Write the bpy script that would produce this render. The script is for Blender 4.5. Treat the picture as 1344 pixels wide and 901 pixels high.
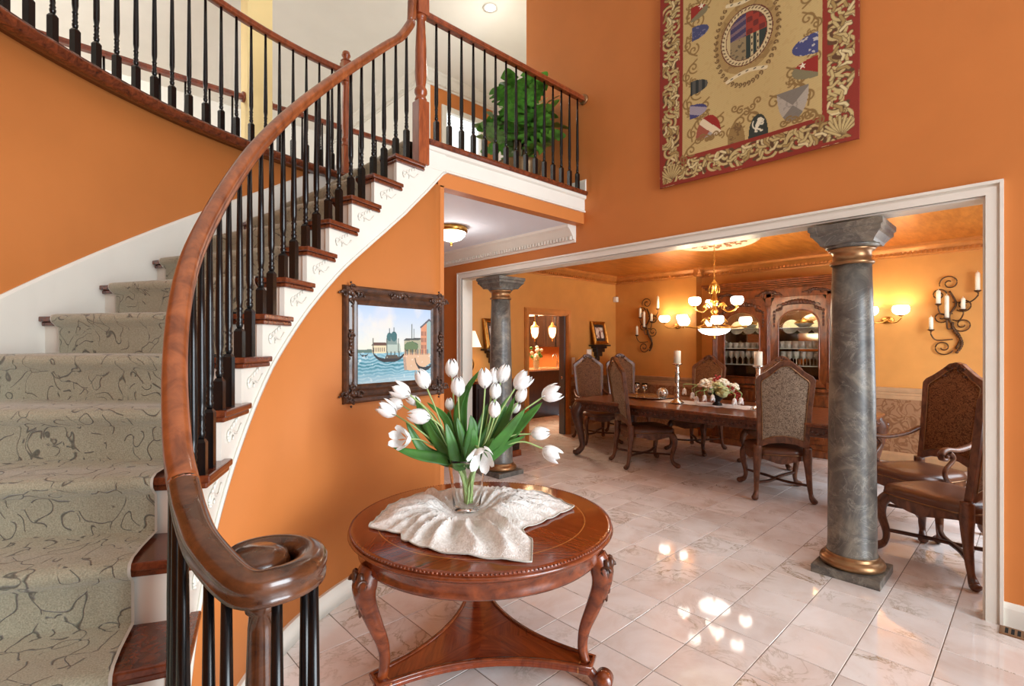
import bpy, bmesh, math, random
import numpy as np
from mathutils import Vector, Matrix, Quaternion, noise
PI = math.pi
SC = bpy.context.scene
COL = SC.collection
for _o in list(bpy.data.objects):
    bpy.data.objects.remove(_o, do_unlink=True)

# ------------------------------------------------------------------ camera
CAMZ = 1.55
_c = bpy.data.cameras.new('camera')
_c.sensor_width = 36.0
_c.lens = 655.0 / 1344.0 * 36.0
_c.shift_y = 2.5 / 1344.0
_c.clip_start = 0.05
CAM = bpy.data.objects.new('camera', _c)
COL.objects.link(CAM)
CAM.location = (0, 0, CAMZ)
CAM.rotation_euler = (PI / 2, 0, -math.atan2(0.6845, 0.729))
SC.camera = CAM

# ------------------------------------------------------------------ world, daylight, exposure
W = bpy.data.worlds.new('World')
SC.world = W
W.use_nodes = True
W.node_tree.nodes['Background'].inputs[0].default_value = (0.86, 0.93, 1.0, 1)
W.node_tree.nodes['Background'].inputs[1].default_value = 1.0

def area(name, loc, target, size, power, col=(1, 1, 1), sizey=None):
    d = bpy.data.lights.new(name, 'AREA')
    d.energy = power
    d.color = col
    d.size = size
    if sizey:
        d.shape = 'RECTANGLE'
        d.size_y = sizey
    o = bpy.data.objects.new(name, d)
    COL.objects.link(o)
    o.location = loc
    o.rotation_euler = (Vector(target) - Vector(loc)).to_track_quat('-Z', 'Y').to_euler()
    return o

# daylight through the entrance door and the tall window over it, behind the camera
area('entrance_window_daylight', (2.4, -5.6, 2.3), (1.5, 3.0, 1.5), 4.0, 640, (0.84, 0.93, 1.0), 4.2)
# daylight through the dining-room window in its right-hand wall
area('dining_window_daylight', (6.1, -0.52, 1.55), (6.7, 3.0, 0.5), 2.4, 70, (0.80, 0.90, 1.0), 1.7)
# daylight in the two-storey room behind the balcony
area('upstairs_window_daylight', (-1.2, 6.9, 5.3), (-0.4, 8.2, 3.6), 3.0, 150, (1.0, 0.98, 0.94), 1.6)
SC.view_settings.view_transform = 'Standard'
SC.view_settings.look = 'None'
SC.view_settings.gamma = 1.0
SC.view_settings.use_curve_mapping = False
SC.view_settings.exposure = 0.32

def point(name, loc, power, col=(1, 0.72, 0.42), r=0.04, parent=None):
    d = bpy.data.lights.new(name, 'POINT')
    d.energy = power
    d.color = col
    d.shadow_soft_size = r
    o = bpy.data.objects.new(name, d)
    COL.objects.link(o)
    if parent is not None:
        o.parent = parent
        o.location = Vector(loc)
    else:
        o.location = loc
    return o

# ------------------------------------------------------------------ materials
def srgb(r, g, b):
    f = lambda c: ((c / 255.0) / 12.92) if c <= 10.3 else (((c / 255.0) + 0.055) / 1.055) ** 2.4
    return (f(r), f(g), f(b), 1.0)

class NT:
    def __init__(s, name):
        s.m = bpy.data.materials.new(name)
        s.m.use_nodes = True
        s.t = s.m.node_tree
        s.b = s.t.nodes['Principled BSDF']
    def n(s, kind, **kw):
        nd = s.t.nodes.new(kind)
        for k, v in kw.items():
            if k in nd.inputs:
                nd.inputs[k].default_value = v
            else:
                setattr(nd, k, v)
        return nd
    def l(s, a, b):
        s.t.links.new(a, b)
    def ramp(s, fac, stops):
        r = s.n('ShaderNodeValToRGB')
        e = r.color_ramp.elements
        e[0].position, e[0].color = stops[0]
        e[1].position, e[1].color = stops[-1]
        for p, c in stops[1:-1]:
            x = e.new(p)
            x.color = c
        s.l(fac, r.inputs[0])
        return r
    def coords(s, scale=(1, 1, 1), out='Object', rot=(0, 0, 0)):
        if out == 'World':
            g = s.n('ShaderNodeNewGeometry')
            src = g.outputs['Position']
        else:
            g = s.n('ShaderNodeTexCoord')
            src = g.outputs[out]
        mp = s.n('ShaderNodeMapping')
        mp.inputs['Scale'].default_value = scale
        mp.inputs['Rotation'].default_value = rot
        s.l(src, mp.inputs[0])
        return mp.outputs[0]
    def bump(s, h, strength=0.3, dist=0.01):
        bp = s.n('ShaderNodeBump', Strength=strength, Distance=dist)
        s.l(h, bp.inputs['Height'])
        s.l(bp.outputs[0], s.b.inputs['Normal'])

def plain(name, col, rough=0.5, metal=0.0, var=0.06, scale=8.0, bump=0.0, bscale=120.0, spec=0.5, coat=0.0, out='Object'):
    t = NT(name)
    b = t.b
    b.inputs['Roughness'].default_value = rough
    b.inputs['Metallic'].default_value = metal
    b.inputs['Specular IOR Level'].default_value = spec
    b.inputs['Coat Weight'].default_value = coat
    co = t.coords(out=out)
    nz = t.n('ShaderNodeTexNoise', Scale=scale, Detail=4.0)
    t.l(co, nz.inputs['Vector'])
    lo = tuple(c * (1 - var) for c in col[:3]) + (1,)
    hi = tuple(min(1, c * (1 + var)) for c in col[:3]) + (1,)
    r = t.ramp(nz.outputs[0], [(0.3, lo), (0.7, hi)])
    t.l(r.outputs[0], b.inputs['Base Color'])
    if bump:
        n2 = t.n('ShaderNodeTexNoise', Scale=bscale, Detail=3.0)
        t.l(co, n2.inputs['Vector'])
        t.bump(n2.outputs[0], bump, 0.004)
    return t.m

def wood(name, dark, light, rough=0.3, scale=(3, 3, 40), bump=0.12, coat=0.25, out='Object'):
    t = NT(name)
    co = t.coords(scale, out)
    nz = t.n('ShaderNodeTexNoise', Scale=2.2, Detail=7.0, Roughness=0.62, Distortion=0.6)
    t.l(co, nz.inputs['Vector'])
    r = t.ramp(nz.outputs[0], [(0.28, dark), (0.52, tuple((a + b) / 2 for a, b in zip(dark, light))), (0.75, light)])
    t.l(r.outputs[0], t.b.inputs['Base Color'])
    t.b.inputs['Roughness'].default_value = rough
    t.b.inputs['Coat Weight'].default_value = coat
    t.b.inputs['Coat Roughness'].default_value = 0.12
    t.bump(nz.outputs[0], bump, 0.003)
    return t.m

def glow(name, col, strength):
    t = NT(name)
    t.b.inputs['Base Color'].default_value = col
    t.b.inputs['Roughness'].default_value = 0.35
    nz = t.n('ShaderNodeTexNoise', Scale=18.0, Detail=2.0)
    t.l(t.coords(), nz.inputs['Vector'])
    r = t.ramp(nz.outputs[0], [(0.3, tuple(c * 0.94 for c in col[:3]) + (1,)), (0.7, col)])
    t.l(r.outputs[0], t.b.inputs['Emission Color'])
    t.b.inputs['Emission Strength'].default_value = strength
    return t.m

def glass(name, tint=(0.97, 0.99, 0.98, 1), rough=0.01, ior=1.45):
    t = NT(name)
    t.b.inputs['Base Color'].default_value = tint
    t.b.inputs['Roughness'].default_value = rough
    t.b.inputs['IOR'].default_value = ior
    t.b.inputs['Transmission Weight'].default_value = 1.0
    return t.m

M = {}
WALL = srgb(198, 120, 60)
M['wall'] = plain('orange_paint', WALL, 0.55, var=0.035, scale=3.0, bump=0.05, bscale=260, spec=0.3)
M['dwall'] = plain('dining_paint', srgb(210, 148, 76), 0.5, var=0.05, scale=4.0, bump=0.05, bscale=200, spec=0.35)
M['white'] = plain('white_trim_paint', srgb(228, 223, 211), 0.35, var=0.02, scale=6)
M['ceil'] = plain('white_ceiling_paint', srgb(233, 237, 245), 0.7, var=0.015, scale=4)
M['cream'] = plain('cream_wall_paint', srgb(240, 236, 226), 0.6, var=0.02, scale=3)
M['yellow'] = plain('pale_yellow_paint', srgb(240, 214, 150), 0.6, var=0.03, scale=3)
M['goldceil'] = None
M['carpet_edge'] = plain('runner_binding', srgb(196, 194, 182), 0.9)
M['tread'] = wood('dark_cherry_tread', srgb(54, 22, 12), srgb(138, 66, 36), 0.24, (14, 14, 14), 0.05, 0.4)
M['rail'] = wood('handrail_oak', srgb(96, 45, 22), srgb(170, 96, 54), 0.28, (9, 9, 4), 0.1, 0.4)
M['raildark'] = wood('worn_dark_oak', srgb(46, 24, 15), srgb(112, 66, 38), 0.22, (7, 7, 12), 0.08, 0.5)
M['railred'] = wood('red_oak_rail', srgb(92, 38, 18), srgb(158, 76, 40), 0.3, (10, 10, 4), 0.1, 0.3)
M['newel'] = wood('red_oak_newel', srgb(112, 50, 24), srgb(178, 92, 48), 0.3, (16, 16, 3), 0.12, 0.3)
M['black'] = plain('black_lacquer', srgb(12, 11, 12), 0.24, var=0.2, scale=12, coat=0.0, spec=0.4)
M['mahog'] = wood('mahogany', srgb(70, 26, 12), srgb(150, 72, 34), 0.25, (6, 6, 9), 0.04, 0.5)
M['walnut'] = wood('carved_walnut', srgb(36, 17, 9), srgb(104, 58, 34), 0.36, (8, 8, 5), 0.12, 0.15)
M['walnutlight'] = wood('chair_walnut', srgb(58, 31, 19), srgb(138, 88, 58), 0.38, (9, 9, 5), 0.1, 0.12)
M['cabwood'] = wood('cabinet_cherry', srgb(70, 32, 13), srgb(150, 82, 38), 0.3, (8, 8, 3), 0.08, 0.35)
M['darkwood'] = wood('espresso_wood', srgb(16, 10, 8), srgb(58, 34, 24), 0.35, (6, 6, 2), 0.1, 0.2)
M['framewood'] = wood('dark_frame_wood', srgb(28, 15, 10), srgb(100, 62, 40), 0.34, (8, 8, 8), 0.3, 0.3)
M['leather'] = plain('brown_leather', srgb(100, 64, 46), 0.32, var=0.18, scale=7, bump=0.12, bscale=150)
M['iron'] = plain('wrought_iron', srgb(92, 66, 44), 0.45, 0.7, 0.25, 20, 0.2)
M['silver'] = plain('antique_silver', srgb(214, 212, 204), 0.2, 1.0, 0.12, 24)
M['gold'] = plain('antique_gold', srgb(196, 148, 74), 0.3, 1.0, 0.25, 26, 0.15, 60)
M['bronze'] = plain('bronze_paint', srgb(150, 112, 76), 0.35, 0.75, 0.2, 14)
M['candle'] = plain('ivory_candle', srgb(240, 232, 208), 0.5, var=0.03)
M['petal'] = None
M['shade'] = glow('milk_glass_shade', (1.0, 0.95, 0.86, 1), 5.0)
M['glass'] = glass('clear_glass')
M['plasticwhite'] = plain('white_plastic', srgb(236, 232, 222), 0.4, var=0.01)
M['grout'] = plain('tile_grout', srgb(128, 112, 100), 0.85, var=0.1, scale=40)
M['greydoor'] = plain('slate_grey_paint', srgb(84, 92, 98), 0.4, var=0.04)
M['green'] = plain('leaf_green', srgb(64, 114, 46), 0.4, var=0.38, scale=9)
M['darkgreen'] = plain('plant_green', srgb(82, 136, 48), 0.3, var=0.45, scale=7)
M['stem'] = plain('stem_green', srgb(160, 186, 118), 0.45, var=0.12, scale=9)
M['bracket'] = M['white']

def m_marble_tile():
    t = NT('pink_marble_tile')
    g = t.n('ShaderNodeNewGeometry')
    mp = t.n('ShaderNodeMapping')
    t.l(g.outputs['Position'], mp.inputs[0])
    mp.inputs['Location'].default_value = (-2.42, -1.27, 0)
    sc = t.n('ShaderNodeVectorMath', operation='SCALE')
    sc.inputs['Scale'].default_value = 1 / 0.305
    t.l(mp.outputs[0], sc.inputs[0])
    fl = t.n('ShaderNodeVectorMath', operation='FLOOR')
    t.l(sc.outputs[0], fl.inputs[0])
    mul = t.n('ShaderNodeVectorMath', operation='MULTIPLY')
    mul.inputs[1].default_value = (1, 1, 0)
    t.l(fl.outputs[0], mul.inputs[0])
    wn = t.n('ShaderNodeTexWhiteNoise')
    t.l(mul.outputs[0], wn.inputs['Vector'])
    off = t.n('ShaderNodeVectorMath', operation='SCALE')
    off.inputs['Scale'].default_value = 30
    t.l(wn.outputs['Color'], off.inputs[0])
    ad = t.n('ShaderNodeVectorMath', operation='ADD')
    t.l(g.outputs['Position'], ad.inputs[0])
    t.l(off.outputs[0], ad.inputs[1])
    n1 = t.n('ShaderNodeTexNoise', Scale=2.6, Detail=6.0, Roughness=0.6, Distortion=0.5)
    t.l(ad.outputs[0], n1.inputs['Vector'])
    base = t.ramp(n1.outputs[0], [(0.25, srgb(216, 196, 184)), (0.5, srgb(232, 223, 217)), (0.75, srgb(244, 240, 237))])
    n2 = t.n('ShaderNodeTexNoise', Scale=3.4, Detail=8.0, Roughness=0.68, Distortion=1.4)
    t.l(ad.outputs[0], n2.inputs['Vector'])
    a = t.n('ShaderNodeMath', operation='SUBTRACT')
    a.inputs[1].default_value = 0.5
    t.l(n2.outputs[0], a.inputs[0])
    ab = t.n('ShaderNodeMath', operation='ABSOLUTE')
    t.l(a.outputs[0], ab.inputs[0])
    vein = t.ramp(ab.outputs[0], [(0.0, (1, 1, 1, 1)), (0.012, (0.45, 0.45, 0.45, 1)), (0.04, (0, 0, 0, 1))])
    n3 = t.n('ShaderNodeTexNoise', Scale=1.7, Detail=2.0)
    t.l(ad.outputs[0], n3.inputs['Vector'])
    gate = t.ramp(n3.outputs[0], [(0.48, (0, 0, 0, 1)), (0.66, (1, 1, 1, 1))])
    mm = t.n('ShaderNodeMath', operation='MULTIPLY')
    t.l(vein.outputs[0], mm.inputs[0])
    t.l(gate.outputs[0], mm.inputs[1])
    mx = t.n('ShaderNodeMix', data_type='RGBA')
    t.l(mm.outputs[0], mx.inputs[0])
    t.l(base.outputs[0], mx.inputs[6])
    mx.inputs[7].default_value = srgb(150, 128, 92)
    hv = t.n('ShaderNodeHueSaturation')
    mr = t.n('ShaderNodeMapRange')
    mr.inputs[3].default_value = 0.93
    mr.inputs[4].default_value = 1.06
    t.l(wn.outputs['Value'], mr.inputs[0])
    t.l(mr.outputs[0], hv.inputs['Value'])
    t.l(mx.outputs[2], hv.inputs['Color'])
    t.l(hv.outputs[0], t.b.inputs['Base Color'])
    t.b.inputs['Roughness'].default_value = 0.05
    t.b.inputs['Specular IOR Level'].default_value = 0.6
    return t.m
M['tile'] = m_marble_tile()

def m_greymarble():
    t = NT('grey_faux_marble')
    co = t.coords((1, 1, 1), 'World')
    n1 = t.n('ShaderNodeTexNoise', Scale=5.0, Detail=7.0, Roughness=0.65, Distortion=1.2)
    t.l(co, n1.inputs['Vector'])
    base = t.ramp(n1.outputs[0], [(0.25, srgb(46, 44, 42)), (0.5, srgb(94, 89, 82)), (0.78, srgb(146, 137, 120))])
    n2 = t.n('ShaderNodeTexNoise', Scale=3.6, Detail=6.0, Roughness=0.6, Distortion=2.0)
    t.l(co, n2.inputs['Vector'])
    a = t.n('ShaderNodeMath', operation='SUBTRACT')
    a.inputs[1].default_value = 0.5
    t.l(n2.outputs[0], a.inputs[0])
    ab = t.n('ShaderNodeMath', operation='ABSOLUTE')
    t.l(a.outputs[0], ab.inputs[0])
    v = t.ramp(ab.outputs[0], [(0.0, (0.2, 0.2, 0.2, 1)), (0.006, (0.08, 0.08, 0.08, 1)), (0.02, (0, 0, 0, 1))])
    mx = t.n('ShaderNodeMix', data_type='RGBA')
    t.l(v.outputs[0], mx.inputs[0])
    t.l(base.outputs[0], mx.inputs[6])
    mx.inputs[7].default_value = srgb(206, 200, 184)
    t.l(mx.outputs[2], t.b.inputs['Base Color'])
    t.b.inputs['Roughness'].default_value = 0.38
    return t.m
M['gmarble'] = m_greymarble()

def m_carpet():
    t = NT('sage_scroll_carpet')
    co = t.coords((1, 1, 1), 'World')
    # a trellis of curling cut lines: edges of strongly bent cells, broken into dashes
    n1 = t.n('ShaderNodeTexNoise', Scale=7.0, Detail=1.0, Roughness=0.5)
    t.l(co, n1.inputs['Vector'])
    dv = t.n('ShaderNodeVectorMath', operation='MULTIPLY_ADD')
    t.l(n1.outputs['Color'], dv.inputs[0])
    dv.inputs[1].default_value = (0.32, 0.32, 0.32)
    t.l(co, dv.inputs[2])
    vo = t.n('ShaderNodeTexVoronoi', feature='DISTANCE_TO_EDGE', Scale=6.5)
    t.l(dv.outputs[0], vo.inputs['Vector'])
    vr = t.n('ShaderNodeTexVoronoi', feature='F1', Scale=6.5)
    t.l(dv.outputs[0], vr.inputs['Vector'])
    rg = t.n('ShaderNodeMath', operation='SUBTRACT')
    rg.inputs[1].default_value = 0.27
    t.l(vr.outputs['Distance'], rg.inputs[0])
    ra = t.n('ShaderNodeMath', operation='ABSOLUTE')
    t.l(rg.outputs[0], ra.inputs[0])
    mn = t.n('ShaderNodeMath', operation='MINIMUM')
    t.l(vo.outputs['Distance'], mn.inputs[0])
    t.l(ra.outputs[0], mn.inputs[1])
    ds = t.n('ShaderNodeTexNoise', Scale=22.0, Detail=1.0)
    t.l(co, ds.inputs['Vector'])
    dr_ = t.ramp(ds.outputs[0], [(0.34, (0.05, 0.05, 0.05, 1)), (0.44, (0, 0, 0, 1))])
    ad0 = t.n('ShaderNodeMath', operation='ADD')
    t.l(mn.outputs[0], ad0.inputs[0])
    t.l(dr_.outputs[0], ad0.inputs[1])
    line = t.ramp(ad0.outputs[0], [(0.0, (0.1, 0.1, 0.1, 1)), (0.010, (0.3, 0.3, 0.3, 1)), (0.022, (1, 1, 1, 1))])
    n2 = t.n('ShaderNodeTexNoise', Scale=230.0, Detail=2.0)
    t.l(co, n2.inputs['Vector'])
    base = t.ramp(n2.outputs[0], [(0.3, srgb(146, 146, 124)), (0.7, srgb(180, 178, 154))])
    mx = t.n('ShaderNodeMix', data_type='RGBA', blend_type='MULTIPLY')
    mx.inputs[0].default_value = 0.8
    t.l(base.outputs[0], mx.inputs[6])
    t.l(line.outputs[0], mx.inputs[7])
    t.l(mx.outputs[2], t.b.inputs['Base Color'])
    t.b.inputs['Roughness'].default_value = 0.95
    t.b.inputs['Sheen Weight'].default_value = 0.35
    ad = t.n('ShaderNodeMath', operation='MULTIPLY_ADD')
    ad.inputs[1].default_value = 1.0
    t.l(line.outputs[0], ad.inputs[0])
    sc = t.n('ShaderNodeMath', operation='MULTIPLY')
    sc.inputs[1].default_value = 0.35
    t.l(n2.outputs[0], sc.inputs[0])
    t.l(sc.outputs[0], ad.inputs[2])
    t.bump(ad.outputs[0], 0.7, 0.006)
    return t.m
M['carpet'] = m_carpet()

def m_goldceil():
    t = NT('gold_glaze_ceiling')
    co = t.coords((1.2, 6, 1), 'World')
    n1 = t.n('ShaderNodeTexNoise', Scale=3.0, Detail=6.0, Roughness=0.6)
    t.l(co, n1.inputs['Vector'])
    r = t.ramp(n1.outputs[0], [(0.3, srgb(176, 104, 34)), (0.7, srgb(214, 142, 62))])
    t.l(r.outputs[0], t.b.inputs['Base Color'])
    t.b.inputs['Metallic'].default_value = 0.35
    t.b.inputs['Roughness'].default_value = 0.36
    t.bump(n1.outputs[0], 0.08, 0.01)
    return t.m
M['goldceil'] = m_goldceil()
M['goldtrim'] = plain('gold_glaze_trim', srgb(196, 128, 62), 0.35, 0.25, 0.12, 9)

def m_pattern(name, c1, c2, scale=26, rough=0.6, metal=0.0, dist=2.5):
    t = NT(name)
    co = t.coords((1, 1, 1))
    n1 = t.n('ShaderNodeTexNoise', Scale=scale, Detail=1.5, Distortion=dist)
    t.l(co, n1.inputs['Vector'])
    w = t.n('ShaderNodeMath', operation='MULTIPLY')
    w.inputs[1].default_value = 4.0
    t.l(n1.outputs[0], w.inputs[0])
    fr = t.n('ShaderNodeMath', operation='PINGPONG')
    fr.inputs[1].default_value = 0.5
    t.l(w.outputs[0], fr.inputs[0])
    r = t.ramp(fr.outputs[0], [(0.12, c1), (0.3, c2)])
    t.l(r.outputs[0], t.b.inputs['Base Color'])
    t.b.inputs['Roughness'].default_value = rough
    t.b.inputs['Metallic'].default_value = metal
    t.b.inputs['Specular IOR Level'].default_value = 0.5 if metal else 0.12
    t.bump(fr.outputs[0], 0.25, 0.004)
    return t.m
M['greybrocade'] = m_pattern('grey_tan_brocade', srgb(112, 96, 80), srgb(160, 142, 120), 20, 0.5)
M['brocade'] = m_pattern('woven_brocade', srgb(88, 56, 34), srgb(134, 92, 58), 20, 0.5)
M['damask'] = m_pattern('damask_wallpaper', srgb(150, 108, 74), srgb(178, 138, 102), 7, 0.4, 0.45, 1.4)

def m_petal():
    t = NT('white_tulip_petal')
    co = t.coords((1, 1, 1))
    n1 = t.n('ShaderNodeTexNoise', Scale=22.0, Detail=2.0)
    t.l(co, n1.inputs['Vector'])
    r = t.ramp(n1.outputs[0], [(0.3, srgb(238, 238, 234)), (0.7, srgb(252, 252, 250))])
    t.l(r.outputs[0], t.b.inputs['Base Color'])
    t.b.inputs['Roughness'].default_value = 0.5
    t.b.inputs['Subsurface Weight'].default_value = 0.15
    t.b.inputs['Subsurface Radius'].default_value = (0.02, 0.02, 0.015)
    return t.m
M['petal'] = m_petal()

def m_lace():
    t = NT('beaded_lace_cloth')
    co = t.coords((1, 1, 1))
    v = t.n('ShaderNodeTexVoronoi', Scale=130.0)
    t.l(co, v.inputs['Vector'])
    n1 = t.n('ShaderNodeTexNoise', Scale=60.0, Detail=3.0)
    t.l(co, n1.inputs['Vector'])
    r = t.ramp(n1.outputs[0], [(0.35, srgb(222, 216, 208)), (0.65, srgb(246, 243, 238))])
    t.l(r.outputs[0], t.b.inputs['Base Color'])
    rr = t.ramp(v.outputs['Distance'], [(0.15, (0.12, 0.12, 0.12, 1)), (0.4, (0.75, 0.75, 0.75, 1))])
    t.l(rr.outputs[0], t.b.inputs['Roughness'])
    t.b.inputs['Sheen Weight'].default_value = 0.3
    t.bump(v.outputs['Distance'], 0.6, 0.004)
    return t.m
M['lace'] = m_lace()

def m_attr(name, rough=0.6, bump=0.15, bscale=300):
    t = NT(name)
    a = t.n('ShaderNodeVertexColor', layer_name='paint')
    t.l(a.outputs[0], t.b.inputs['Base Color'])
    t.b.inputs['Roughness'].default_value = rough
    nz = t.n('ShaderNodeTexNoise', Scale=bscale, Detail=2.0)
    t.l(t.coords(), nz.inputs['Vector'])
    t.bump(nz.outputs[0], bump, 0.003)
    return t.m

# ------------------------------------------------------------------ mesh helpers
class MB:
    def __init__(s):
        s.v = []
        s.f = []
        s.sm = []
    def add(s, vs, fs, smooth=False, mtx=None):
        o = len(s.v)
        if mtx is not None:
            vs = [mtx @ Vector(p) for p in vs]
        s.v.extend([tuple(p) for p in vs])
        s.f.extend([tuple(i + o for i in f) for f in fs])
        s.sm.extend([smooth] * len(fs))
        return s
    def box(s, x0, x1, y0, y1, z0, z1, mtx=None):
        vs = [(x0, y0, z0), (x1, y0, z0), (x1, y1, z0), (x0, y1, z0), (x0, y0, z1), (x1, y0, z1), (x1, y1, z1), (x0, y1, z1)]
        fs = [(0, 3, 2, 1), (4, 5, 6, 7), (0, 1, 5, 4), (1, 2, 6, 5), (2, 3, 7, 6), (3, 0, 4, 7)]
        return s.add(vs, fs, False, mtx)
    def prism(s, pts, a0, a1, axis='z', smooth=False, mtx=None):
        # extrude a 2-D outline along an axis
        n = len(pts)
        def P(u, v, a):
            return (u, v, a) if axis == 'z' else ((a, u, v) if axis == 'x' else (u, a, v))
        vs = [P(u, v, a0) for u, v in pts] + [P(u, v, a1) for u, v in pts]
        fs = [tuple(reversed(range(n))), tuple(range(n, 2 * n))]
        s.add(vs, fs, False, mtx)
        o = len(s.v) - 2 * n
        for i in range(n):
            j = (i + 1) % n
            s.f.append((o + i, o + j, o + n + j, o + n + i))
            s.sm.append(smooth)
        return s
    def lathe(s, prof, n=24, c=(0, 0, 0), mtx=None, smooth=True, cap=True):
        vs = []
        fs = []
        m = len(prof)
        for r, z in prof:
            for i in range(n):
                a = 2 * PI * i / n
                vs.append((c[0] + r * math.cos(a), c[1] + r * math.sin(a), c[2] + z))
        for k in range(m - 1):
            for i in range(n):
                j = (i + 1) % n
                fs.append((k * n + i, k * n + j, (k + 1) * n + j, (k + 1) * n + i))
        s.add(vs, fs, smooth, mtx)
        o = len(s.v) - len(vs)
        if cap:
            if prof[0][0] > 1e-5:
                s.f.append(tuple(o + i for i in reversed(range(n))))
                s.sm.append(False)
            if prof[-1][0] > 1e-5:
                s.f.append(tuple(o + (m - 1) * n + i for i in range(n)))
                s.sm.append(False)
        return s
    def sweep(s, path, prof, up=(0, 0, 1), closed=False, smooth=True, scales=None, caps=True, ups=None):
        # prof: list of (side, up) points, path: 3-D points
        P = [Vector(p) for p in path]
        n = len(P)
        m = len(prof)
        vs = []
        fs = []
        for i in range(n):
            if closed:
                t = P[(i + 1) % n] - P[i - 1]
            else:
                t = P[min(i + 1, n - 1)] - P[max(i - 1, 0)]
            t.normalize()
            u = Vector(ups[i]) if ups else Vector(up)
            sd = t.cross(u)
            if sd.length < 1e-4:
                sd = t.cross(Vector((1, 0, 0.01)))
            sd.normalize()
            uu = sd.cross(t)
            k = scales[i] if scales else (1, 1)
            if not isinstance(k, (tuple, list)):
                k = (k, k)
            for a, b in prof:
                vs.append(P[i] + sd * (a * k[0]) + uu * (b * k[1]))
        for i in range(n if closed else n - 1):
            j = (i + 1) % n
            for q in range(m):
                r = (q + 1) % m
                fs.append((i * m + q, i * m + r, j * m + r, j * m + q))
        s.add(vs, fs, smooth)
        if caps and not closed:
            o = len(s.v) - len(vs)
            s.f.append(tuple(o + q for q in reversed(range(m))))
            s.f.append(tuple(o + (n - 1) * m + q for q in range(m)))
            s.sm += [False, False]
        return s
    def tube(s, path, r, n=8, closed=False, caps=True):
        prof = [(math.cos(2 * PI * i / n), math.sin(2 * PI * i / n)) for i in range(n)]
        k = [r] * len(path) if not isinstance(r, (list, tuple)) else r
        P = [Vector(p) for p in path]
        # choose a stable up vector
        d = P[-1] - P[0]
        up = (0, 0, 1) if abs(d.normalized().z if d.length > 0 else 0) < 0.8 else (1, 0.03, 0)
        return s.sweep(path, prof, up, closed, True, k, caps)
    def ball(s, c, r, n=10, mtx=None):
        rr = r if isinstance(r, (tuple, list)) else (r, r, r)
        vs = [(c[0], c[1], c[2] - rr[2])]
        h = max(3, n // 2)
        for k in range(1, h):
            p = -PI / 2 + PI * k / h
            for i in range(n):
                a = 2 * PI * i / n
                vs.append((c[0] + rr[0] * math.cos(p) * math.cos(a), c[1] + rr[1] * math.cos(p) * math.sin(a), c[2] + rr[2] * math.sin(p)))
        vs.append((c[0], c[1], c[2] + rr[2]))
        fs = []
        for i in range(n):
            fs.append((0, 1 + (i + 1) % n, 1 + i))
        for k in range(h - 2):
            for i in range(n):
                j = (i + 1) % n
                a = 1 + k * n
                fs.append((a + i, a + j, a + n + j, a + n + i))
        a = 1 + (h - 2) * n
        for i in range(n):
            fs.append((a + i, a + (i + 1) % n, len(vs) - 1))
        return s.add(vs, fs, True, mtx)
    def grid(s, fn, nu, nv, smooth=True, thick=0.0):
        # fn(u,v) -> point, u,v in 0..1
        vs = [Vector(fn(i / nu, j / nv)) for j in range(nv + 1) for i in range(nu + 1)]
        fs = []
        for j in range(nv):
            for i in range(nu):
                a = j * (nu + 1) + i
                fs.append((a, a + 1, a + nu + 2, a + nu + 1))
        return s.add(vs, fs, smooth)
    def mesh(s, name, off=None):
        me = bpy.data.meshes.new(name)
        v = s.v
        if off is not None:
            v = [(p[0] - off[0], p[1] - off[1], p[2] - off[2]) for p in v]
        me.from_pydata(v, [], s.f)
        me.polygons.foreach_set('use_smooth', s.sm)
        me.update()
        return me
    def build(s, name, mat, parent=None, off=None, solid=0.0, bevel=0.0, sub=0, fixn=False):
        if off is None and parent is not None:
            off = parent.get('_org')
            if off is None and parent.parent is not None:
                off = parent.parent.get('_org')
        me = s.mesh(name, off)
        if fixn:
            bm = bmesh.new()
            bm.from_mesh(me)
            bmesh.ops.recalc_face_normals(bm, faces=bm.faces)
            bm.to_mesh(me)
            bm.free()
        o = bpy.data.objects.new(name, me)
        COL.objects.link(o)
        if isinstance(mat, str):
            mat = M[mat]
        me.materials.append(mat)
        if parent is not None:
            o.parent = parent
        if solid:
            md = o.modifiers.new('thickness', 'SOLIDIFY')
            md.thickness = solid
            md.offset = 0
        if bevel:
            md = o.modifiers.new('edge', 'BEVEL')
            md.width = bevel
            md.segments = 2
            md.limit_method = 'ANGLE'
        if sub:
            md = o.modifiers.new('smooth', 'SUBSURF')
            md.levels = sub
            md.render_levels = sub
        return o

def thing(name, label, cat, loc=(0, 0, 0), rotz=0, group=None, world=True):
    o = bpy.data.objects.new(name, None)
    o.empty_display_size = 0.05
    COL.objects.link(o)
    o.location = loc
    o.rotation_euler = (0, 0, rotz)
    o['label'] = label
    o['category'] = cat
    if group:
        o['group'] = group
    if world:
        o['_org'] = list(loc)      # children are given in world coordinates
    return o

def tag(o, label, cat, group=None):
    o['label'] = label
    o['category'] = cat
    if group:
        o['group'] = group
    return o

def struct(o):
    o['kind'] = 'structure'
    return o

def stuff(o):
    o['kind'] = 'stuff'
    return o

def center_origin(o):
    # move a one-mesh thing's origin to the bottom centre of its mesh
    co = np.array([v.co[:] for v in o.data.vertices])
    c = np.array([(co[:, 0].min() + co[:, 0].max()) / 2, (co[:, 1].min() + co[:, 1].max()) / 2, co[:, 2].min()])
    o.data.transform(Matrix.Translation(Vector(-c)))
    o.location = Vector(o.location) + Vector(c)
    return o

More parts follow.
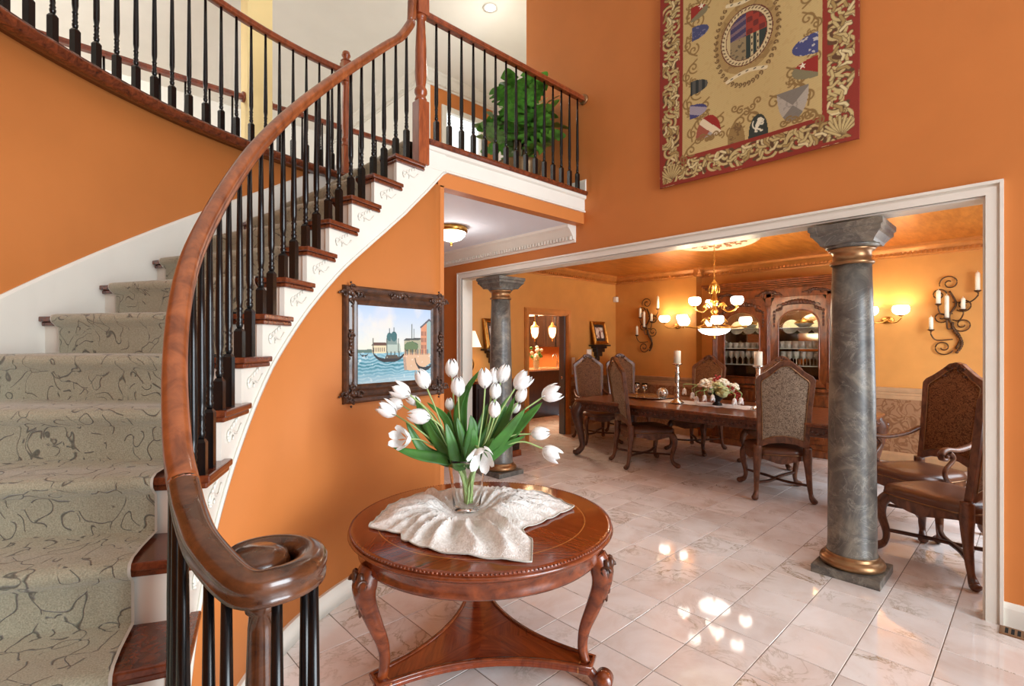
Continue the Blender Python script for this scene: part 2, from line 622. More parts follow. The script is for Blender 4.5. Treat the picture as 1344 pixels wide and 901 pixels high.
def dup(root, loc, rotz=0, label=None, group=None):
    r = root.copy()
    COL.objects.link(r)
    r.location = loc
    r.rotation_euler = (0, 0, rotz)
    if label:
        r['label'] = label
    if group:
        r['group'] = group
    for ch in list(root.children):
        c = ch.copy()
        COL.objects.link(c)
        c.parent = r
        for g in ch.children:
            d = g.copy()
            COL.objects.link(d)
            d.parent = c
    return r

def piece(src, parent, loc=None, rot=None):
    c = src.copy()
    COL.objects.link(c)
    c.parent = parent
    if loc is not None:
        c.location = loc
    if rot is not None:
        c.rotation_euler = rot
    return c

# photograph geometry used to place things: rays from where the photographer stood
_F, _CX, _HY = 655.0, 672.0, 453.0
FVX, FVY, RVX, RVY = 0.6845, 0.729, 0.729, -0.6845
def ray(x, y):
    d = (x - _CX) / _F
    return Vector((FVX + d * RVX, FVY + d * RVY, (_HY - y) / _F))
def at_z(x, y, z):
    r = ray(x, y)
    return Vector((0, 0, CAMZ)) + r * ((z - CAMZ) / r.z)
def at_x(x, y, X):
    r = ray(x, y)
    return Vector((0, 0, CAMZ)) + r * (X / r.x)
def at_y(x, y, Y):
    r = ray(x, y)
    return Vector((0, 0, CAMZ)) + r * (Y / r.y)
def at_d(x, y, Z):
    return Vector((0, 0, CAMZ)) + ray(x, y) * Z
def catmull(P, n=8, closed=False):
    P = [Vector(p) for p in P]
    out = []
    m = len(P)
    rng = range(m) if closed else range(m - 1)
    for i in rng:
        a = P[(i - 1) % m] if (closed or i > 0) else P[0] * 2 - P[1]
        b = P[i]
        c = P[(i + 1) % m]
        d = P[(i + 2) % m] if (closed or i + 2 < m) else P[-1] * 2 - P[-2]
        for k in range(n):
            t = k / n
            out.append(0.5 * ((2 * b) + (c - a) * t + (2 * a - 5 * b + 4 * c - d) * t * t + (3 * b - a - 3 * c + d) * t ** 3))
    if not closed:
        out.append(P[-1])
    return out
def lerp_tab(tab, x):
    if x <= tab[0][0]:
        return tab[0][1]
    for (a, va), (b, vb) in zip(tab, tab[1:]):
        if x <= b:
            return va + (vb - va) * (x - a) / (b - a)
    return tab[-1][1]
# ================================================================== the setting
CX, CY = 2.171, 1.118
RW = 1.98            # under-stair wall
RO = 3.20            # outer stair wall
XA = 3.88            # face of the tapestry wall
T0, DT, Z0, RISE = 94.66, 5.871, 2.855, 0.1938
LAND = 3.05
def ztip(th):
    return Z0 - RISE * (th - T0) / DT
SKT = [(88, .185), (94, .215), (100, .225), (105, .21), (110, .186), (116, .15), (125, .115), (135, .09), (144, .11), (160, .12), (185, .12)]
def zskirt(th):
    return ztip(th) - lerp_tab(SKT, th)
def cyl(th, r, z):
    a = math.radians(th)
    return (CX + r * math.cos(a), CY + r * math.sin(a), z)

def slab(name, boxes, mat, bevel=0.0, parent=None, kind=True):
    b = MB()
    for q in boxes:
        b.box(*q)
    o = b.build(name, mat, parent, bevel=bevel)
    return struct(o) if kind and parent is None else o

# floor: grout bed with marble tiles laid on it
floor = slab('floor', [(-3.2, 8.3, -3.2, 9.4, -0.12, -0.003)], 'grout')
TS = 0.305
tb = MB()
g, e = 0.0022, 0.003
h = TS / 2 - g
tb.add([(-h, -h, -0.006), (h, -h, -0.006), (h, h, -0.006), (-h, h, -0.006), (-h, -h, -e / 2), (h, -h, -e / 2), (h, h, -e / 2), (-h, h, -e / 2),
        (-h + e / 2, -h + e / 2, 0), (h - e / 2, -h + e / 2, 0), (h - e / 2, h - e / 2, 0), (-h + e / 2, h - e / 2, 0)],
       [(0, 1, 5, 4), (1, 2, 6, 5), (2, 3, 7, 6), (3, 0, 4, 7), (4, 5, 9, 8), (5, 6, 10, 9), (6, 7, 11, 10), (7, 4, 8, 11), (8, 9, 10, 11)])
cells = []
for i in range(-18, 20):
    for j in range(-15, 27):
        x, y = 2.42 + (i + 0.5) * TS, 1.27 + (j + 0.5) * TS
        if not (-3.2 + TS / 2 < x < 8.3 - TS / 2 and -3.2 + TS / 2 < y < 9.4 - TS / 2):
            continue
        Z = x * FVX + y * FVY
        X = x * RVX + y * RVY
        vis = 0
        if Z > 0.5:
            u, v = _CX + _F * X / Z, _HY + _F * CAMZ / Z
            inside = math.hypot(x - CX, y - CY) < RW or (x > CX and y > 1.0)
            if -20 < u < 1364 and v < 930 and inside and x < 8.1 and y < 5.6 and u > 330:
                vis = 1 / Z ** 3
        cells.append((vis, x, y))
cells.sort(key=lambda c: -c[0])
rest = MB()
first = None
for n, (vis, x, y) in enumerate(cells):
    if n < 300 and vis > 0:
        if first is None:
            first = tb.build('tile', 'tile', floor)
            first.location = (x, y, 0)
        else:
            piece(first, floor, (x, y, 0))
    else:
        rest.add(tb.v, tb.f, False, Matrix.Translation((x, y, 0)))
stuff(rest.build('tile_field', 'tile', floor))

# tapestry wall with the wide cased opening
slab('wall_right', [(XA, 4.01, -3.2, 0.2226, 0, 5.5), (XA, 4.01, 0.2226, 3.9, 2.39, 5.5), (XA, 4.01, 3.9, 5.05, 2.39, 3.05),
                    (XA, 4.01, 5.05, 7.1, 0, 3.05)], 'wall')
# casing round the opening: stepped profile, jamb lining
cas = MB()
for d, p in ((0.0, 0.020), (0.022, 0.028)):
    cas.box(XA - p, XA, 0.155 + d, 0.2226, 0, 2.455 - d)
    cas.box(XA - p, XA, 5.05, 5.125 - d, 0, 2.455 - d)
    cas.box(XA - p, XA, 0.2226, 5.05, 2.39, 2.455 - d)
cas.box(XA - 0.034, XA, 0.150, 0.165, 0, 2.465)
cas.box(XA - 0.034, XA, 5.115, 5.130, 0, 2.465)
cas.box(XA - 0.034, XA, 0.165, 5.115, 2.448, 2.465)
cas.box(XA - 0.01, 4.03, 0.2226, 0.235, 0, 2.378)
cas.box(XA - 0.01, 4.03, 5.038, 5.05, 0, 2.378)
cas.box(XA - 0.01, 4.03, 0.2226, 5.05, 2.378, 2.392)
struct(cas.build('trim_1', 'white'))
bbp = [(0, 0), (0.018, 0), (0.018, 0.10), (0.012, 0.118), (0.006, 0.13), (0, 0.13)]
bb = MB()
bb.prism([(XA - a, z) for a, z in bbp], -3.2, 0.15, 'y')
struct(bb.build('baseboard_right', 'white'))
bb = MB()
bb.prism([(XA - a, z) for a, z in bbp], 5.13, 7.0, 'y')
struct(bb.build('baseboard_hall', 'white'))

# curved wall under the stair, following the soffit line of the stringer
def wedge(name, mat, r0, r1, ths, zb, zt, parent=None):
    b = MB()
    n = len(ths)
    vs = []
    for th in ths:
        z0, z1 = zb(th), zt(th)
        vs += [cyl(th, r0, z0), cyl(th, r0, z1), cyl(th, r1, z1), cyl(th, r1, z0)]
    fs = []
    for i in range(n - 1):
        a, c = 4 * i, 4 * i + 4
        for q in range(4):
            r = (q + 1) % 4
            fs.append((a + q, a + r, c + r, c + q))
    fs += [(0, 3, 2, 1), (4 * n - 4, 4 * n - 3, 4 * n - 2, 4 * n - 1)]
    b.add(vs, fs, False)
    for i in range((n - 1) * 4):
        b.sm[i] = i % 4 in (0, 2)
    return b.build(name, mat, parent, fixn=True)
ths = [90 + i * 1.5 for i in range(61)]
struct(wedge('wall_understair', 'wall', RW, RW + 0.09, ths, lambda t: 0, lambda t: max(0.02, min(2.75, zskirt(t) + 0.015))))
b = MB()
b.box(CX, 2.205, CY + RW, CY + RW + 0.09, 0, 2.75)
b.box(2.115, 2.205, CY + RW + 0.09, 7.0, 0, 2.75)
struct(b.build('wall_hall_left', 'wall'))
struct(wedge('baseboard_understair', 'white', RW - 0.018, RW, ths, lambda t: 0, lambda t: 0.125))
b = MB()
b.prism([(CY + RW - a, z) for a, z in bbp], CX, 2.205 + 0.018, 'x')
b.box(2.205, 2.223, CY + RW - 0.018, 7.0, 0, 0.125)
struct(b.build('baseboard_hall_left', 'white'))
# outer stair wall
ths2 = [86 + i * 1.5 for i in range(81)]
struct(wedge('wall_stair_outer', 'wall', RO, RO + 0.12, ths2, lambda t: 0, lambda t: 3.02))

# landing bridge: orange band, hall ceiling, white fascia
LY = CY + RW
slab('wall_landing_band', [(CX - 0.02, XA, LY, LY + 0.10, 2.74, 2.88)], 'wall')
slab('ceiling_hall', [(2.2, XA, LY + 0.10, 7.0, 2.74, 2.80)], 'ceil')
fa = MB()
fa.prism([(LY + 0.02, 2.85), (LY - 0.022, 2.85), (LY - 0.022, 2.862), (LY - 0.010, 2.874), (LY - 0.010, 2.975), (LY - 0.03, 2.985), (LY - 0.03, 3.018), (LY + 0.02, 3.018)], CX - 0.16, XA, 'x')
struct(fa.build('trim_2', 'white'))
slab('floor_landing', [(CX, XA, LY + 0.0, 5.3, 2.90, 3.045), (XA, 5.4, 3.9, 6.1, 2.90, 3.045)], 'cream')
b = MB()
pts = []
for i in range(60):
    th = 88 + i * 1.6
    pts.append(cyl(th, RO + 0.02, 0)[:2])
vs = [(x, y, 2.92) for x, y in pts] + [(x, 5.3, 2.92) for x, y in pts] + [(x, y, 3.045) for x, y in pts] + [(x, 5.3, 3.045) for x, y in pts]
n = len(pts)
fs = []
for i in range(n - 1):
    fs += [(i, i + 1, n + i + 1, n + i), (2 * n + i, 3 * n + i, 3 * n + i + 1, 2 * n + i + 1), (i, 2 * n + i, 2 * n + i + 1, i + 1), (n + i, n + i + 1, 3 * n + i + 1, 3 * n + i)]
b.add(vs, fs)
struct(b.build('floor_balcony', 'cream'))
# hall crown with dentils on the tapestry wall
cr = MB()
cpr = [(0, 0), (0.015, 0), (0.02, 0.02), (0.045, 0.03), (0.05, 0.055), (0.10, 0.12), (0.125, 0.14), (0.13, 0.165), (0, 0.165)]
cr.prism([(XA - a, 2.575 + z) for a, z in cpr], LY + 0.1, 7.0, 'y')
crown_hall = struct(cr.build('trim_3', 'white'))
dn = MB()
for i in range(60):
    y = LY + 0.12 + i * 0.042
    dn.box(XA - 0.064, XA - 0.02, y, y + 0.024, 2.598, 2.632)
stuff(dn.build('dentil_row', 'white', crown_hall))
slab('wall_hall_end', [(2.1, XA, 7.0, 7.1, 0, 2.75)], 'wall')
bs = MB()
bs.prism([(XA - a, LAND - 0.005 + z) for a, z in bbp], LY - 0.03, 3.9, 'y')
struct(bs.build('baseboard_landing', 'white'))

# ------------------------------------------------------------------ dining-room shell
YL, XB, DZ = 5.65, 8.25, 2.85
DX0, DX1 = 5.66, 6.60
slab('wall_dining_left', [(4.01, DX0, YL, YL + 0.12, 0, DZ), (DX0, DX1, YL, YL + 0.12, 2.06, DZ), (DX1, XB, YL, YL + 0.12, 0, DZ)], 'dwall')
slab('wall_dining_back', [(XB, XB + 0.1, -0.7, YL, 0, DZ), (8.05, XB, 4.02, YL, 0, DZ)], 'dwall')
slab('wall_dining_right', [(4.01, 4.9, -0.72, -0.6, 0, DZ), (7.3, XB, -0.72, -0.6, 0, DZ), (4.9, 7.3, -0.72, -0.6, 0, 0.7), (4.9, 7.3, -0.72, -0.6, 2.4, DZ)], 'dwall')
slab('ceiling_dining', [(4.01, XB, -0.6, YL, DZ, DZ + 0.08)], 'goldceil')
w = thing('window_1', '', '')
for k in ('label', 'category'):
    del w[k]
w['kind'] = 'structure'
b = MB()
for x in (4.9, 6.08, 7.24):
    b.box(x, x + 0.06, -0.70, -0.62, 0.7, 2.4)
for z in (0.7, 1.55, 2.34):
    b.box(4.9, 7.3, -0.69, -0.63, z, z + 0.05)
b.build('window_frame', 'white', w)
dcp = [(0, 0), (0.012, 0), (0.018, 0.022), (0.04, 0.03), (0.045, 0.055), (0.085, 0.10), (0.11, 0.115), (0.115, 0.15), (0, 0.15)]
cr = MB()
zc = DZ - 0.15
cr.prism([(YL - a, zc + z) for a, z in dcp], 4.01, XB, 'x')
cr.prism([(8.05 - a, zc + z) for a, z in dcp], 4.02 - 0.1, YL, 'y')
cr.prism([(4.02 - a, zc + z) for a, z in dcp], 8.05 - 0.1, XB, 'x')
cr.prism([(XB - a, zc + z) for a, z in dcp], -0.6, 4.02, 'y')
cr.prism([(-0.6 + a, zc + z) for a, z in dcp], 4.01, XB, 'x')
crd = struct(cr.build('trim_4', 'goldtrim', fixn=True))
dn = MB()
for i in range(80):
    x = 4.05 + i * 0.05
    dn.box(x, x + 0.028, YL - 0.064, YL - 0.015, zc + 0.026, zc + 0.06)
for i in range(32):
    y = 4.05 + i * 0.05
    dn.box(8.05 - 0.064, 8.05 - 0.015, y, y + 0.028, zc + 0.026, zc + 0.06)
for i in range(91):
    y = -0.58 + i * 0.05
    dn.box(XB - 0.064, XB - 0.015, y, y + 0.028, zc + 0.026, zc + 0.06)
stuff(dn.build('dentil_row', 'goldtrim', crd))
# wainscot paper, chair rail, skirting
M['tantrim'] = plain('tan_glaze_trim', srgb(190, 152, 112), 0.35, 0.1, 0.1, 9)
wp = [(4.01, DX0 - 0.09, YL - 0.006, YL, 0.1, 0.85), (DX1 + 0.09, 8.05, YL - 0.006, YL, 0.1, 0.85), (8.044, 8.05, 4.02, YL, 0.1, 0.85), (XB - 0.006, XB, -0.6, 4.02, 0.1, 0.85)]
slab('wall_wainscot_paper', wp, 'damask')
crp = [(0, 0), (0.012, 0), (0.014, 0.05), (0.022, 0.06), (0.022, 0.085), (0.034, 0.10), (0.045, 0.13), (0.05, 0.155), (0, 0.155)]
b = MB()
for pr, base in ((crp, 0.83), ([(0, 0), (0.02, 0), (0.02, 0.10), (0.008, 0.13), (0, 0.13)], 0.0)):
    b.prism([(YL - a, base + z) for a, z in pr], 4.01, DX0 - 0.09, 'x')
    b.prism([(YL - a, base + z) for a, z in pr], DX1 + 0.09, 8.05, 'x')
    b.prism([(8.05 - a, base + z) for a, z in pr], 4.02 - 0.04, YL, 'y')
    b.prism([(XB - a, base + z) for a, z in pr], -0.6, 4.02, 'y')
struct(b.build('trim_5', 'tantrim', fixn=True))
# doorway casing
b = MB()
for x0, x1 in ((DX0 - 0.09, DX0), (DX1, DX1 + 0.09)):
    b.box(x0, x1, YL - 0.022, YL, 0, 2.15)
    b.box(x0 + 0.02, x1 - 0.02, YL - 0.032, YL, 0, 2.13)
b.box(DX0, DX1, YL - 0.022, YL, 2.06, 2.15)
b.box(DX0 - 0.02, DX1 + 0.02, YL - 0.032, YL, 2.08, 2.13)
b.box(DX0 - 0.01, DX0 + 0.012, YL - 0.01, YL + 0.13, 0, 2.06)
b.box(DX1 - 0.012, DX1 + 0.01, YL - 0.01, YL + 0.13, 0, 2.06)
b.box(DX0, DX1, YL - 0.01, YL + 0.13, 2.048, 2.062)
struct(b.build('trim_6', 'goldtrim'))

# ------------------------------------------------------------------ upstairs shell
slab('ceiling_upper', [(-4.2, 8.4, -3.2, 9.4, 5.5, 5.56)], 'cream')
slab('wall_upper_back', [(-4.2, 4.1, 9.2, 9.3, 0, 5.5)], 'cream')
slab('wall_upper_left', [(-4.2, -4.1, 3.0, 9.3, 0, 5.5)], 'cream')
slab('wall_upper_corner', [(3.98, 4.1, 6.1, 9.2, 3.0, 5.5)], 'cream')
slab('wall_upper_window', [(4.1, 4.35, 6.1, 6.2, 3.0, 5.5), (5.05, 5.4, 6.1, 6.2, 3.0, 5.5), (4.35, 5.05, 6.1, 6.2, 5.05, 5.5), (4.35, 5.05, 6.1, 6.2, 3.0, 3.7)], 'wall')
slab('wall_upper_end', [(5.3, 5.4, 3.9, 6.1, 3.0, 5.5)], 'cream')
slab('wall_upper_hall', [(4.01, 5.4, 3.8, 3.9, 3.0, 5.5)], 'cream')
w = thing('window_2', '', '')
for k in ('label', 'category'):
    del w[k]
w['kind'] = 'structure'
b = MB()
for x0, x1, z0, z1 in ((4.29, 4.37, 3.66, 5.11), (5.03, 5.11, 3.66, 5.11), (4.37, 5.03, 5.03, 5.11), (4.37, 5.03, 3.66, 3.74)):
    b.box(x0, x1, 6.075, 6.14, z0, z1)
b.build('window_frame', 'white', w)
b = MB()
b.box(4.36, 5.04, 6.15, 6.156, 3.72, 5.04)
b.build('pane', glow('bright_window_pane', (0.86, 0.93, 0.98, 1), 0.85), w)
cr = MB()
cr.prism([(3.98 - a, 5.335 + z) for a, z in cpr], 6.1 - 0.13, 9.2, 'y')
cr.prism([(6.1 - a, 5.335 + z) for a, z in cpr], 3.98 - 0.13, 5.3, 'x')
cu = struct(cr.build('trim_7', 'white', fixn=True))
dn = MB()
for i in range(50):
    dn.box(3.98 - 0.055, 3.98 - 0.02, 6.1 + i * 0.06, 6.13 + i * 0.06, 5.363, 5.39)
for i in range(26):
    dn.box(3.98 + i * 0.05, 4.0 + i * 0.05, 6.1 - 0.055, 6.1 - 0.02, 5.363, 5.39)
stuff(dn.build('dentil_row', 'white', cu))
slab('wall_upper_post', [(1.42, 1.645, 5.2, 5.42, 3.0, 5.5)], 'yellow')
slab('wall_left_light_block', [(-3.3, -3.2, -3.2, 3.0, 0, 5.5)], 'wall')  # unseen wall, added to keep world light from entering on the left
slab('wall_front_light_mask', [(-3.3, -1.0, -3.3, -3.2, 0, 5.5), (3.5, 4.01, -3.3, -3.2, 0, 5.5), (-1.0, 3.5, -3.3, -3.2, 4.7, 5.5)], 'wall')  # unseen wall added behind the camera, opening shaped to limit incoming light
# kitchen shell
slab('wall_kitchen_back', [(4.0, 9.4, 9.3, 9.4, 0, 2.85)], 'wall')
slab('wall_kitchen_left', [(4.4, 4.5, 5.77, 9.3, 0, 2.85)], 'wall')
slab('wall_kitchen_right', [(9.3, 9.4, 5.77, 9.3, 0, 2.85), (8.3, 9.3, 5.65, 5.77, 0, 2.85)], 'wall')
slab('ceiling_kitchen', [(4.0, 9.4, 5.77, 9.4, 2.75, 2.83)], 'ceil')
# ================================================================== the curved staircase
stair = thing('staircase', 'curved staircase with cherry treads, white risers and sage carpet runner', 'staircase', (CX, CY, 0))
NK = 15
RT0, RT1 = 1.935, 3.185
FR = 8.2             # front nosing corner, degrees ahead of the back end of the return
def skew(r):
    return FR - 4.6 * (r - RT0) / (RT1 - RT0)
def lc(th, r, z):     # local to the axis of the stair
    a = math.radians(th)
    return (r * math.cos(a), r * math.sin(a), z)
axis = (0, 0, 0)
def helix(src, k):
    src.location = (0, 0, Z0 - RISE * k)
    src.rotation_euler = (0, 0, math.radians(DT * k))
# tread 0 in local coordinates (top at z=0, nosing at T0)
def tread_mesh():
    b = MB()
    def layer(f0, r0, z0, z1):
        rs = [r0 + (RT1 - r0) * i / 6 for i in range(7)]
        front = [(r, T0 + skew(r) - math.degrees(f0 / r)) for r in rs]
        back = [(r, T0 + skew(r) - DT - math.degrees((0.075 if r < RT0 + 0.05 else 0.05) / r)) for r in reversed(rs)]
        pts = [lc(t, r, 0)[:2] for r, t in front + back]
        b.prism(pts, z0, z1)
    layer(0.0, RT0, -0.026, 0.0)
    layer(0.016, RT0 + 0.012, -0.048, -0.026)
    return b
tr = tread_mesh().build('tread', 'tread', stair, off=axis, bevel=0.006, fixn=True)
# riser below tread 0
b = MB()
rs = [1.966 + (RT1 - 1.966) * i / 6 for i in range(7)]
fr = [lc(T0 + skew(r) - math.degrees(0.034 / r), r, 0)[:2] for r in rs]
bk = [lc(T0 + skew(r) - math.degrees(0.054 / r), r, 0)[:2] for r in reversed(rs)]
b.prism(fr + bk, -RISE, -0.03)
rz = b.build('riser', 'white', stair, off=axis, fixn=True)
# scroll bracket under each tread end, carved in relief on the stringer
def bracket_mesh():
    b = MB()
    rr = 1.958
    def on(s, z):     # s metres along the string from the riser corner
        return lc(T0 + FR - 1.0 - math.degrees(s / rr), rr, z)
    sp = []
    for i in range(22):          # C-scroll
        t = i / 21
        a = -0.6 + t * 4.6
        q = 0.034 * (1 - 0.55 * t)
        sp.append(on(0.075 + q * math.cos(a) * 1.1, -0.115 + q * math.sin(a)))
    b.tube(sp[::-1], [0.0052 - 0.002 * i / 21 for i in range(22)], 6)
    wv = [on(0.06 + 0.13 * t, -0.135 + 0.055 * t + 0.018 * math.sin(t * 2 * PI)) for t in [i / 14 for i in range(15)]]
    b.tube(wv, [0.006 - 0.003 * i / 14 for i in range(15)], 6)
    for i in range(4):           # leaflets
        s0 = 0.085 + 0.024 * i
        z0 = -0.10 + 0.012 * i
        b.tube([on(s0, z0), on(s0 + 0.006, z0 + 0.016), on(s0 + 0.016, z0 + 0.026)], [0.0025, 0.0055, 0.001], 6)
    return b
bt = bracket_mesh().build('bracket', 'white', tr, off=axis)
treads = []
for k in range(NK):
    if k == 0:
        t, r = tr, rz
    else:
        t, r = piece(tr, stair), piece(rz, stair)
        piece(bt, t)
    helix(t, k)
    helix(r, k)
    treads.append(t)
# curved stringer with a stepped top
b = MB()
vs, fs = [], []
st = []
for k in range(NK):
    for q in (0.001, 0.25, 0.5, 0.75, 0.999):
        st.append((T0 + DT * (k - 1) + FR - 1.0 + DT * q, Z0 - RISE * k - 0.03))
st = [(88.9, LAND - 0.03), (91, LAND - 0.03), (94, LAND - 0.03), (T0 - DT + FR - 1.0, LAND - 0.03)] + st
st.sort()
for th, z in st:
    zl = max(-0.005, min(2.85, zskirt(th)))
    vs += [lc(th, 1.963, zl), lc(th, 1.963, z), lc(th, 1.99, z), lc(th, 1.99, zl)]
for i in range(len(st) - 1):
    for q in range(4):
        r = (q + 1) % 4
        fs.append((4 * i + q, 4 * i + r, 4 * i + 4 + r, 4 * i + 4 + q))
b.add(vs, fs)
b.build('stringer', 'white', stair, off=axis, fixn=True)
bead = [lc(88.9 + i * 1.0, 1.957, max(0, min(2.85, zskirt(88.9 + i) + 0.008))) for i in range(88)]
b = MB()
b.sweep(bead, [(-0.006, -0.008), (0.006, -0.008), (0.006, 0.008), (-0.006, 0.008)])
b.build('stringer_bead', 'white', stair, off=axis)
# skirt board on the outer wall
b = MB()
vs, fs = [], []
ths3 = [90 + i * 1.5 for i in range(66)]
for th in ths3:
    zt_ = max(0.13, min(LAND + 0.10, ztip(th - 3.6) + 0.175))
    zb = max(0, ztip(th - 3.6) - 0.45)
    vs += [lc(th, RO - 0.018, zb), lc(th, RO - 0.018, zt_), lc(th, RO - 0.008, zt_ + 0.015), lc(th, RO + 0.002, zt_ + 0.015), lc(th, RO + 0.002, zb)]
for i in range(len(ths3) - 1):
    for q in range(5):
        r = (q + 1) % 5
        fs.append((5 * i + q, 5 * i + r, 5 * i + 5 + r, 5 * i + 5 + q))
b.add(vs, fs)
b.build('wall_skirt', 'white', stair, off=axis, fixn=True)
# carpet runner: follows every riser, nosing and tread
def runner(r0, r1, nr, lift):
    b = MB()
    vs = []
    rows = 0
    for i in range(nr + 1):
        r = r0 + (r1 - r0) * i / nr
        col = []
        for k in range(NK - 1, -1, -1):
            z = Z0 - RISE * k
            th = T0 + DT * k + skew(r)
            d = lambda s: th + math.degrees(s / r)
            zz = z - RISE + lift if k < NK - 1 else 0.004
            col += [lc(d(-0.034 + lift), r, zz + 0.004), lc(d(-0.032 + lift), r, z - 0.06), lc(d(-0.014 + lift), r, z - 0.045), lc(d(0.004 + lift), r, z - 0.028),
                    lc(d(0.008 + lift), r, z - 0.012), lc(d(0.002 + lift), r, z + 0.004), lc(d(-0.016), r, z + lift), lc(d(-0.10), r, z + lift), lc(d(-0.034 + lift) - DT, r, z + lift)]
        z = LAND
        th = T0 - DT + skew(r)
        d = lambda s: th + math.degrees(s / r)
        col += [lc(d(-0.034 + lift), r, z - 0.06), lc(d(0.004 + lift), r, z - 0.03), lc(d(0.002 + lift), r, z), lc(d(-0.05), r, z + 0.008), lc(d(-0.5), r, z + 0.008)]
        rows = len(col)
        vs += col
    fs = []
    for i in range(nr):
        for j in range(rows - 1):
            a = i * rows + j
            fs.append((a, a + rows, a + rows + 1, a + 1))
    b.add(vs, fs, True)
    return b
runner(2.105, 3.07, 10, 0.012).build('carpet_runner', 'carpet', stair, off=axis, fixn=True)
for r in (2.098, 3.07):
    runner(r, r + 0.008, 1, 0.013).build('carpet_binding', 'carpet_edge', stair, off=axis, fixn=True)

# ------------------------------------------------------------------ balusters, rails, newels
def baluster_mesh(hh, blk):
    b = MB()
    q = 0.0165
    # square block with chamfered top
    b.box(-q, q, -q, q, 0, blk - 0.012)
    b.add([(-q, -q, blk - 0.012), (q, -q, blk - 0.012), (q, q, blk - 0.012), (-q, q, blk - 0.012), (-0.010, -0.010, blk), (0.010, -0.010, blk), (0.010, 0.010, blk), (-0.010, 0.010, blk)],
          [(0, 1, 5, 4), (1, 2, 6, 5), (2, 3, 7, 6), (3, 0, 4, 7), (4, 5, 6, 7)])
    pr = [(0.009, blk - 0.002), (0.0135, blk + 0.012), (0.0145, blk + 0.022), (0.010, blk + 0.030), (0.014, blk + 0.038), (0.010, blk + 0.046), (0.0125, blk + 0.062), (0.0105, blk + 0.075), (0.0145, blk + 0.083), (0.0105, blk + 0.090),
          (0.0150, blk + 0.125), (0.0150, blk + 0.20), (0.0125, blk + (hh - blk) * 0.55), (0.0085, hh)]
    b.lathe(pr, 10)
    return b
_balc = {}
def baluster(parent, loc, hh, blk, rot=0.0):
    key = (round(hh, 2), round(blk, 2))
    loc = Vector(loc)
    org = parent.get('_org')
    if org:
        loc = loc - Vector(org)
    if key not in _balc:
        o = baluster_mesh(*key).build('baluster', 'black', parent, off=axis)
        _balc[key] = o
        o.location = loc
    else:
        o = piece(_balc[key], parent, loc)
    o.rotation_euler = (0, 0, rot)
    return o
# profile of the moulded handrail
loaf = [(a * 0.82, b_ * 0.86) for a, b_ in [(-0.030, -0.028), (0.030, -0.028), (0.031, -0.018), (0.026, -0.010), (0.033, 0.002), (0.033, 0.014), (0.026, 0.025), (0.013, 0.031), (0, 0.033), (-0.013, 0.031), (-0.026, 0.025), (-0.033, 0.014), (-0.033, 0.002), (-0.026, -0.010), (-0.031, -0.018)]]
RR = 1.966
RZ = [(90, ztip(90) + 1.03), (148, ztip(148) + 1.03), (155, 1.925), (160, 1.79), (165, 1.64), (170, 1.47), (175, 1.325), (180, 1.225), (185, 1.17)]
def rail_z(th):
    return lerp_tab(RZ, th)
path = []
gx = [(1.995, LY, 4.06), (1.965, LY, 4.065), (1.937, LY - 0.001, 4.05), (1.924, LY - 0.003, 4.01), (1.921, LY - 0.004, 3.95), (1.917, LY - 0.005, 3.88), (1.90, LY - 0.008, 3.83)]
ctrl = [Vector(p) for p in gx]
for th in (101, 104, 108, 112, 116, 120, 125, 130, 135, 140, 145, 150, 155, 160, 165, 170, 175, 178):
    ctrl.append(Vector(cyl(th, RR, rail_z(th))))
path = catmull(ctrl, 6)
rl = MB()
rl.sweep(path, loaf)
rl.build('handrail', 'rail', stair)
# lower, darker climbing piece and volute
vc = Vector((0.298, 0.985))
ctrl = [Vector(cyl(th, RR, rail_z(th))) for th in (177.8, 180, 183)]
ctrl += [Vector((0.243, 0.895, 1.16)), Vector((0.298, 0.868, 1.155)), Vector((0.362, 0.893, 1.152)), Vector((0.398, 0.955, 1.15)), Vector((0.392, 1.020, 1.15)), Vector((0.350, 1.062, 1.15)), Vector((0.295, 1.068, 1.15)), Vector((0.262, 1.035, 1.15)), Vector((0.268, 0.995, 1.15)), Vector((0.300, 0.980, 1.15))]
ctrl = ctrl[:3] + [Vector((0.286 + (p.x - 0.298) * 0.86, 0.965 + (p.y - 0.968) * 0.86, p.z - 0.006)) for p in ctrl[3:]]
path = catmull(ctrl, 8)
n = len(path)
rl = MB()
sc = [1.0 if i < 56 else max(0.62, 1.0 - 0.42 * (i - 56) / (n - 56)) for i in range(n)]
rl.sweep(path, loaf, scales=[(s, 1.0) for s in sc])
rl.lathe([(0.0, -0.028), (0.052, -0.028), (0.054, -0.012), (0.056, 0.004), (0.05, 0.022), (0.03, 0.032), (0, 0.035)], 24, (0.287, 0.99, 1.144))
rl.lathe([(0.0, -0.034), (0.060, -0.034), (0.066, -0.028), (0.06, -0.02), (0, -0.02)], 28, (0.288, 0.965, 1.144))
rl.build('volute', 'raildark', stair)
# starting newel under the volute
nw = MB()
nw.lathe([(0.030, 0.14), (0.046, 0.15), (0.046, 0.30), (0.032, 0.33), (0.040, 0.36), (0.030, 0.38), (0.040, 0.50), (0.040, 0.58), (0.024, 1.04), (0.022, 1.065), (0.028, 1.07), (0.031, 1.083), (0.027, 1.093), (0.034, 1.115)], 20, (0.290, 0.972, 0))
nw.build('starting_newel', 'raildark', stair)
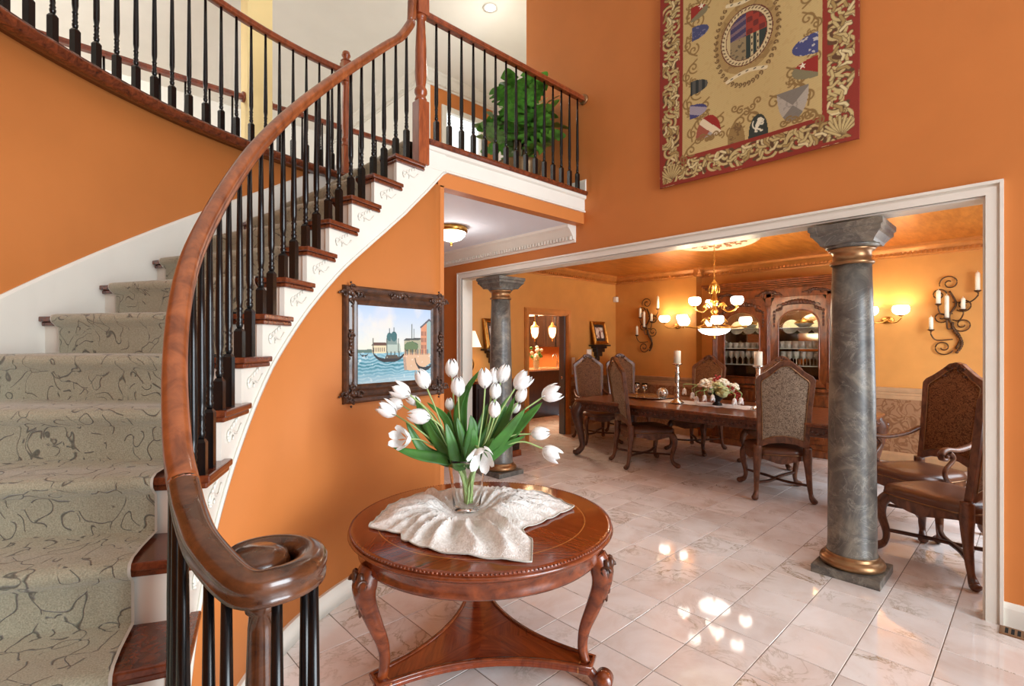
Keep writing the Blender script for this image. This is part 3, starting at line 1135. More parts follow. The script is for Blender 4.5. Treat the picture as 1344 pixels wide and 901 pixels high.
# balusters on the treads
for k in range(NK):
    z = Z0 - RISE * k
    for off, blk in ((0.9, 0.115), (3.7, 0.21)):
        th = T0 + FR + DT * k - off
        if th > 180:
            continue
        top = rail_z(th) - 0.024
        baluster(stair, cyl(th, 1.968, z), top - z, blk, math.radians(th))
for (x, y) in ((0.222, 0.93), (0.285, 0.878), (0.362, 0.918), (0.372, 0.985), (0.215, 1.02)):
    baluster(stair, (x, y, 0.142), 1.124 - 0.142, 0.2, 0.4)
# landing newel of red oak
nw = MB()
nx, ny, nz = 2.0, LY, Z0
q = 0.045
nw.box(nx - q, nx + q, ny - q, ny + q, nz, nz + 0.46)
nw.lathe([(0.036, 0.455), (0.045, 0.475), (0.034, 0.50), (0.046, 0.525), (0.046, 0.545), (0.033, 0.57), (0.040, 0.62), (0.043, 0.68), (0.040, 0.85), (0.032, 1.02), (0.030, 1.05), (0.042, 1.065), (0.042, 1.08), (0.034, 1.09)], 20, (nx, ny, nz))
nw.box(nx - q, nx + q, ny - q, ny + q, nz + 1.085, nz + 1.27)
nw.lathe([(0.03, 1.27), (0.055, 1.28), (0.055, 1.295), (0.025, 1.31), (0.042, 1.335), (0.046, 1.365), (0.03, 1.395), (0, 1.405)], 20, (nx, ny, nz))
nw.build('landing_newel', 'newel', stair, bevel=0.004)

# landing balustrade
lr = thing('landing_balustrade', 'straight landing balustrade of black balusters ending on the orange wall', 'railing', (2.9, LY, LAND))
b = MB()
b.prism([(LY - 0.045, 3.018), (LY - 0.038, 3.012), (LY + 0.05, 3.012), (LY + 0.05, 3.052), (LY - 0.045, 3.052), (LY - 0.052, 3.035)], 2.045, XA - 0.002, 'x')
b.build('base_rail', 'tread', lr)
b = MB()
b.sweep([(2.045, LY, 3.965), (XA - 0.02, LY, 3.965)], loaf, smooth=False)
b.build('handrail', 'railred', lr)
b = MB()
b.lathe([(0.0, 0.0), (0.052, 0.0), (0.05, 0.012), (0.038, 0.02), (0, 0.02)], 24, mtx=Matrix.Translation((XA - 0.001, LY, 3.965)) @ Matrix.Rotation(-PI / 2, 4, 'Y'))
b.build('rosette', 'bronze', lr)
for i in range(15):
    baluster(lr, (2.135 + i * 0.1175, LY, 3.05), 0.89, 0.17)

# curved balcony balustrade along the top of the outer wall
br = thing('balcony_balustrade', 'curved upper balcony balustrade above the orange stair wall', 'railing', (CX, CY, LAND))
RB = 3.15
b = MB()
b.sweep([cyl(93.5 + i * 1.2, RB + 0.02, 3.045) for i in range(56)], [(-0.075, -0.022), (-0.06, -0.035), (0.055, -0.035), (0.055, 0.02), (-0.075, 0.02), (-0.085, 0.0)][::-1])
b.build('base_rail', 'tread', br)
b = MB()
b.sweep([cyl(93.6 + i * 1.2, RB + 0.01, 3.99) for i in range(56)], loaf)
b.build('handrail', 'railred', br)
for i in range(27):
    th = 96.0 + i * 2.15
    baluster(br, cyl(th, RB + 0.01, 3.062), 0.905, 0.17, math.radians(th))
nw = MB()
p = cyl(93.5, RB + 0.015, 0)
q = 0.042
nw.box(p[0] - q, p[0] + q, p[1] - q, p[1] + q, 3.0, 3.32)
nw.lathe([(0.034, 3.32), (0.044, 3.335), (0.03, 3.36), (0.043, 3.385), (0.031, 3.41), (0.040, 3.50), (0.038, 3.65), (0.028, 3.87), (0.042, 3.89), (0.034, 3.91)], 18, (p[0], p[1], 0))
nw.box(p[0] - q, p[0] + q, p[1] - q, p[1] + q, 3.905, 4.08)
nw.lathe([(0.03, 4.08), (0.05, 4.09), (0.022, 4.11), (0.04, 4.14), (0.03, 4.175), (0, 4.185)], 18, (p[0], p[1], 0))
nw.build('newel_post', 'newel', br, bevel=0.004)

# straight railing of the stairwell behind the balcony
for (x0, x1, lab) in ((-2.4, 1.41, 'straight oak guard rail left of the pale yellow post'), (1.655, 3.55, 'straight oak guard rail right of the pale yellow post')):
    sr = thing('guard_rail', lab, 'railing', ((x0 + x1) / 2, 5.3, LAND))
    b = MB()
    b.sweep([(x0, 5.3, 3.95), (x1, 5.3, 3.95)], loaf, smooth=False)
    b.build('handrail', 'railred', sr)
    b = MB()
    b.box(x0, x1, 5.27, 5.33, 3.045, 3.075)
    b.build('base_rail', 'tread', sr)
    xe = x1 if x1 < 1.5 else x0
    b = MB()
    b.lathe([(0.0, -0.012), (0.05, -0.012), (0.05, 0.012), (0, 0.012)], 20, mtx=Matrix.Translation((xe, 5.3, 3.95)) @ Matrix.Rotation(PI / 2, 4, 'Y'))
    b.build('rosette', 'railred', sr)
    nb = int((x1 - x0) / 0.19)
    for i in range(nb):
        x = x0 + (x1 - x0) * (i + 0.5) / nb
        b = None
        baluster(sr, (x, 5.3, 3.07), 0.86, 0.17)
# ================================================================== columns in the opening
def column(y, label):
    c = thing('column', label, 'column', (4.02, y, 0), group='marbled columns in the wide opening')
    x = 4.02
    b = MB()
    b.box(x - 0.195, x + 0.195, y - 0.195, y + 0.195, 0.0, 0.055)
    b.build('plinth', 'gmarble', c, bevel=0.004)
    b = MB()
    b.lathe([(0.165, 0.055), (0.185, 0.066), (0.19, 0.085), (0.183, 0.105), (0.165, 0.116), (0.158, 0.122), (0.158, 0.135), (0.15, 0.142)], 40, (x, y, 0))
    b.build('base_ring', 'bronze', c)
    b = MB()
    b.lathe([(0.152, 0.135), (0.143, 0.16), (0.14, 0.6), (0.134, 1.2), (0.122, 1.8), (0.113, 2.10)], 40, (x, y, 0))
    b.build('shaft', 'gmarble', c)
    b = MB()
    b.lathe([(0.113, 2.09), (0.126, 2.095), (0.13, 2.105), (0.126, 2.116), (0.112, 2.122), (0.112, 2.175), (0.128, 2.185), (0.14, 2.20)], 40, (x, y, 0))
    b.build('necking', 'bronze', c)
    b = MB()
    b.lathe([(0.125, 2.196), (0.15, 2.21), (0.158, 2.225)], 40, (x, y, 0))
    prof = [(0.150, 2.222), (0.158, 2.24), (0.185, 2.275), (0.198, 2.285), (0.198, 2.31), (0.21, 2.32), (0.21, 2.352)]
    vs, fs = [], []
    for r, z in prof:
        vs += [(x - r, y - r, z), (x + r, y - r, z), (x + r, y + r, z), (x - r, y + r, z)]
    for k in range(len(prof) - 1):
        for q in range(4):
            r = (q + 1) % 4
            fs.append((4 * k + q, 4 * k + r, 4 * k + 4 + r, 4 * k + 4 + q))
    fs += [(3, 2, 1, 0), tuple(4 * (len(prof) - 1) + i for i in range(4))]
    b.add(vs, fs)
    b.build('capital', 'gmarble', c)
column(0.895, 'large grey marbled column in front of the right-hand chairs')
column(4.48, 'far grey marbled column behind the white tulips')

# floor register by the casing
fr = thing('floor_register', 'slotted bronze floor register under the white baseboard', 'vent', (3.80, 0.0, 0))
b = MB()
b.box(3.742, 3.852, -0.30, 0.165, 0.0, 0.006)
b.build('plate', 'bronze', fr, bevel=0.002)
M['slotshade'] = plain('painted_slot_shade', srgb(12, 10, 9), 0.9)  # flat dark strips on the plate; shade inside the slots put into the colour
for i in range(17):
    b = MB()
    y = 0.13 - i * 0.024
    b.box(3.762, 3.832, y, y + 0.013, 0.005, 0.0068)
    b.build('slot_strip', 'slotshade', fr)

# ================================================================== round foyer table
TX, TY, TZ = 1.59, 1.909, 0.70
tab = thing('foyer_table', 'round mahogany table with carved legs and a lower shelf', 'table', (TX, TY, 0))
def m_top():
    t = NT('inlaid_mahogany_top')
    tc = t.n('ShaderNodeTexCoord')
    sep = t.n('ShaderNodeSeparateXYZ')
    t.l(tc.outputs['Object'], sep.inputs[0])
    ln = t.n('ShaderNodeVectorMath', operation='LENGTH')
    mu = t.n('ShaderNodeVectorMath', operation='MULTIPLY')
    mu.inputs[1].default_value = (1, 1, 0)
    t.l(tc.outputs['Object'], mu.inputs[0])
    t.l(mu.outputs[0], ln.inputs[0])
    at = t.n('ShaderNodeMath', operation='ARCTAN2')
    t.l(sep.outputs[1], at.inputs[0])
    t.l(sep.outputs[0], at.inputs[1])
    seg = t.n('ShaderNodeMath', operation='MULTIPLY')
    seg.inputs[1].default_value = 8 / (2 * PI)
    t.l(at.outputs[0], seg.inputs[0])
    fl = t.n('ShaderNodeMath', operation='FLOOR')
    t.l(seg.outputs[0], fl.inputs[0])
    rotv = t.n('ShaderNodeMath', operation='MULTIPLY')
    rotv.inputs[1].default_value = PI / 4
    t.l(fl.outputs[0], rotv.inputs[0])
    vr = t.n('ShaderNodeVectorRotate', rotation_type='Z_AXIS')
    t.l(tc.outputs['Object'], vr.inputs['Vector'])
    t.l(rotv.outputs[0], vr.inputs['Angle'])
    mp = t.n('ShaderNodeMapping')
    mp.inputs['Scale'].default_value = (3, 40, 3)
    t.l(vr.outputs[0], mp.inputs[0])
    nz = t.n('ShaderNodeTexNoise', Scale=1.4, Detail=6.0, Roughness=0.6, Distortion=0.5)
    t.l(mp.outputs[0], nz.inputs['Vector'])
    base = t.ramp(nz.outputs[0], [(0.25, srgb(88, 30, 12)), (0.75, srgb(150, 66, 28))])
    # pale string inlay rings
    r1 = t.ramp(ln.outputs['Value'], [(0.500, (0, 0, 0, 1)), (0.502, (1, 1, 1, 1)), (0.505, (1, 1, 1, 1)), (0.507, (0, 0, 0, 1))])
    r1.color_ramp.interpolation = 'LINEAR'
    mx = t.n('ShaderNodeMix', data_type='RGBA')
    t.l(r1.outputs[0], mx.inputs[0])
    t.l(base.outputs[0], mx.inputs[6])
    mx.inputs[7].default_value = srgb(196, 128, 66)
    t.l(mx.outputs[2], t.b.inputs['Base Color'])
    t.b.inputs['Roughness'].default_value = 0.16
    t.b.inputs['Coat Weight'].default_value = 0.6
    t.b.inputs['Coat Roughness'].default_value = 0.08
    return t.m
b = MB()
b.lathe([(0.0, 0.672), (0.60, 0.672), (0.62, 0.680), (0.628, 0.690), (0.622, 0.698), (0.610, 0.70), (0, 0.70)], 96, (TX, TY, 0))
b.build('tabletop', m_top(), tab)
b = MB()
b.lathe([(0.560, 0.575), (0.585, 0.575), (0.592, 0.588), (0.588, 0.600), (0.596, 0.640), (0.612, 0.660), (0.628, 0.666), (0.638, 0.676), (0.630, 0.684), (0.60, 0.684)], 96, (TX, TY, 0))
b.build('apron', 'mahog', tab)
b = MB()
for i in range(230):
    a = 2 * PI * i / 230
    b.ball((TX + 0.626 * math.cos(a), TY + 0.626 * math.sin(a), 0.694), (0.0062, 0.0062, 0.006), 6)
stuff(b.build('beaded_edge', 'mahog', tab))
LEG_A = [math.radians(a) for a in (-66, 174, 54)]
def table_leg(a):
    b = MB()
    d = Vector((math.cos(a), math.sin(a), 0))
    c = Vector((TX, TY, 0))
    ctl = [(0.572, 0.60), (0.600, 0.545), (0.598, 0.47), (0.560, 0.36), (0.520, 0.25), (0.512, 0.16), (0.535, 0.085), (0.575, 0.045), (0.600, 0.040)]
    pts = catmull([c + d * r + Vector((0, 0, z)) for r, z in ctl], 5)
    n = len(pts)
    wt = [(0, 0.044), (0.15, 0.048), (0.3, 0.036), (0.55, 0.022), (0.75, 0.019), (0.88, 0.021), (1.0, 0.024)]
    prof = [(-1, -0.75), (-0.6, -1), (0.6, -1), (1, -0.75), (1, 0.5), (0.55, 0.75), (0.3, 1), (-0.3, 1), (-0.55, 0.75), (-1, 0.5)]
    side = Vector((-d.y, d.x, 0))
    b.sweep(pts, prof, scales=[(lerp_tab(wt, i / (n - 1)),) * 2 for i in range(n)], ups=[tuple(d)] * n)
    return b, c, d, side
for i, a in enumerate(LEG_A):
    b, c, d, side = table_leg(a)
    lg = b.build('leg', 'mahog', tab, fixn=True)
    # carved acanthus on the knee
    b = MB()
    for s in (-1, 0, 1):
        for q in range(5):
            t = q / 4
            p = c + d * (0.640 - 0.012 * abs(s) - 0.02 * t * t) + side * (s * 0.030 * (1 - 0.6 * t)) + Vector((0, 0, 0.575 - 0.155 * t))
            b.ball(p, (0.017 * (1 - 0.55 * t), 0.017 * (1 - 0.55 * t), 0.026), 8)
    for s in (-1, 1):
        sp = [c + d * (0.628 + 0.02 * math.cos(u * 4.4)) + side * (s * 0.045) + Vector((0, 0, 0.55 + 0.02 * math.sin(u * 4.4))) for u in [k / 9 for k in range(10)]]
        b.tube(sp, [0.008 - 0.004 * k / 9 for k in range(10)], 6)
    b.build('carving', 'walnut', lg)
    # scroll foot
    b = MB()
    mt = Matrix.Translation(c + d * 0.607 + Vector((0, 0, 0.042))) @ Matrix.Rotation(a, 4, 'Z') @ Matrix.Rotation(PI / 2, 4, 'X')
    b.lathe([(0.0, -0.042), (0.018, -0.042), (0.024, -0.034), (0.040, -0.03), (0.042, 0.03), (0.024, 0.034), (0.018, 0.042), (0, 0.042)], 20, mtx=mt)
    b.build('scroll_foot', 'mahog', lg)
# lower shelf with three concave sides
b = MB()
out = []
for i in range(3):
    a0, a1 = LEG_A[i], LEG_A[(i + 1) % 3] if i < 2 else LEG_A[0]
    p0 = Vector((math.cos(a0), math.sin(a0))) * 0.56
    p1 = Vector((math.cos(a1), math.sin(a1))) * 0.56
    mid = (p0 + p1) / 2
    inner = mid.normalized() * 0.20
    tn = (p1 - p0).normalized()
    w0 = Vector((-p0.y, p0.x)).normalized() * 0.045
    w1 = Vector((-p1.y, p1.x)).normalized() * 0.045
    if w0.dot(tn) < 0:
        w0 = -w0
    if w1.dot(tn) > 0:
        w1 = -w1
    s, e_ = p0 + w0, p1 + w1
    ctrlp = inner * 2 - (s + e_) / 2
    for k in range(17):
        t = k / 16
        out.append(s * (1 - t) ** 2 + ctrlp * 2 * t * (1 - t) + e_ * t * t)
def shelf_layer(z0, z1, k):
    b.prism([(TX + p.x * k, TY + p.y * k) for p in out], z0, z1)
shelf_layer(0.072, 0.090, 0.985)
shelf_layer(0.090, 0.108, 1.0)
sh = b.build('lower_shelf', m_top(), tab, fixn=True, bevel=0.003)
b = MB()
b.sweep([(TX + p.x * 0.99, TY + p.y * 0.99, 0.110) for p in out], [(-0.010, -0.004), (0.010, -0.004), (0.008, 0.005), (-0.008, 0.005)], closed=True)
b.build('shelf_edge', 'mahog', tab)

# ------------------------------------------------------------------ lace cloth
VX, VY = 1.573, 2.01
def zplane(px, py):
    p = at_z(px, py, TZ)
    return Vector((p.x, p.y))
poly = [zplane(*q) for q in ((483, 694), (497, 680), (512, 665), (545, 652), (585, 646), (630, 641), (680, 646), (712, 648), (730, 657), (755, 668), (735, 677), (712, 688), (686, 697), (690, 706), (699, 713), (698, 741), (668, 739), (640, 736), (610, 732), (580, 728), (550, 720), (527, 711), (526, 703), (505, 700))]
cen = zplane(613, 676)
def ray_poly(a):
    d = Vector((math.cos(a), math.sin(a)))
    best = 0.05
    for i in range(len(poly)):
        p, q = poly[i] - cen, poly[(i + 1) % len(poly)] - cen
        e2 = q - p
        den = d.x * e2.y - d.y * e2.x
        if abs(den) < 1e-9:
            continue
        t = (p.x * e2.y - p.y * e2.x) / den
        u = (p.x * d.y - p.y * d.x) / den
        if t > 0 and -0.001 <= u <= 1.001:
            best = max(best, t)
    return best
b = MB()
NA, NR = 220, 26
vs = []
for i in range(NA):
    a = 2 * PI * i / NA
    R = ray_poly(a)
    for j in range(NR + 1):
        t = 0.02 + 0.98 * j / NR
        x, y = cen.x + math.cos(a) * R * t, cen.y + math.sin(a) * R * t
        ph = a * 12 + 1.6 * math.sin(a * 2 + 0.6) + 1.5 * noise.noise(Vector((x * 5, y * 5, 1.7)))
        f = 1 - abs(math.sin(ph + t * 1.2))                        # sharp gathered ridges
        f2 = 0.5 + 0.5 * math.sin(a * 23 + 3 * noise.noise(Vector((x * 8, y * 8, 4.1))) - t * 3)
        nz = noise.noise(Vector((x * 16, y * 16, 0.3)))
        env = max(0.0, min(1, (t - 0.16) / 0.25)) * (0.12 + 0.88 * max(0.0, 1 - ((t - 0.52) / 0.44) ** 2))
        z = TZ + 0.006 + env * (0.062 * f ** 1.3 + 0.014 * f2 + 0.016 * max(0, nz))
        vs.append((x, y, z))
fs = []
for i in range(NA):
    k = (i + 1) % NA
    for j in range(NR):
        fs.append((i * (NR + 1) + j, i * (NR + 1) + j + 1, k * (NR + 1) + j + 1, k * (NR + 1) + j))
fs.append(tuple(i * (NR + 1) for i in range(NA)))
b.add(vs, fs, True)
cl = b.build('lace_cloth', 'lace', fixn=True)
cl.modifiers.new('thickness', 'SOLIDIFY').thickness = 0.0025
tag(cl, 'crumpled white beaded lace cloth under the vase', 'cloth')
center_origin(cl)
b = MB()
b.sweep([Vector(vs[i * (NR + 1) + NR]) + Vector((0, 0, 0.001)) for i in range(NA)], [(-0.002, -0.002), (0.002, -0.002), (0.002, 0.003), (-0.002, 0.003)], closed=True)
b.build('hem', 'carpet_edge', cl, off=tuple(cl.location))

# ------------------------------------------------------------------ glass vase
VZ = TZ + 0.012
vase = thing('vase', 'clear glass vase holding the white tulips', 'vase', (VX, VY, VZ))
b = MB()
outp = [(0.062, 0.0), (0.068, 0.004), (0.071, 0.03), (0.077, 0.09), (0.086, 0.17), (0.098, 0.245), (0.102, 0.265)]
inp = [(0.0992, 0.265), (0.0950, 0.245), (0.0828, 0.17), (0.0738, 0.09), (0.0672, 0.035), (0.060, 0.022), (0.0, 0.020)]
b.lathe([(0, 0)] + outp + inp, 48, (VX, VY, VZ))
b.build('glass_body', glass('thin_vase_glass', (0.99, 1, 0.995, 1), 0.0, 1.25), vase)

# ------------------------------------------------------------------ tulips
def petal_mesh(open_):
    # one petal standing on its base, axis z, length 1
    b = MB()
    nu, nv = 8, 10
    def fn(u, v):
        s = (u - 0.5) * 2
        w = min(1.0, 0.35 + 1.6 * v) * max(0.0, 1 - v ** 6) ** 0.5
        prof = lerp_tab([(0, 0.04), (0.12, 0.22), (0.3, 0.33), (0.55, 0.36), (0.8, 0.27 + 0.14 * open_), (0.92, 0.18 + 0.28 * open_), (1, 0.08 + 0.42 * open_)], v)
        ang = s * 0.72 * w
        rr = prof * (1 - 0.02 * s * s)
        z = v - 0.05 * s * s * v
        return (rr * math.cos(ang), rr * math.sin(ang), z)
    b.grid(fn, nu, nv)
    return b.mesh('petal')
PET = [petal_mesh(0.0), petal_mesh(0.3), petal_mesh(0.7)]
for m in PET:
    m.materials.append(M['petal'])
def leaf_mesh(p, width, name, parent, org, twist=0.0):
    pts = catmull(p, 6)
    n = len(pts)
    b = MB()
    vs, fs = [], []
    for i, q in enumerate(pts):
        t = i / (n - 1)
        tg = (pts[min(i + 1, n - 1)] - pts[max(i - 1, 0)]).normalized()
        vw = (q - Vector((0, 0, CAMZ))).normalized()
        nrm = Vector((-0.6, -0.75, 0.35)).normalized()
        sd = tg.cross(nrm).normalized()
        sd = (Quaternion(tg, twist) @ sd)
        up = sd.cross(tg)
        w = width * min(1.0, 0.22 + 2.6 * t) * (math.sin(PI * min(1, 0.12 + t * 0.88)) ** 0.7 if t < 1 else 0.0) * (1 if t < 0.5 else 1)
        for s in (-1, -0.5, 0, 0.5, 1):
            vs.append(q + sd * (s * w) + up * (0.22 * w * (s * s - 0.35)))
    for i in range(n - 1):
        for k in range(4):
            fs.append((5 * i + k, 5 * i + k + 1, 5 * i + 6 + k, 5 * i + 5 + k))
    b.add(vs, fs, True)
    return b.build(name, 'green', parent, off=org, solid=0.0015)
VZc = VX * FVX + VY * FVY      # distance of the vase
neck = Vector((VX, VY, VZ + 0.265))
random.seed(4)
# pixel of the head, depth offset, pixel the flower axis points to, openness, length
TUL = [
    (593, 484, 0.10, (592, 440), 0, .098, 'tallest upright white tulip left of the vase axis, in front of the door casing'),
    (601, 508, 0.00, (600, 460), 0, .098, 'upright white tulip just below the tallest one'),
    (555, 498, 0.02, (536, 455), 0, .104, 'closed white tulip overlapping the painting frame corner'),
    (526, 513, -0.02, (480, 492), 1, .100, 'white tulip leaning left, upper one below the painting'),
    (519, 530, 0.07, (480, 518), 1, .080, 'half hidden white tulip between two left-leaning ones'),
    (508, 538, -0.04, (470, 515), 1, .100, 'leftmost white tulip with spread petals'),
    (550, 547, -0.10, (505, 541), 0, .108, 'white tulip lying to the left in front of dark leaves'),
    (527, 575, -0.08, (485, 566), 2, .104, 'lowest left white tulip, its open cup facing left'),
    (636, 497, -0.03, (634, 450), 0, .100, 'upright white tulip in front of the far column'),
    (649, 494, 0.06, (655, 450), 0, .088, 'white tulip partly behind the upright one before the column'),
    (661, 491, 0.04, (675, 450), 0, .096, 'highest white tulip on the far column'),
    (650, 514, 0.03, (655, 470), 0, .084, 'narrow white tulip below the highest ones on the column'),
    (685, 500, 0.00, (712, 470), 1, .104, 'white tulip leaning right with one loose petal, before the doorway'),
    (684, 519, 0.06, (700, 485), 0, .084, 'smaller white tulip under the one leaning right'),
    (649, 538, -0.14, (651, 500), 0, .080, 'short white tulip standing in the middle of the bouquet'),
    (724, 517, -0.02, (765, 500), 1, .104, 'rightmost high white tulip with flared petals'),
    (709, 569, -0.02, (755, 566), 0, .092, 'closed white tulip lying out to the right'),
    (724, 596, -0.05, (760, 618), 1, .100, 'drooping white tulip at the far right, petals flared'),
    (632, 601, -0.19, (626, 650), 2, .110, 'wide open white tulip drooping over the rim of the vase'),
    (590, 531, 0.10, (588, 500), 0, .066, 'small white tulip bud behind the leaves on the left'),
    (677, 536, 0.09, (690, 520), 0, .062, 'small white tulip bud among the right-hand leaves'),
    (543, 526, 0.06, (505, 512), 0, .076, 'white tulip half hidden behind the left-leaning flowers'),
]
LEAVES = {
    3: [((607, 616), (590, 600), (562, 570), (538, 548), 0.04, .024)],
    9: [((617, 616), (625, 585), (633, 555), (640, 530), 0.08, .022)],
    11: [((615, 616), (610, 590), (604, 565), (600, 548), -0.04, .020)],
    13: [((621, 616), (645, 590), (662, 565), (682, 545), 0.06, .024)],
    16: [((623, 616), (640, 605), (665, 585), (690, 572), -0.03, .018)],
    0: [((611, 616), (595, 585), (585, 550), (560, 528), 0.06, .020)],
    1: [((611, 616), (606, 580), (601, 540), (615, 505), 0.05, .022), ],
    2: [((605, 616), (585, 590), (560, 555), (545, 520), 0.03, .028)],
    5: [((605, 616), (585, 605), (555, 590), (532, 552), 0.0, .027)],
    6: [((611, 616), (600, 610), (592, 580), (585, 555), -0.08, .025)],
    7: [((606, 612), (580, 603), (550, 598), (516, 588), -0.08, .030)],
    8: [((615, 616), (612, 600), (620, 565), (618, 545), -0.02, .028), ((611, 616), (608, 560), (612, 515), (634, 482), 0.08, .018)],
    10: [((619, 616), (630, 590), (645, 560), (668, 520), 0.04, .024)],
    12: [((621, 616), (640, 595), (660, 560), (676, 520), 0.03, .026)],
    14: [((615, 616), (616, 605), (622, 580), (621, 562), -0.12, .022)],
    15: [((623, 616), (650, 590), (680, 560), (712, 528), 0.0, .032), ((621, 616), (642, 595), (664, 570), (690, 536), -0.05, .028)],
    17: [((619, 616), (628, 600), (640, 585), (648, 575), -0.12, .016)],
    19: [((609, 616), (598, 590), (592, 560), (588, 540), 0.08, .022)],
    20: [((619, 616), (640, 580), (655, 550), (666, 533), 0.07, .022)],
    21: [((603, 616), (590, 590), (570, 560), (548, 532), 0.07, .026), ((605, 616), (590, 600), (570, 575), (556, 545), -0.03, .022)],
}
for i, (hx, hy, dz, ax, op, ln, lab) in enumerate(TUL):
    base = Vector((VX + random.uniform(-0.022, 0.022), VY + random.uniform(-0.022, 0.022), VZ + 0.03))
    t = thing('tulip', lab, 'flower', tuple(base), group='white tulips in the glass vase')
    head = at_d(hx, hy, VZc + dz)
    tip = at_d(ax[0], ax[1], VZc + dz - (0.25 if op == 2 else 0.02))
    axis_d = (tip - head).normalized()
    hb = head - axis_d * (ln * 0.52)          # base of the flower
    off = (hb - neck)
    off.z = 0
    side = off.normalized() * min(0.075, off.length * 0.5) if off.length > 1e-3 else Vector()
    nk = neck + side + Vector((0, 0, 0.0))
    dist = (hb - nk).length
    mid = nk + (hb - nk) * 0.5 + Vector((0, 0, 0.12 * off.length if hy > 560 else 0.02 * random.random()))
    pre = hb - axis_d * (0.28 * dist)
    if i == 18:
        mid = neck + Vector((-0.03, -0.05, 0.06))
        pre = hb + Vector((0, 0, 0.03)) - axis_d * 0.02
    pts = catmull([base, base * 0.5 + nk * 0.5 - side * 0.25, nk, mid * 0.6 + pre * 0.4, hb], 7)
    b = MB()
    b.tube(pts, 0.0042, 7)
    b.build('stem', 'stem', t)
    q = Vector((0, 0, 1)).rotation_difference(axis_d)
    for k in range(6):
        o = bpy.data.objects.new('petal', PET[op])
        COL.objects.link(o)
        o.parent = t
        o.location = hb - base
        s = ln * (1.0 if k % 2 else 0.96)
        wdt = 0.92 if k % 2 else 1.02
        o.scale = (s * wdt * 1.02, s * wdt * 1.02, s * 1.08)
        tilt = Quaternion((0, 1, 0), (0.05 + 0.10 * op) * random.uniform(0.4, 1.3))
        o.rotation_mode = 'QUATERNION'
        o.rotation_quaternion = q @ Quaternion((0, 0, 1), k * PI / 3 + i * 0.7) @ tilt
    for L in LEAVES.get(i, []):
        pp = [at_d(L[0][0], L[0][1], VZc), at_d(L[1][0], L[1][1], VZc + L[4] * 0.5), at_d(L[2][0], L[2][1], VZc + L[4] * 0.9), at_d(L[3][0], L[3][1], VZc + L[4])]
        leaf_mesh(pp, L[5] * 1.15, 'leaf', t, tuple(base), random.uniform(-0.5, 0.5))
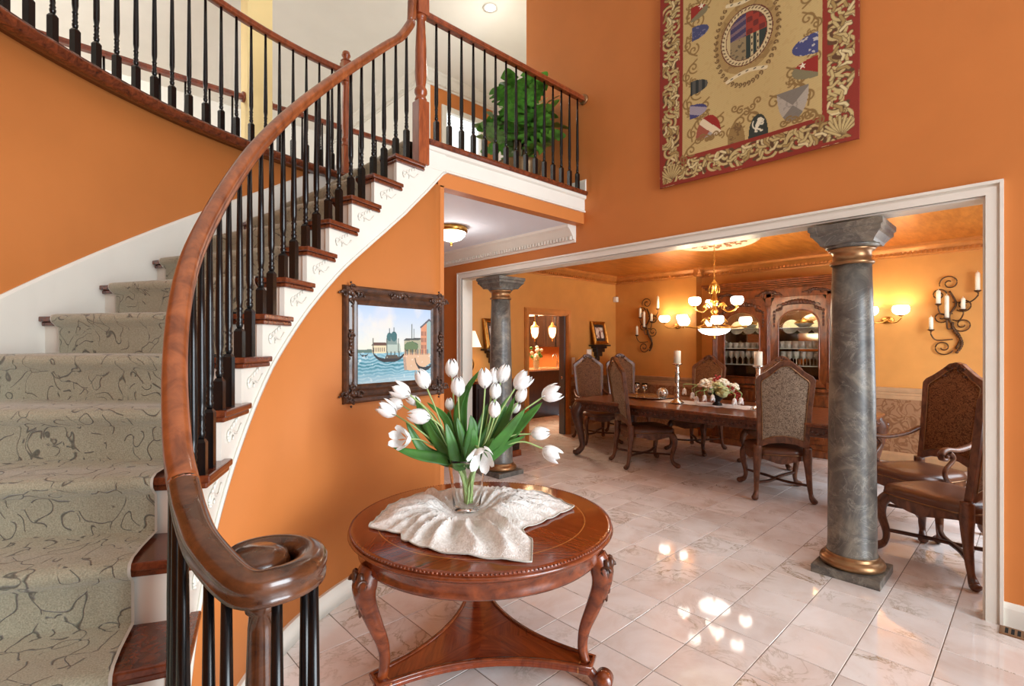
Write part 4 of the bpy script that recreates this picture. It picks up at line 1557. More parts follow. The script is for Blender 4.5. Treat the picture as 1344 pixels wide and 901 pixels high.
# ================================================================== pictures painted point by point into a colour layer
class Paint:
    # coordinates: x right 0..1, y up 0..asp
    def __init__(s, w, asp):
        s.w = w
        s.h = int(w * asp)
        s.asp = asp
        X, Y = np.meshgrid((np.arange(s.w) + 0.5) / s.w, (np.arange(s.h) + 0.5) / s.w)
        s.X, s.Y = X, Y
        s.c = np.zeros((s.h, s.w, 3))
    def col(s, rgb):
        return np.array(srgb(*rgb)[:3])
    def mix(s, m, rgb):
        m = np.clip(m, 0, 1)[..., None]
        s.c = s.c * (1 - m) + (s.col(rgb) if len(rgb) == 3 and not isinstance(rgb, np.ndarray) else rgb) * m
    def poly(s, pts, rgb, a=1.0):
        m = np.zeros_like(s.X, bool)
        n = len(pts)
        for i in range(n):
            x0, y0 = pts[i]
            x1, y1 = pts[(i + 1) % n]
            if y0 == y1:
                continue
            cr = ((s.Y > y0) != (s.Y > y1)) & (s.X < (x1 - x0) * (s.Y - y0) / (y1 - y0) + x0)
            m ^= cr
        s.mix(m * a, rgb)
        return m
    def ell(s, cx, cy, rx, ry, rgb, a=1.0, ring=0.0):
        d = np.sqrt(((s.X - cx) / rx) ** 2 + ((s.Y - cy) / ry) ** 2)
        m = (d < 1) & (d > 1 - ring if ring else True)
        s.mix(m * a, rgb)
        return m
    def line(s, pts, w, rgb, a=1.0):
        pts = [tuple(p) for p in pts]
        xs = [p[0] for p in pts]
        ys = [p[1] for p in pts]
        i0, i1 = max(0, int((min(xs) - 2 * w) * s.w)), min(s.w, int((max(xs) + 2 * w) * s.w) + 2)
        j0, j1 = max(0, int((min(ys) - 2 * w) * s.w)), min(s.h, int((max(ys) + 2 * w) * s.w) + 2)
        if i1 <= i0 or j1 <= j0:
            return
        X, Y = s.X[j0:j1, i0:i1], s.Y[j0:j1, i0:i1]
        best = np.full_like(X, 9.0)
        for (x0, y0), (x1, y1) in zip(pts, pts[1:]):
            dx, dy = x1 - x0, y1 - y0
            L = dx * dx + dy * dy + 1e-12
            t = np.clip(((X - x0) * dx + (Y - y0) * dy) / L, 0, 1)
            best = np.minimum(best, np.hypot(X - x0 - t * dx, Y - y0 - t * dy))
        m = (np.clip((w - best) * s.w + 0.5, 0, 1) * a)[..., None]
        s.c[j0:j1, i0:i1] = s.c[j0:j1, i0:i1] * (1 - m) + s.col(rgb) * m
    def spiral(s, cx, cy, r, a0, turns, w, rgb, flip=1, shrink=0.85):
        n = int(16 * turns) + 4
        s.line([(cx + r * (1 - shrink * i / n) * math.cos(a0 + flip * turns * 2 * PI * i / n), cy + r * (1 - shrink * i / n) * math.sin(a0 + flip * turns * 2 * PI * i / n)) for i in range(n + 1)], w, rgb)
    def fbm(s, sc, seed=0, oct=4):
        rs = np.random.RandomState(seed)
        out = np.zeros_like(s.X)
        amp = 1.0
        for o in range(oct):
            n = int(sc * 2 ** o) + 3
            gdat = rs.rand(n + 2, n + 2)
            gx, gy = s.X * sc * 2 ** o, s.Y * sc * 2 ** o
            gy = np.clip(gy, 0, n)
            gx = np.clip(gx, 0, n)
            i, j = gx.astype(int), gy.astype(int)
            fx, fy = gx - i, gy - j
            fx, fy = fx * fx * (3 - 2 * fx), fy * fy * (3 - 2 * fy)
            i, j = np.minimum(i, n), np.minimum(j, n)
            out += amp * ((gdat[j, i] * (1 - fx) + gdat[j, i + 1] * fx) * (1 - fy) + (gdat[j + 1, i] * (1 - fx) + gdat[j + 1, i + 1] * fx) * fy)
            amp *= 0.5
        return out / 1.9
    def to_mesh(s, name, fn, mat, parent, off):
        # fn(u, v) with u,v in 0..1 -> point ; colour stored per corner
        nx, ny = s.w, s.h
        vs = [fn(i / nx, j / ny) for j in range(ny + 1) for i in range(nx + 1)]
        idx = np.arange((nx + 1) * (ny + 1)).reshape(ny + 1, nx + 1)
        f = np.stack([idx[:-1, :-1], idx[:-1, 1:], idx[1:, 1:], idx[1:, :-1]], -1).reshape(-1, 4)
        me = bpy.data.meshes.new(name)
        V = np.array(vs, float) - np.array(off)
        me.vertices.add(len(V))
        me.vertices.foreach_set('co', V.ravel())
        me.loops.add(f.size)
        me.loops.foreach_set('vertex_index', f.ravel())
        me.polygons.add(len(f))
        me.polygons.foreach_set('loop_start', np.arange(0, f.size, 4))
        me.update(calc_edges=True)
        ca = me.color_attributes.new('paint', 'FLOAT_COLOR', 'CORNER')
        cc = np.ones((len(f), 4, 4), np.float32)
        cc[:, :, :3] = s.c.reshape(-1, 1, 3)
        ca.data.foreach_set('color', cc.ravel())
        me.materials.append(mat)
        o = bpy.data.objects.new(name, me)
        COL.objects.link(o)
        if parent is not None:
            o.parent = parent
        return o

# ------------------------------------------------------------------ Venetian lagoon painting
pl = Vector((1.315, 2.905, 0))
pr_ = Vector((2.150, 3.045, 0))
ux = (pr_ - pl)
PW = ux.length
ux.normalize()
nn = Vector((ux.y, -ux.x, 0))            # towards the viewer
PZ0, PZ1 = 1.19, 1.915
porg = (pl + pr_) / 2 + Vector((0, 0, PZ0))
pic = thing('painting', 'ornately framed painting of gondolas on a lagoon, hung on the curved wall', 'painting', tuple(porg))
def pp(u, v, d):     # u metres from the left, v metres from the bottom, d towards the viewer
    return pl + ux * u + Vector((0, 0, PZ0 + v)) + nn * (d - 0.012)
PH = PZ1 - PZ0
fw = 0.115
b = MB()
prof = [(0.0, 0.0), (0.0, 0.030), (0.012, 0.044), (0.030, 0.040), (0.042, 0.028), (0.058, 0.034), (0.072, 0.030), (0.085, 0.018), (0.100, 0.022), (0.115, 0.012), (0.115, 0.0)]
vs, fs = [], []
m = len(prof)
for d, z in prof:
    for (u, v) in ((d, d), (PW - d, d), (PW - d, PH - d), (d, PH - d)):
        vs.append(pp(u, v, z))
for k in range(m - 1):
    for q in range(4):
        r = (q + 1) % 4
        fs.append((4 * k + q, 4 * k + r, 4 * k + 4 + r, 4 * k + 4 + q))
b.add(vs, fs)
b.build('frame', 'framewood', pic, fixn=True)
def ornament(u, v, k=1.0, horiz=True):
    b = MB()
    rnd = random.Random(int(u * 1000 + v * 77))
    for i in range(-4, 5):
        t = i / 4
        s = (1 - abs(t) * 0.6)
        du, dv = (t * 0.085 * k, rnd.uniform(-0.012, 0.012)) if horiz else (rnd.uniform(-0.012, 0.012), t * 0.085 * k)
        c = pp(u + du, v + dv, 0.040)
        b.ball(c, (0.017 * s * k, 0.014 * s * k, 0.019 * s * k), 8)
        c = pp(u + du * 0.8, v + dv + (0.016 * s if horiz else 0), 0.036)
        b.ball(c, (0.010 * k, 0.012 * k, 0.010 * k), 6)
    for s in (-1, 1):
        sp = []
        for i in range(12):
            a = i * 0.55
            rr = 0.026 * k * (1 - i / 15)
            cu, cv = (u + s * 0.05 * k, v) if horiz else (u, v + s * 0.05 * k)
            sp.append(pp(cu + s * rr * math.cos(a), cv + rr * math.sin(a), 0.044))
        b.tube(sp, [0.006 * k] * 12, 6)
    b.build('frame_ornament', 'framewood', pic)
for u, v, h_ in ((PW / 2, 0.045, True), (PW / 2, PH - 0.045, True), (0.045, PH / 2, False), (PW - 0.045, PH / 2, False)):
    ornament(u, v, 1.0, h_)
for u, v in ((0.055, 0.055), (PW - 0.055, 0.055), (PW - 0.055, PH - 0.055), (0.055, PH - 0.055)):
    ornament(u, v, 1.05, True)
    ornament(u, v, 0.85, False)
cw, chh = PW - 2 * fw, PH - 2 * fw
P = Paint(190, chh / cw)
A = P.asp
hz = 0.40 * A
cl_ = P.fbm(3, 3, 5)
sky_t = np.clip((P.Y - hz) / (A - hz), 0, 1)
P.c[:] = P.col((226, 224, 206))
P.mix(sky_t * 0.8, (150, 184, 226))
P.mix(np.clip((cl_ - 0.46) * 3.2, 0, 1) * (0.35 + 0.5 * sky_t), (222, 214, 208))
P.mix(np.clip((P.fbm(5, 9) - 0.55) * 3, 0, 1) * 0.5, (244, 226, 196))
wat = P.Y < hz
wv = P.fbm(26, 5, 3) * 0.5 + 0.5 * np.sin(P.Y * 190 + 14 * P.fbm(8, 8))
P.mix(wat * 1.0, (126, 178, 196))
P.mix(wat * np.clip(wv - 0.35, 0, 1) * 0.9, (206, 226, 226))
P.mix(wat * np.clip(0.5 - wv, 0, 1) * np.clip(1 - abs(P.Y - 0.24 * A) / (0.16 * A), 0, 1) * 1.3, (32, 122, 136))
P.mix(wat * np.clip(1 - P.Y / (0.12 * A), 0, 1) * 0.35, (232, 236, 232))
# distant shore
P.poly([(0, hz - .004), (0, hz + .03), (.05, hz + .025), (.17, hz + .032), (.19, hz - .004)], (92, 118, 108))
# long low building and domed church
P.poly([(.18, hz - .01), (.18, hz + .07), (.36, hz + .07), (.36, hz - .01)], (222, 206, 168))
P.poly([(.17, hz + .07), (.20, hz + .10), (.35, hz + .10), (.37, hz + .07)], (96, 66, 54))
for k in range(6):
    P.poly([(.195 + k * .026, hz + .005), (.195 + k * .026, hz + .045), (.207 + k * .026, hz + .045), (.207 + k * .026, hz + .005)], (110, 96, 86))
P.poly([(.36, hz - .01), (.36, hz + .12), (.54, hz + .09), (.56, hz - .01)], (176, 190, 178))
for cx_, cy_, rr in ((.40, .16, .036), (.46, .165, .042)):
    P.poly([(cx_ - rr, hz + .08), (cx_ - rr, hz + cy_), (cx_ + rr, hz + cy_), (cx_ + rr, hz + .08)], (120, 140, 134))
    P.ell(cx_, hz + cy_, rr, rr * 1.25, (58, 102, 104))
    P.line([(cx_, hz + cy_ + rr), (cx_, hz + cy_ + rr + .05)], .005, (44, 70, 72))
for x in (.19, .365, .52):
    P.line([(x, hz), (x, hz + .14)], .006, (90, 96, 86))
# quay, trees, pavilion, red house on the right
P.poly([(.60, hz - .02), (.60, hz + .12), (.84, hz + .14), (.84, hz - .02)], (168, 164, 136))
P.poly([(.59, hz + .12), (.62, hz + .145), (.84, hz + .155), (.84, hz + .13)], (70, 74, 70))
P.line([(.71, hz + .15), (.71, hz + .30)], .006, (80, 92, 84))
P.line([(.74, hz + .15), (.74, hz + .25)], .004, (80, 92, 84))
tr_ = P.fbm(16, 21, 4)
blob = np.clip(1 - (((P.X - .70) / .13) ** 2 + ((P.Y - hz - .055) / .075) ** 2), 0, 1)
P.mix((blob * 1.6 + tr_ - .8 > 0.25) * 1.0, (58, 88, 66))
P.mix((blob * 1.6 + P.fbm(20, 5, 3) - .8 > 0.42) * 0.8, (104, 126, 84))
P.poly([(.84, hz - .06), (.84, hz + .28), (.97, hz + .36), (1.0, hz + .34), (1.0, hz - .06)], (206, 140, 104))
P.poly([(.93, hz - .06), (.93, hz + .33), (.97, hz + .36), (1.0, hz + .34), (1.0, hz - .06)], (150, 176, 172))
P.poly([(.83, hz + .275), (.97, hz + .375), (1.0, hz + .355), (1.0, hz + .335), (.97, hz + .35), (.84, hz + .26)], (86, 84, 92))
for r_ in range(3):
    for k in range(3):
        x0, y0 = .855 + k * .028, hz + .03 + r_ * .075
        P.poly([(x0, y0), (x0, y0 + .045), (x0 + .012, y0 + .045), (x0 + .012, y0)], (96, 70, 66))
P.poly([(.60, hz - .20), (.58, hz - .02), (.98, hz - .02), (.99, hz - .13), (.84, hz - .21)], (212, 176, 142))
P.poly([(.60, hz - .20), (.585, hz - .06), (.62, hz - .06), (.64, hz - .20)], (176, 148, 128))
for k in range(14):
    x0 = .62 + .025 * k
    P.line([(x0, hz - .03), (x0, hz + .02)], .006, [(120, 60, 50), (70, 60, 80), (190, 150, 110)][k % 3])
# gondolas
def gondola(x0, x1, y, k):
    n = 18
    top, bot = [], []
    for i in range(n + 1):
        t = i / n
        x = x0 + (x1 - x0) * t
        e_ = (abs(t - .5) * 2) ** 3
        top.append((x, y + .055 * k * e_ + .016 * k))
        bot.append((x, y - .022 * k + .07 * k * e_))
    P.poly(top + bot[::-1], (44, 44, 46))
    P.line([(x0, y + .06 * k), (x0 - .012 * k, y + .105 * k)], .006 * k, (50, 40, 34))
gondola(.20, .60, hz - .085, 1.0)
P.poly([(.34, hz - .07), (.36, hz - .03), (.50, hz - .03), (.53, hz - .07)], (88, 74, 60))
for x in (.37, .42, .47, .53):
    P.line([(x, hz - .06), (x, hz + .0)], .007, (72, 78, 70))
gondola(.77, 1.02, hz - .19, 1.1)
gondola(.03, .13, hz - .035, .4)
P.mix(wat * (P.fbm(30, 2, 2) > .62) * 0.35, (240, 244, 240))
M['canvas'] = m_attr('oil_paint', 0.4, 0.3, 160)
P.to_mesh('canvas', lambda u, v: pp(fw - .004 + u * (cw + .008), fw - .004 + v * (chh + .008), 0.012), M['canvas'], pic, porg)
b = MB()
for (u0, u1, v0, v1) in ((0.0, PW, 0.0, PH),):
    q = [pp(u0 + .01, v0 + .01, 0.0), pp(u1 - .01, v0 + .01, 0), pp(u1 - .01, v1 - .01, 0), pp(u0 + .01, v1 - .01, 0)]
    q2 = [p + nn * 0.006 for p in q]
    b.add(q + q2, [(3, 2, 1, 0), (4, 5, 6, 7), (0, 1, 5, 4), (1, 2, 6, 5), (2, 3, 7, 6), (3, 0, 4, 7)])
b.build('backing_board', 'darkwood', pic)

# ------------------------------------------------------------------ heraldic tapestry on the big wall
TY0, TY1, TZ0, TZ1 = 0.815, 2.245, 2.885, 4.86
TW, TH = TY1 - TY0, TZ1 - TZ0
T = Paint(300, TH / TW)
A = T.asp
RED, FIELD, GOLD, OUT = (142, 46, 30), (198, 172, 114), (200, 178, 120), (92, 62, 34)
T.c[:] = T.col(RED)
bw = .148
# acanthus scroll border
rs = random.Random(7)
def border_unit(cx, cy, k, fl, vert):
    T.spiral(cx, cy, .054 * k, rs.random() * 6, 1.6, .0085 * k, OUT, fl)
    T.spiral(cx, cy, .054 * k, rs.random() * 6, 1.6, .0065 * k, GOLD, fl)
    for q in range(7):
        a = rs.random() * 6.28
        r0, r1 = .022 * k, .062 * k
        p0 = (cx + r0 * math.cos(a), cy + r0 * math.sin(a))
        p1 = (cx + r1 * math.cos(a + .5), cy + r1 * math.sin(a + .5))
        pm = ((p0[0] + p1[0]) / 2 + .012 * math.cos(a + 1.6), (p0[1] + p1[1]) / 2 + .012 * math.sin(a + 1.6))
        T.line([p0, pm, p1], .0085 * k, OUT)
        T.line([p0, pm, p1], .0060 * k, [GOLD, (222, 204, 152), (168, 140, 84)][q % 3])
for side in (0, 1):
    cx_ = bw / 2 + .004 if side == 0 else 1 - bw / 2 - .004
    n = 17
    for i in range(n):
        border_unit(cx_ + (.016 if i % 2 else -.016), (i + .5) * A / n, 1.0, 1 if i % 2 else -1, True)
for yy in (bw / 2, A - bw / 2):
    for i in range(10):
        border_unit(bw + (1 - 2 * bw) * (i + .5) / 10, yy + (.012 if i % 2 else -.012), 1.0, 1 if i % 2 else -1, False)
for cx_, cy_ in ((bw / 2, bw / 2), (1 - bw / 2, bw / 2), (bw / 2, A - bw / 2), (1 - bw / 2, A - bw / 2)):
    for q in range(9):
        a = PI * q / 8
        T.line([(cx_, cy_ - .04), (cx_ + .062 * math.cos(a), cy_ + .05 * math.sin(a))], .0075, OUT)
        T.line([(cx_, cy_ - .04), (cx_ + .060 * math.cos(a), cy_ + .048 * math.sin(a))], .0052, GOLD)
for d, c_, w_ in ((.010, RED, .008), (bw - .012, RED, .010)):
    T.line([(d, d), (1 - d, d), (1 - d, A - d), (d, A - d), (d, d)], w_, c_)
bi = bw
fm = (T.X > bi) & (T.X < 1 - bi) & (T.Y > bi) & (T.Y < A - bi)
T.mix(fm * 1.0, FIELD)
T.mix(fm * (T.fbm(60, 4, 2) > .55) * .25, (180, 150, 96))
SCR = (138, 108, 60)
def tuv(px, py):
    q = at_x(px, py, XA - 0.03)
    return (TY1 - q.y) / TW, (q.z - TZ0) / TW
cx0, cy0 = .5, A * .5
# central medallion
T.ell(cx0, cy0, .1670, .1886, (170, 140, 86))
T.mix(((((T.X - cx0) / .1670) ** 2 + ((T.Y - cy0) / .1886) ** 2) < 1) * (T.fbm(40, 11, 2) > .5) * .5, (128, 100, 58))
for i in range(46):
    a = 2 * PI * i / 46
    T.spiral(cx0 + .1598 * math.cos(a), cy0 + .25 * math.sin(a), .0122, a, 1.0, .0035, (110, 82, 46))
T.ell(cx0, cy0, .1354, .1526, (104, 56, 36))
T.ell(cx0, cy0, .1296, .1469, (214, 196, 150))
T.ell(cx0, cy0, .1080, .1238, (104, 56, 36))
T.ell(cx0, cy0, .1037, .1195, (206, 184, 134))
# lettering band of the medallion (unreadable stitched strokes, as in the weave)
for i in range(40):
    a = 2 * PI * i / 40
    x, y = cx0 + .1188 * math.cos(a), cy0 + .1354 * math.sin(a)
    T.line([(x - .0050 * math.sin(a), y + .0050 * math.cos(a)), (x + .0058 * math.cos(a), y + .0058 * math.sin(a))], .0035, (92, 66, 40))
inm = lambda x0, x1, y0, y1: (T.X > x0) & (T.X < x1) & (T.Y > y0) & (T.Y < y1) & ((((T.X - cx0) / .0979) ** 2 + ((T.Y - cy0) / .1138) ** 2) < 1.12)
T.mix(inm(cx0 - .0828, cx0, cy0, cy0 + .16) * 1.0, (72, 64, 96))
T.mix(inm(cx0 - .0828, cx0, cy0, cy0 + .16) * (np.sin((T.Y - T.X * .3) * 150) > .3), (128, 104, 110))
T.mix(inm(cx0, cx0 + .12, cy0, cy0 + .16) * 1.0, (156, 58, 40))
T.mix(inm(cx0, cx0 + .12, cy0, cy0 + .16) * ((np.sin(T.X * 100) * np.sin(T.Y * 100)) > .1), (112, 44, 36))
T.mix(inm(cx0 - .0828, cx0, cy0 - .16, cy0) * 1.0, (150, 132, 96))
T.mix(inm(cx0 - .0828, cx0, cy0 - .16, cy0) * (T.fbm(60, 31, 2) > .5), (104, 92, 70))
T.mix(inm(cx0, cx0 + .12, cy0 - .16, cy0) * 1.0, (46, 58, 52))
for x in (.0230, .0540):
    T.mix(inm(cx0 + x, cx0 + x + .0130, cy0 - .16, cy0) * 1.0, (196, 180, 136))
    T.mix(inm(cx0 + x + .0036, cx0 + x + .0094, cy0 - .16, cy0) * (np.sin(T.Y * 190) > .2), (50, 40, 36))
for s in (-1, 1):     # ribbon scraps above and below
    pts = [(cx0 - .10 + .2 * t, cy0 + s * (.2052 - .02 * math.sin(PI * t))) for t in [i / 10 for i in range(11)]]
    T.line(pts, .0094, (226, 212, 172))
    for p in pts[1::2]:
        T.line([p, (p[0] + .0086, p[1] + .0022)], .0029, (44, 36, 30))
# scrolled vines over the field
def vine(x, y, k, f, s):
    T.spiral(x, y, .042 * k, 1.0 * s, 1.3, .0042, SCR, f)
    T.spiral(x + .05 * k * f, y + .05 * k * s, .034 * k, 3.0 + s, 1.2, .0042, SCR, -f)
    T.line([(x - .02 * f, y - .04 * s), (x + .03 * f * k, y - .01 * s), (x + .06 * f * k, y + .03 * s), (x + .05 * f * k, y + .09 * s)], .0042, SCR)
for f in (-1, 1):
    for s in (-1, 1):
        for dx, dy, k in ((.27, .20, 1.0), (.25, .38, .9), (.14, .40, 1.0), (.03, .44, .9), (.29, .05, .8), (.30, .52, .8), (.22, .29, .8)):
            vine(cx0 + f * dx, cy0 + s * dy, k, f, s)
        for dx, dy in ((.22, .33), (.30, .13), (.31, .30), (.20, .47)):
            px_, py_ = cx0 + f * dx, cy0 + s * dy
            for q in range(5):
                a = q * 2 * PI / 5 + .3
                T.spiral(px_ + .014 * math.cos(a), py_ + .014 * math.sin(a), .011, a, .9, .0035, SCR)
for s in (-1, 1):
    for q in range(5):
        T.spiral(cx0 + (q - 2) * .03, cy0 + s * (.40 - .02 * abs(q - 2)), .022, q, 1.2, .0042, SCR, 1 if q % 2 else -1)
# shields: pointed ovals along the sides and foot of the field
def shield(cx, cy, rx, ry, horiz, f, base, deco):
    n = 20
    pts = []
    for i in range(n + 1):        # flat at one end, pointed at the other
        t = i / n
        pts.append((t, math.sqrt(max(0, 1 - t ** 2.2))))
    q = []
    for t, w_ in pts:
        q.append((cx + f * (t * 2 - 1) * rx, cy + w_ * ry) if horiz else (cx + w_ * rx, cy + f * (t * 2 - 1) * ry))
    for t, w_ in reversed(pts):
        q.append((cx + f * (t * 2 - 1) * rx, cy - w_ * ry) if horiz else (cx - w_ * rx, cy + f * (t * 2 - 1) * ry))
    m = T.poly(q, base)
    deco(m, cx, cy)
def stripes(c2, fr_=120, ang=0):
    return lambda m, cx, cy: T.mix(m * (np.sin((T.X * math.cos(ang) + T.Y * math.sin(ang)) * fr_) > .2), c2)
def star(cx, cy, r, rgb=(236, 226, 200)):
    T.poly([(cx + (r if k % 2 == 0 else r * .42) * math.sin(k * PI / 5), cy + (r if k % 2 == 0 else r * .42) * math.cos(k * PI / 5)) for k in range(10)], rgb)
def redstar(f):
    def g(m, cx, cy):
        T.mix(m * ((T.Y - cy) > (T.X - cx) * .55 * f), (150, 40, 28))
        star(cx + f * .01, cy + .025, .018)
    return g
def speck(c2, n):
    return lambda m, cx, cy: T.mix(m * (T.fbm(70, n, 2) > .52), c2)
for (px_, py_, f, rx, ry, base, deco) in ((918, 15, 1, .050, .042, (130, 122, 90), redstar(1)), (919, 41, 1, .050, .040, (70, 74, 112), speck((112, 112, 140), 3)),
        (918, 113, 1, .050, .040, (84, 82, 74), stripes((40, 46, 44), 170)), (917, 145, 1, .050, .040, (66, 64, 112), stripes((160, 150, 160), 60, 1.2)),
        (1057, 62, -1, .058, .050, (70, 74, 120), speck((188, 184, 180), 9)), (1057, 93, -1, .058, .050, (130, 122, 90), redstar(-1))):
    u_, v_ = tuv(px_, py_)
    shield(u_, v_, rx, ry, True, f, base, deco)
    if v_ < A / 2 + .3 and py_ > 100:
        shield(1 - u_, A - v_, rx, ry, True, -f, base, deco)
def diagband(m, cx, cy):
    dd = (T.X - cx) * .7 + (T.Y - cy) * .75
    T.mix(m * (dd < -.012), (158, 84, 62))
    T.mix(m * (abs(dd) < .018), (226, 208, 172))
    T.mix(m * ((T.X - cx) - (T.Y - cy) > .04) * (dd < -.018), (164, 156, 148))
def cross4(m, cx, cy):
    T.mix(m * ((np.abs(T.X - cx) > np.abs(T.Y - cy))), (176, 166, 150))
    T.mix(m * (T.fbm(70, 8, 2) > .55) * .4, (120, 112, 100))
def lion(m, cx, cy):
    # a small rearing lion: body, head with mane, raised forepaws, hind legs, curled tail
    c_ = (232, 224, 196)
    T.poly([(cx - .016, cy - .020), (cx - .004, cy - .022), (cx + .010, cy + .004), (cx + .012, cy + .018), (cx - .004, cy + .020), (cx - .014, cy + .002)], c_)
    T.ell(cx + .008, cy + .024, .013, .012, c_)
    T.ell(cx + .019, cy + .024, .006, .005, c_)
    for p in ([(.010, .010), (.024, .012), (.027, .018)], [(.008, .002), (.022, -.002), (.025, .004)], [(-.010, -.018), (-.014, -.030), (-.006, -.032)], [(-.002, -.020), (.010, -.026), (.014, -.034), (.020, -.033)]):
        T.line([(cx + x, cy + y) for x, y in p], .004, c_)
    T.line([(cx - .014 + .002 * math.sin(k), cy - .016 + .0) if k == 0 else (cx - .018 - .010 * math.sin(k * .5), cy - .016 + .008 * k) for k in range(6)], .003, c_)
for (px_, py_, rx, ry, f, base, deco) in ((930, 166, .070, .062, 1, (150, 36, 26), diagband), (966, 174, .045, .052, 1, (148, 118, 68), speck((120, 92, 52), 5)), (995, 164, .049, .056, 1, (50, 56, 48), lion), (1041, 139, .072, .078, -1, (128, 120, 108), cross4)):
    u_, v_ = tuv(px_, py_)
    shield(u_, v_, rx, ry, False, f, base, deco)
for f, g_ in ((930, 176), (1046, 152)):
    u_, v_ = tuv(f, g_)
    for q in range(6):
        T.spiral(u_ - .06 + .026 * q, v_ - .02 + .006 * math.sin(q * 2), .020, q, 1.2, .0042, SCR, 1 if q % 2 else -1)
T.c *= (0.93 + 0.07 * np.sin(T.Y * 2 * PI * 150))[..., None]
tp = thing('tapestry', 'woven heraldic wall tapestry with scrolled red and gold border', 'tapestry', (XA - 0.03, (TY0 + TY1) / 2, TZ0))
M['tapestry'] = m_attr('woven_wool', 0.85, 0.5, 220)
def tpos(u, v, d=0.0):
    sag = 0.010 * math.sin(u * 9 + v * 3) * (1 - v) + 0.010 * (1 - v)
    return (XA - 0.028 - sag - d, TY1 - u * TW, TZ0 + v * TH + 0.02 * (0.5 - u) * (1 - v) * 0)
T.to_mesh('weave', tpos, M['tapestry'], tp, tp['_org'])
b = MB()
vs, fs = [], []
per = [(i / 30, 0) for i in range(30)] + [(1, i / 40) for i in range(40)] + [(1 - i / 30, 1) for i in range(30)] + [(0, 1 - i / 40) for i in range(40)]
for u, v in per:
    p = tpos(u, v)
    vs += [p, (p[0] + 0.014, p[1], p[2])]
n = len(per)
for i in range(n):
    j = (i + 1) % n
    fs.append((2 * i, 2 * j, 2 * j + 1, 2 * i + 1))
fs.append(tuple(2 * i + 1 for i in range(n)))
b.add(vs, fs)
b.build('red_lining', plain('red_wool', srgb(134, 44, 30), 0.9), tp)
b = MB()
b.tube([(XA - 0.028, TY0 - 0.06, TZ1 - 0.02), (XA - 0.028, TY1 + 0.06, TZ1 - 0.02)], 0.013, 12)
b.build('hanging_rod', 'bronze', tp)

# hall ceiling light
fl = thing('hall_ceiling_light', 'flush brass and milk glass ceiling light in the hall', 'light', (3.0, 4.09, 2.74))
b = MB()
b.lathe([(0.0, 0), (0.155, 0), (0.165, -0.015), (0.165, -0.045), (0.15, -0.055), (0, -0.055)], 32, (3.0, 4.09, 2.738))
b.build('brass_ring', 'gold', fl)
b = MB()
b.lathe([(0.0, -0.145), (0.05, -0.140), (0.10, -0.122), (0.135, -0.09), (0.148, -0.05), (0.0, -0.05)], 32, (3.0, 4.09, 2.738))
b.build('glass_bowl', M['shade'], fl)
b = MB()
b.lathe([(0, -0.19), (0.012, -0.185), (0.016, -0.17), (0.008, -0.16), (0.014, -0.15), (0.0, -0.142)], 14, (3.0, 4.09, 2.738))
b.build('finial', 'gold', fl)
point('hall_bulb', (0, 0, -0.32), 5, (1, 0.96, 0.92), 0.08, fl)
# ================================================================== dining chairs
def cabriole(b, ctl, rad, n=10):
    pts = catmull(ctl, 5)
    m = len(pts)
    b.tube(pts, [lerp_tab(rad, i / (m - 1)) for i in range(m)], n)
def back_x(z):
    return -0.262 - 0.135 * max(0, (z - 0.5)) / 0.9
OUTL = [(0.232, 0.515), (0.236, 0.70), (0.248, 0.95), (0.262, 1.15), (0.264, 1.21), (0.240, 1.245), (0.175, 1.285), (0.105, 1.34), (0.055, 1.385), (0.0, 1.40)]
INNL = [(0.190, 0.60), (0.194, 0.72), (0.204, 0.95), (0.215, 1.14), (0.215, 1.185), (0.197, 1.208), (0.145, 1.245), (0.088, 1.297), (0.045, 1.333), (0.0, 1.345)]
def loop(L, zb):
    right = [(y, z) for y, z in L]
    left = [(-y, z) for y, z in reversed(L[:-1])]
    return right + left + [(-L[0][0] * 0.5, zb - 0.012), (0, zb), (L[0][0] * 0.5, zb - 0.012)]
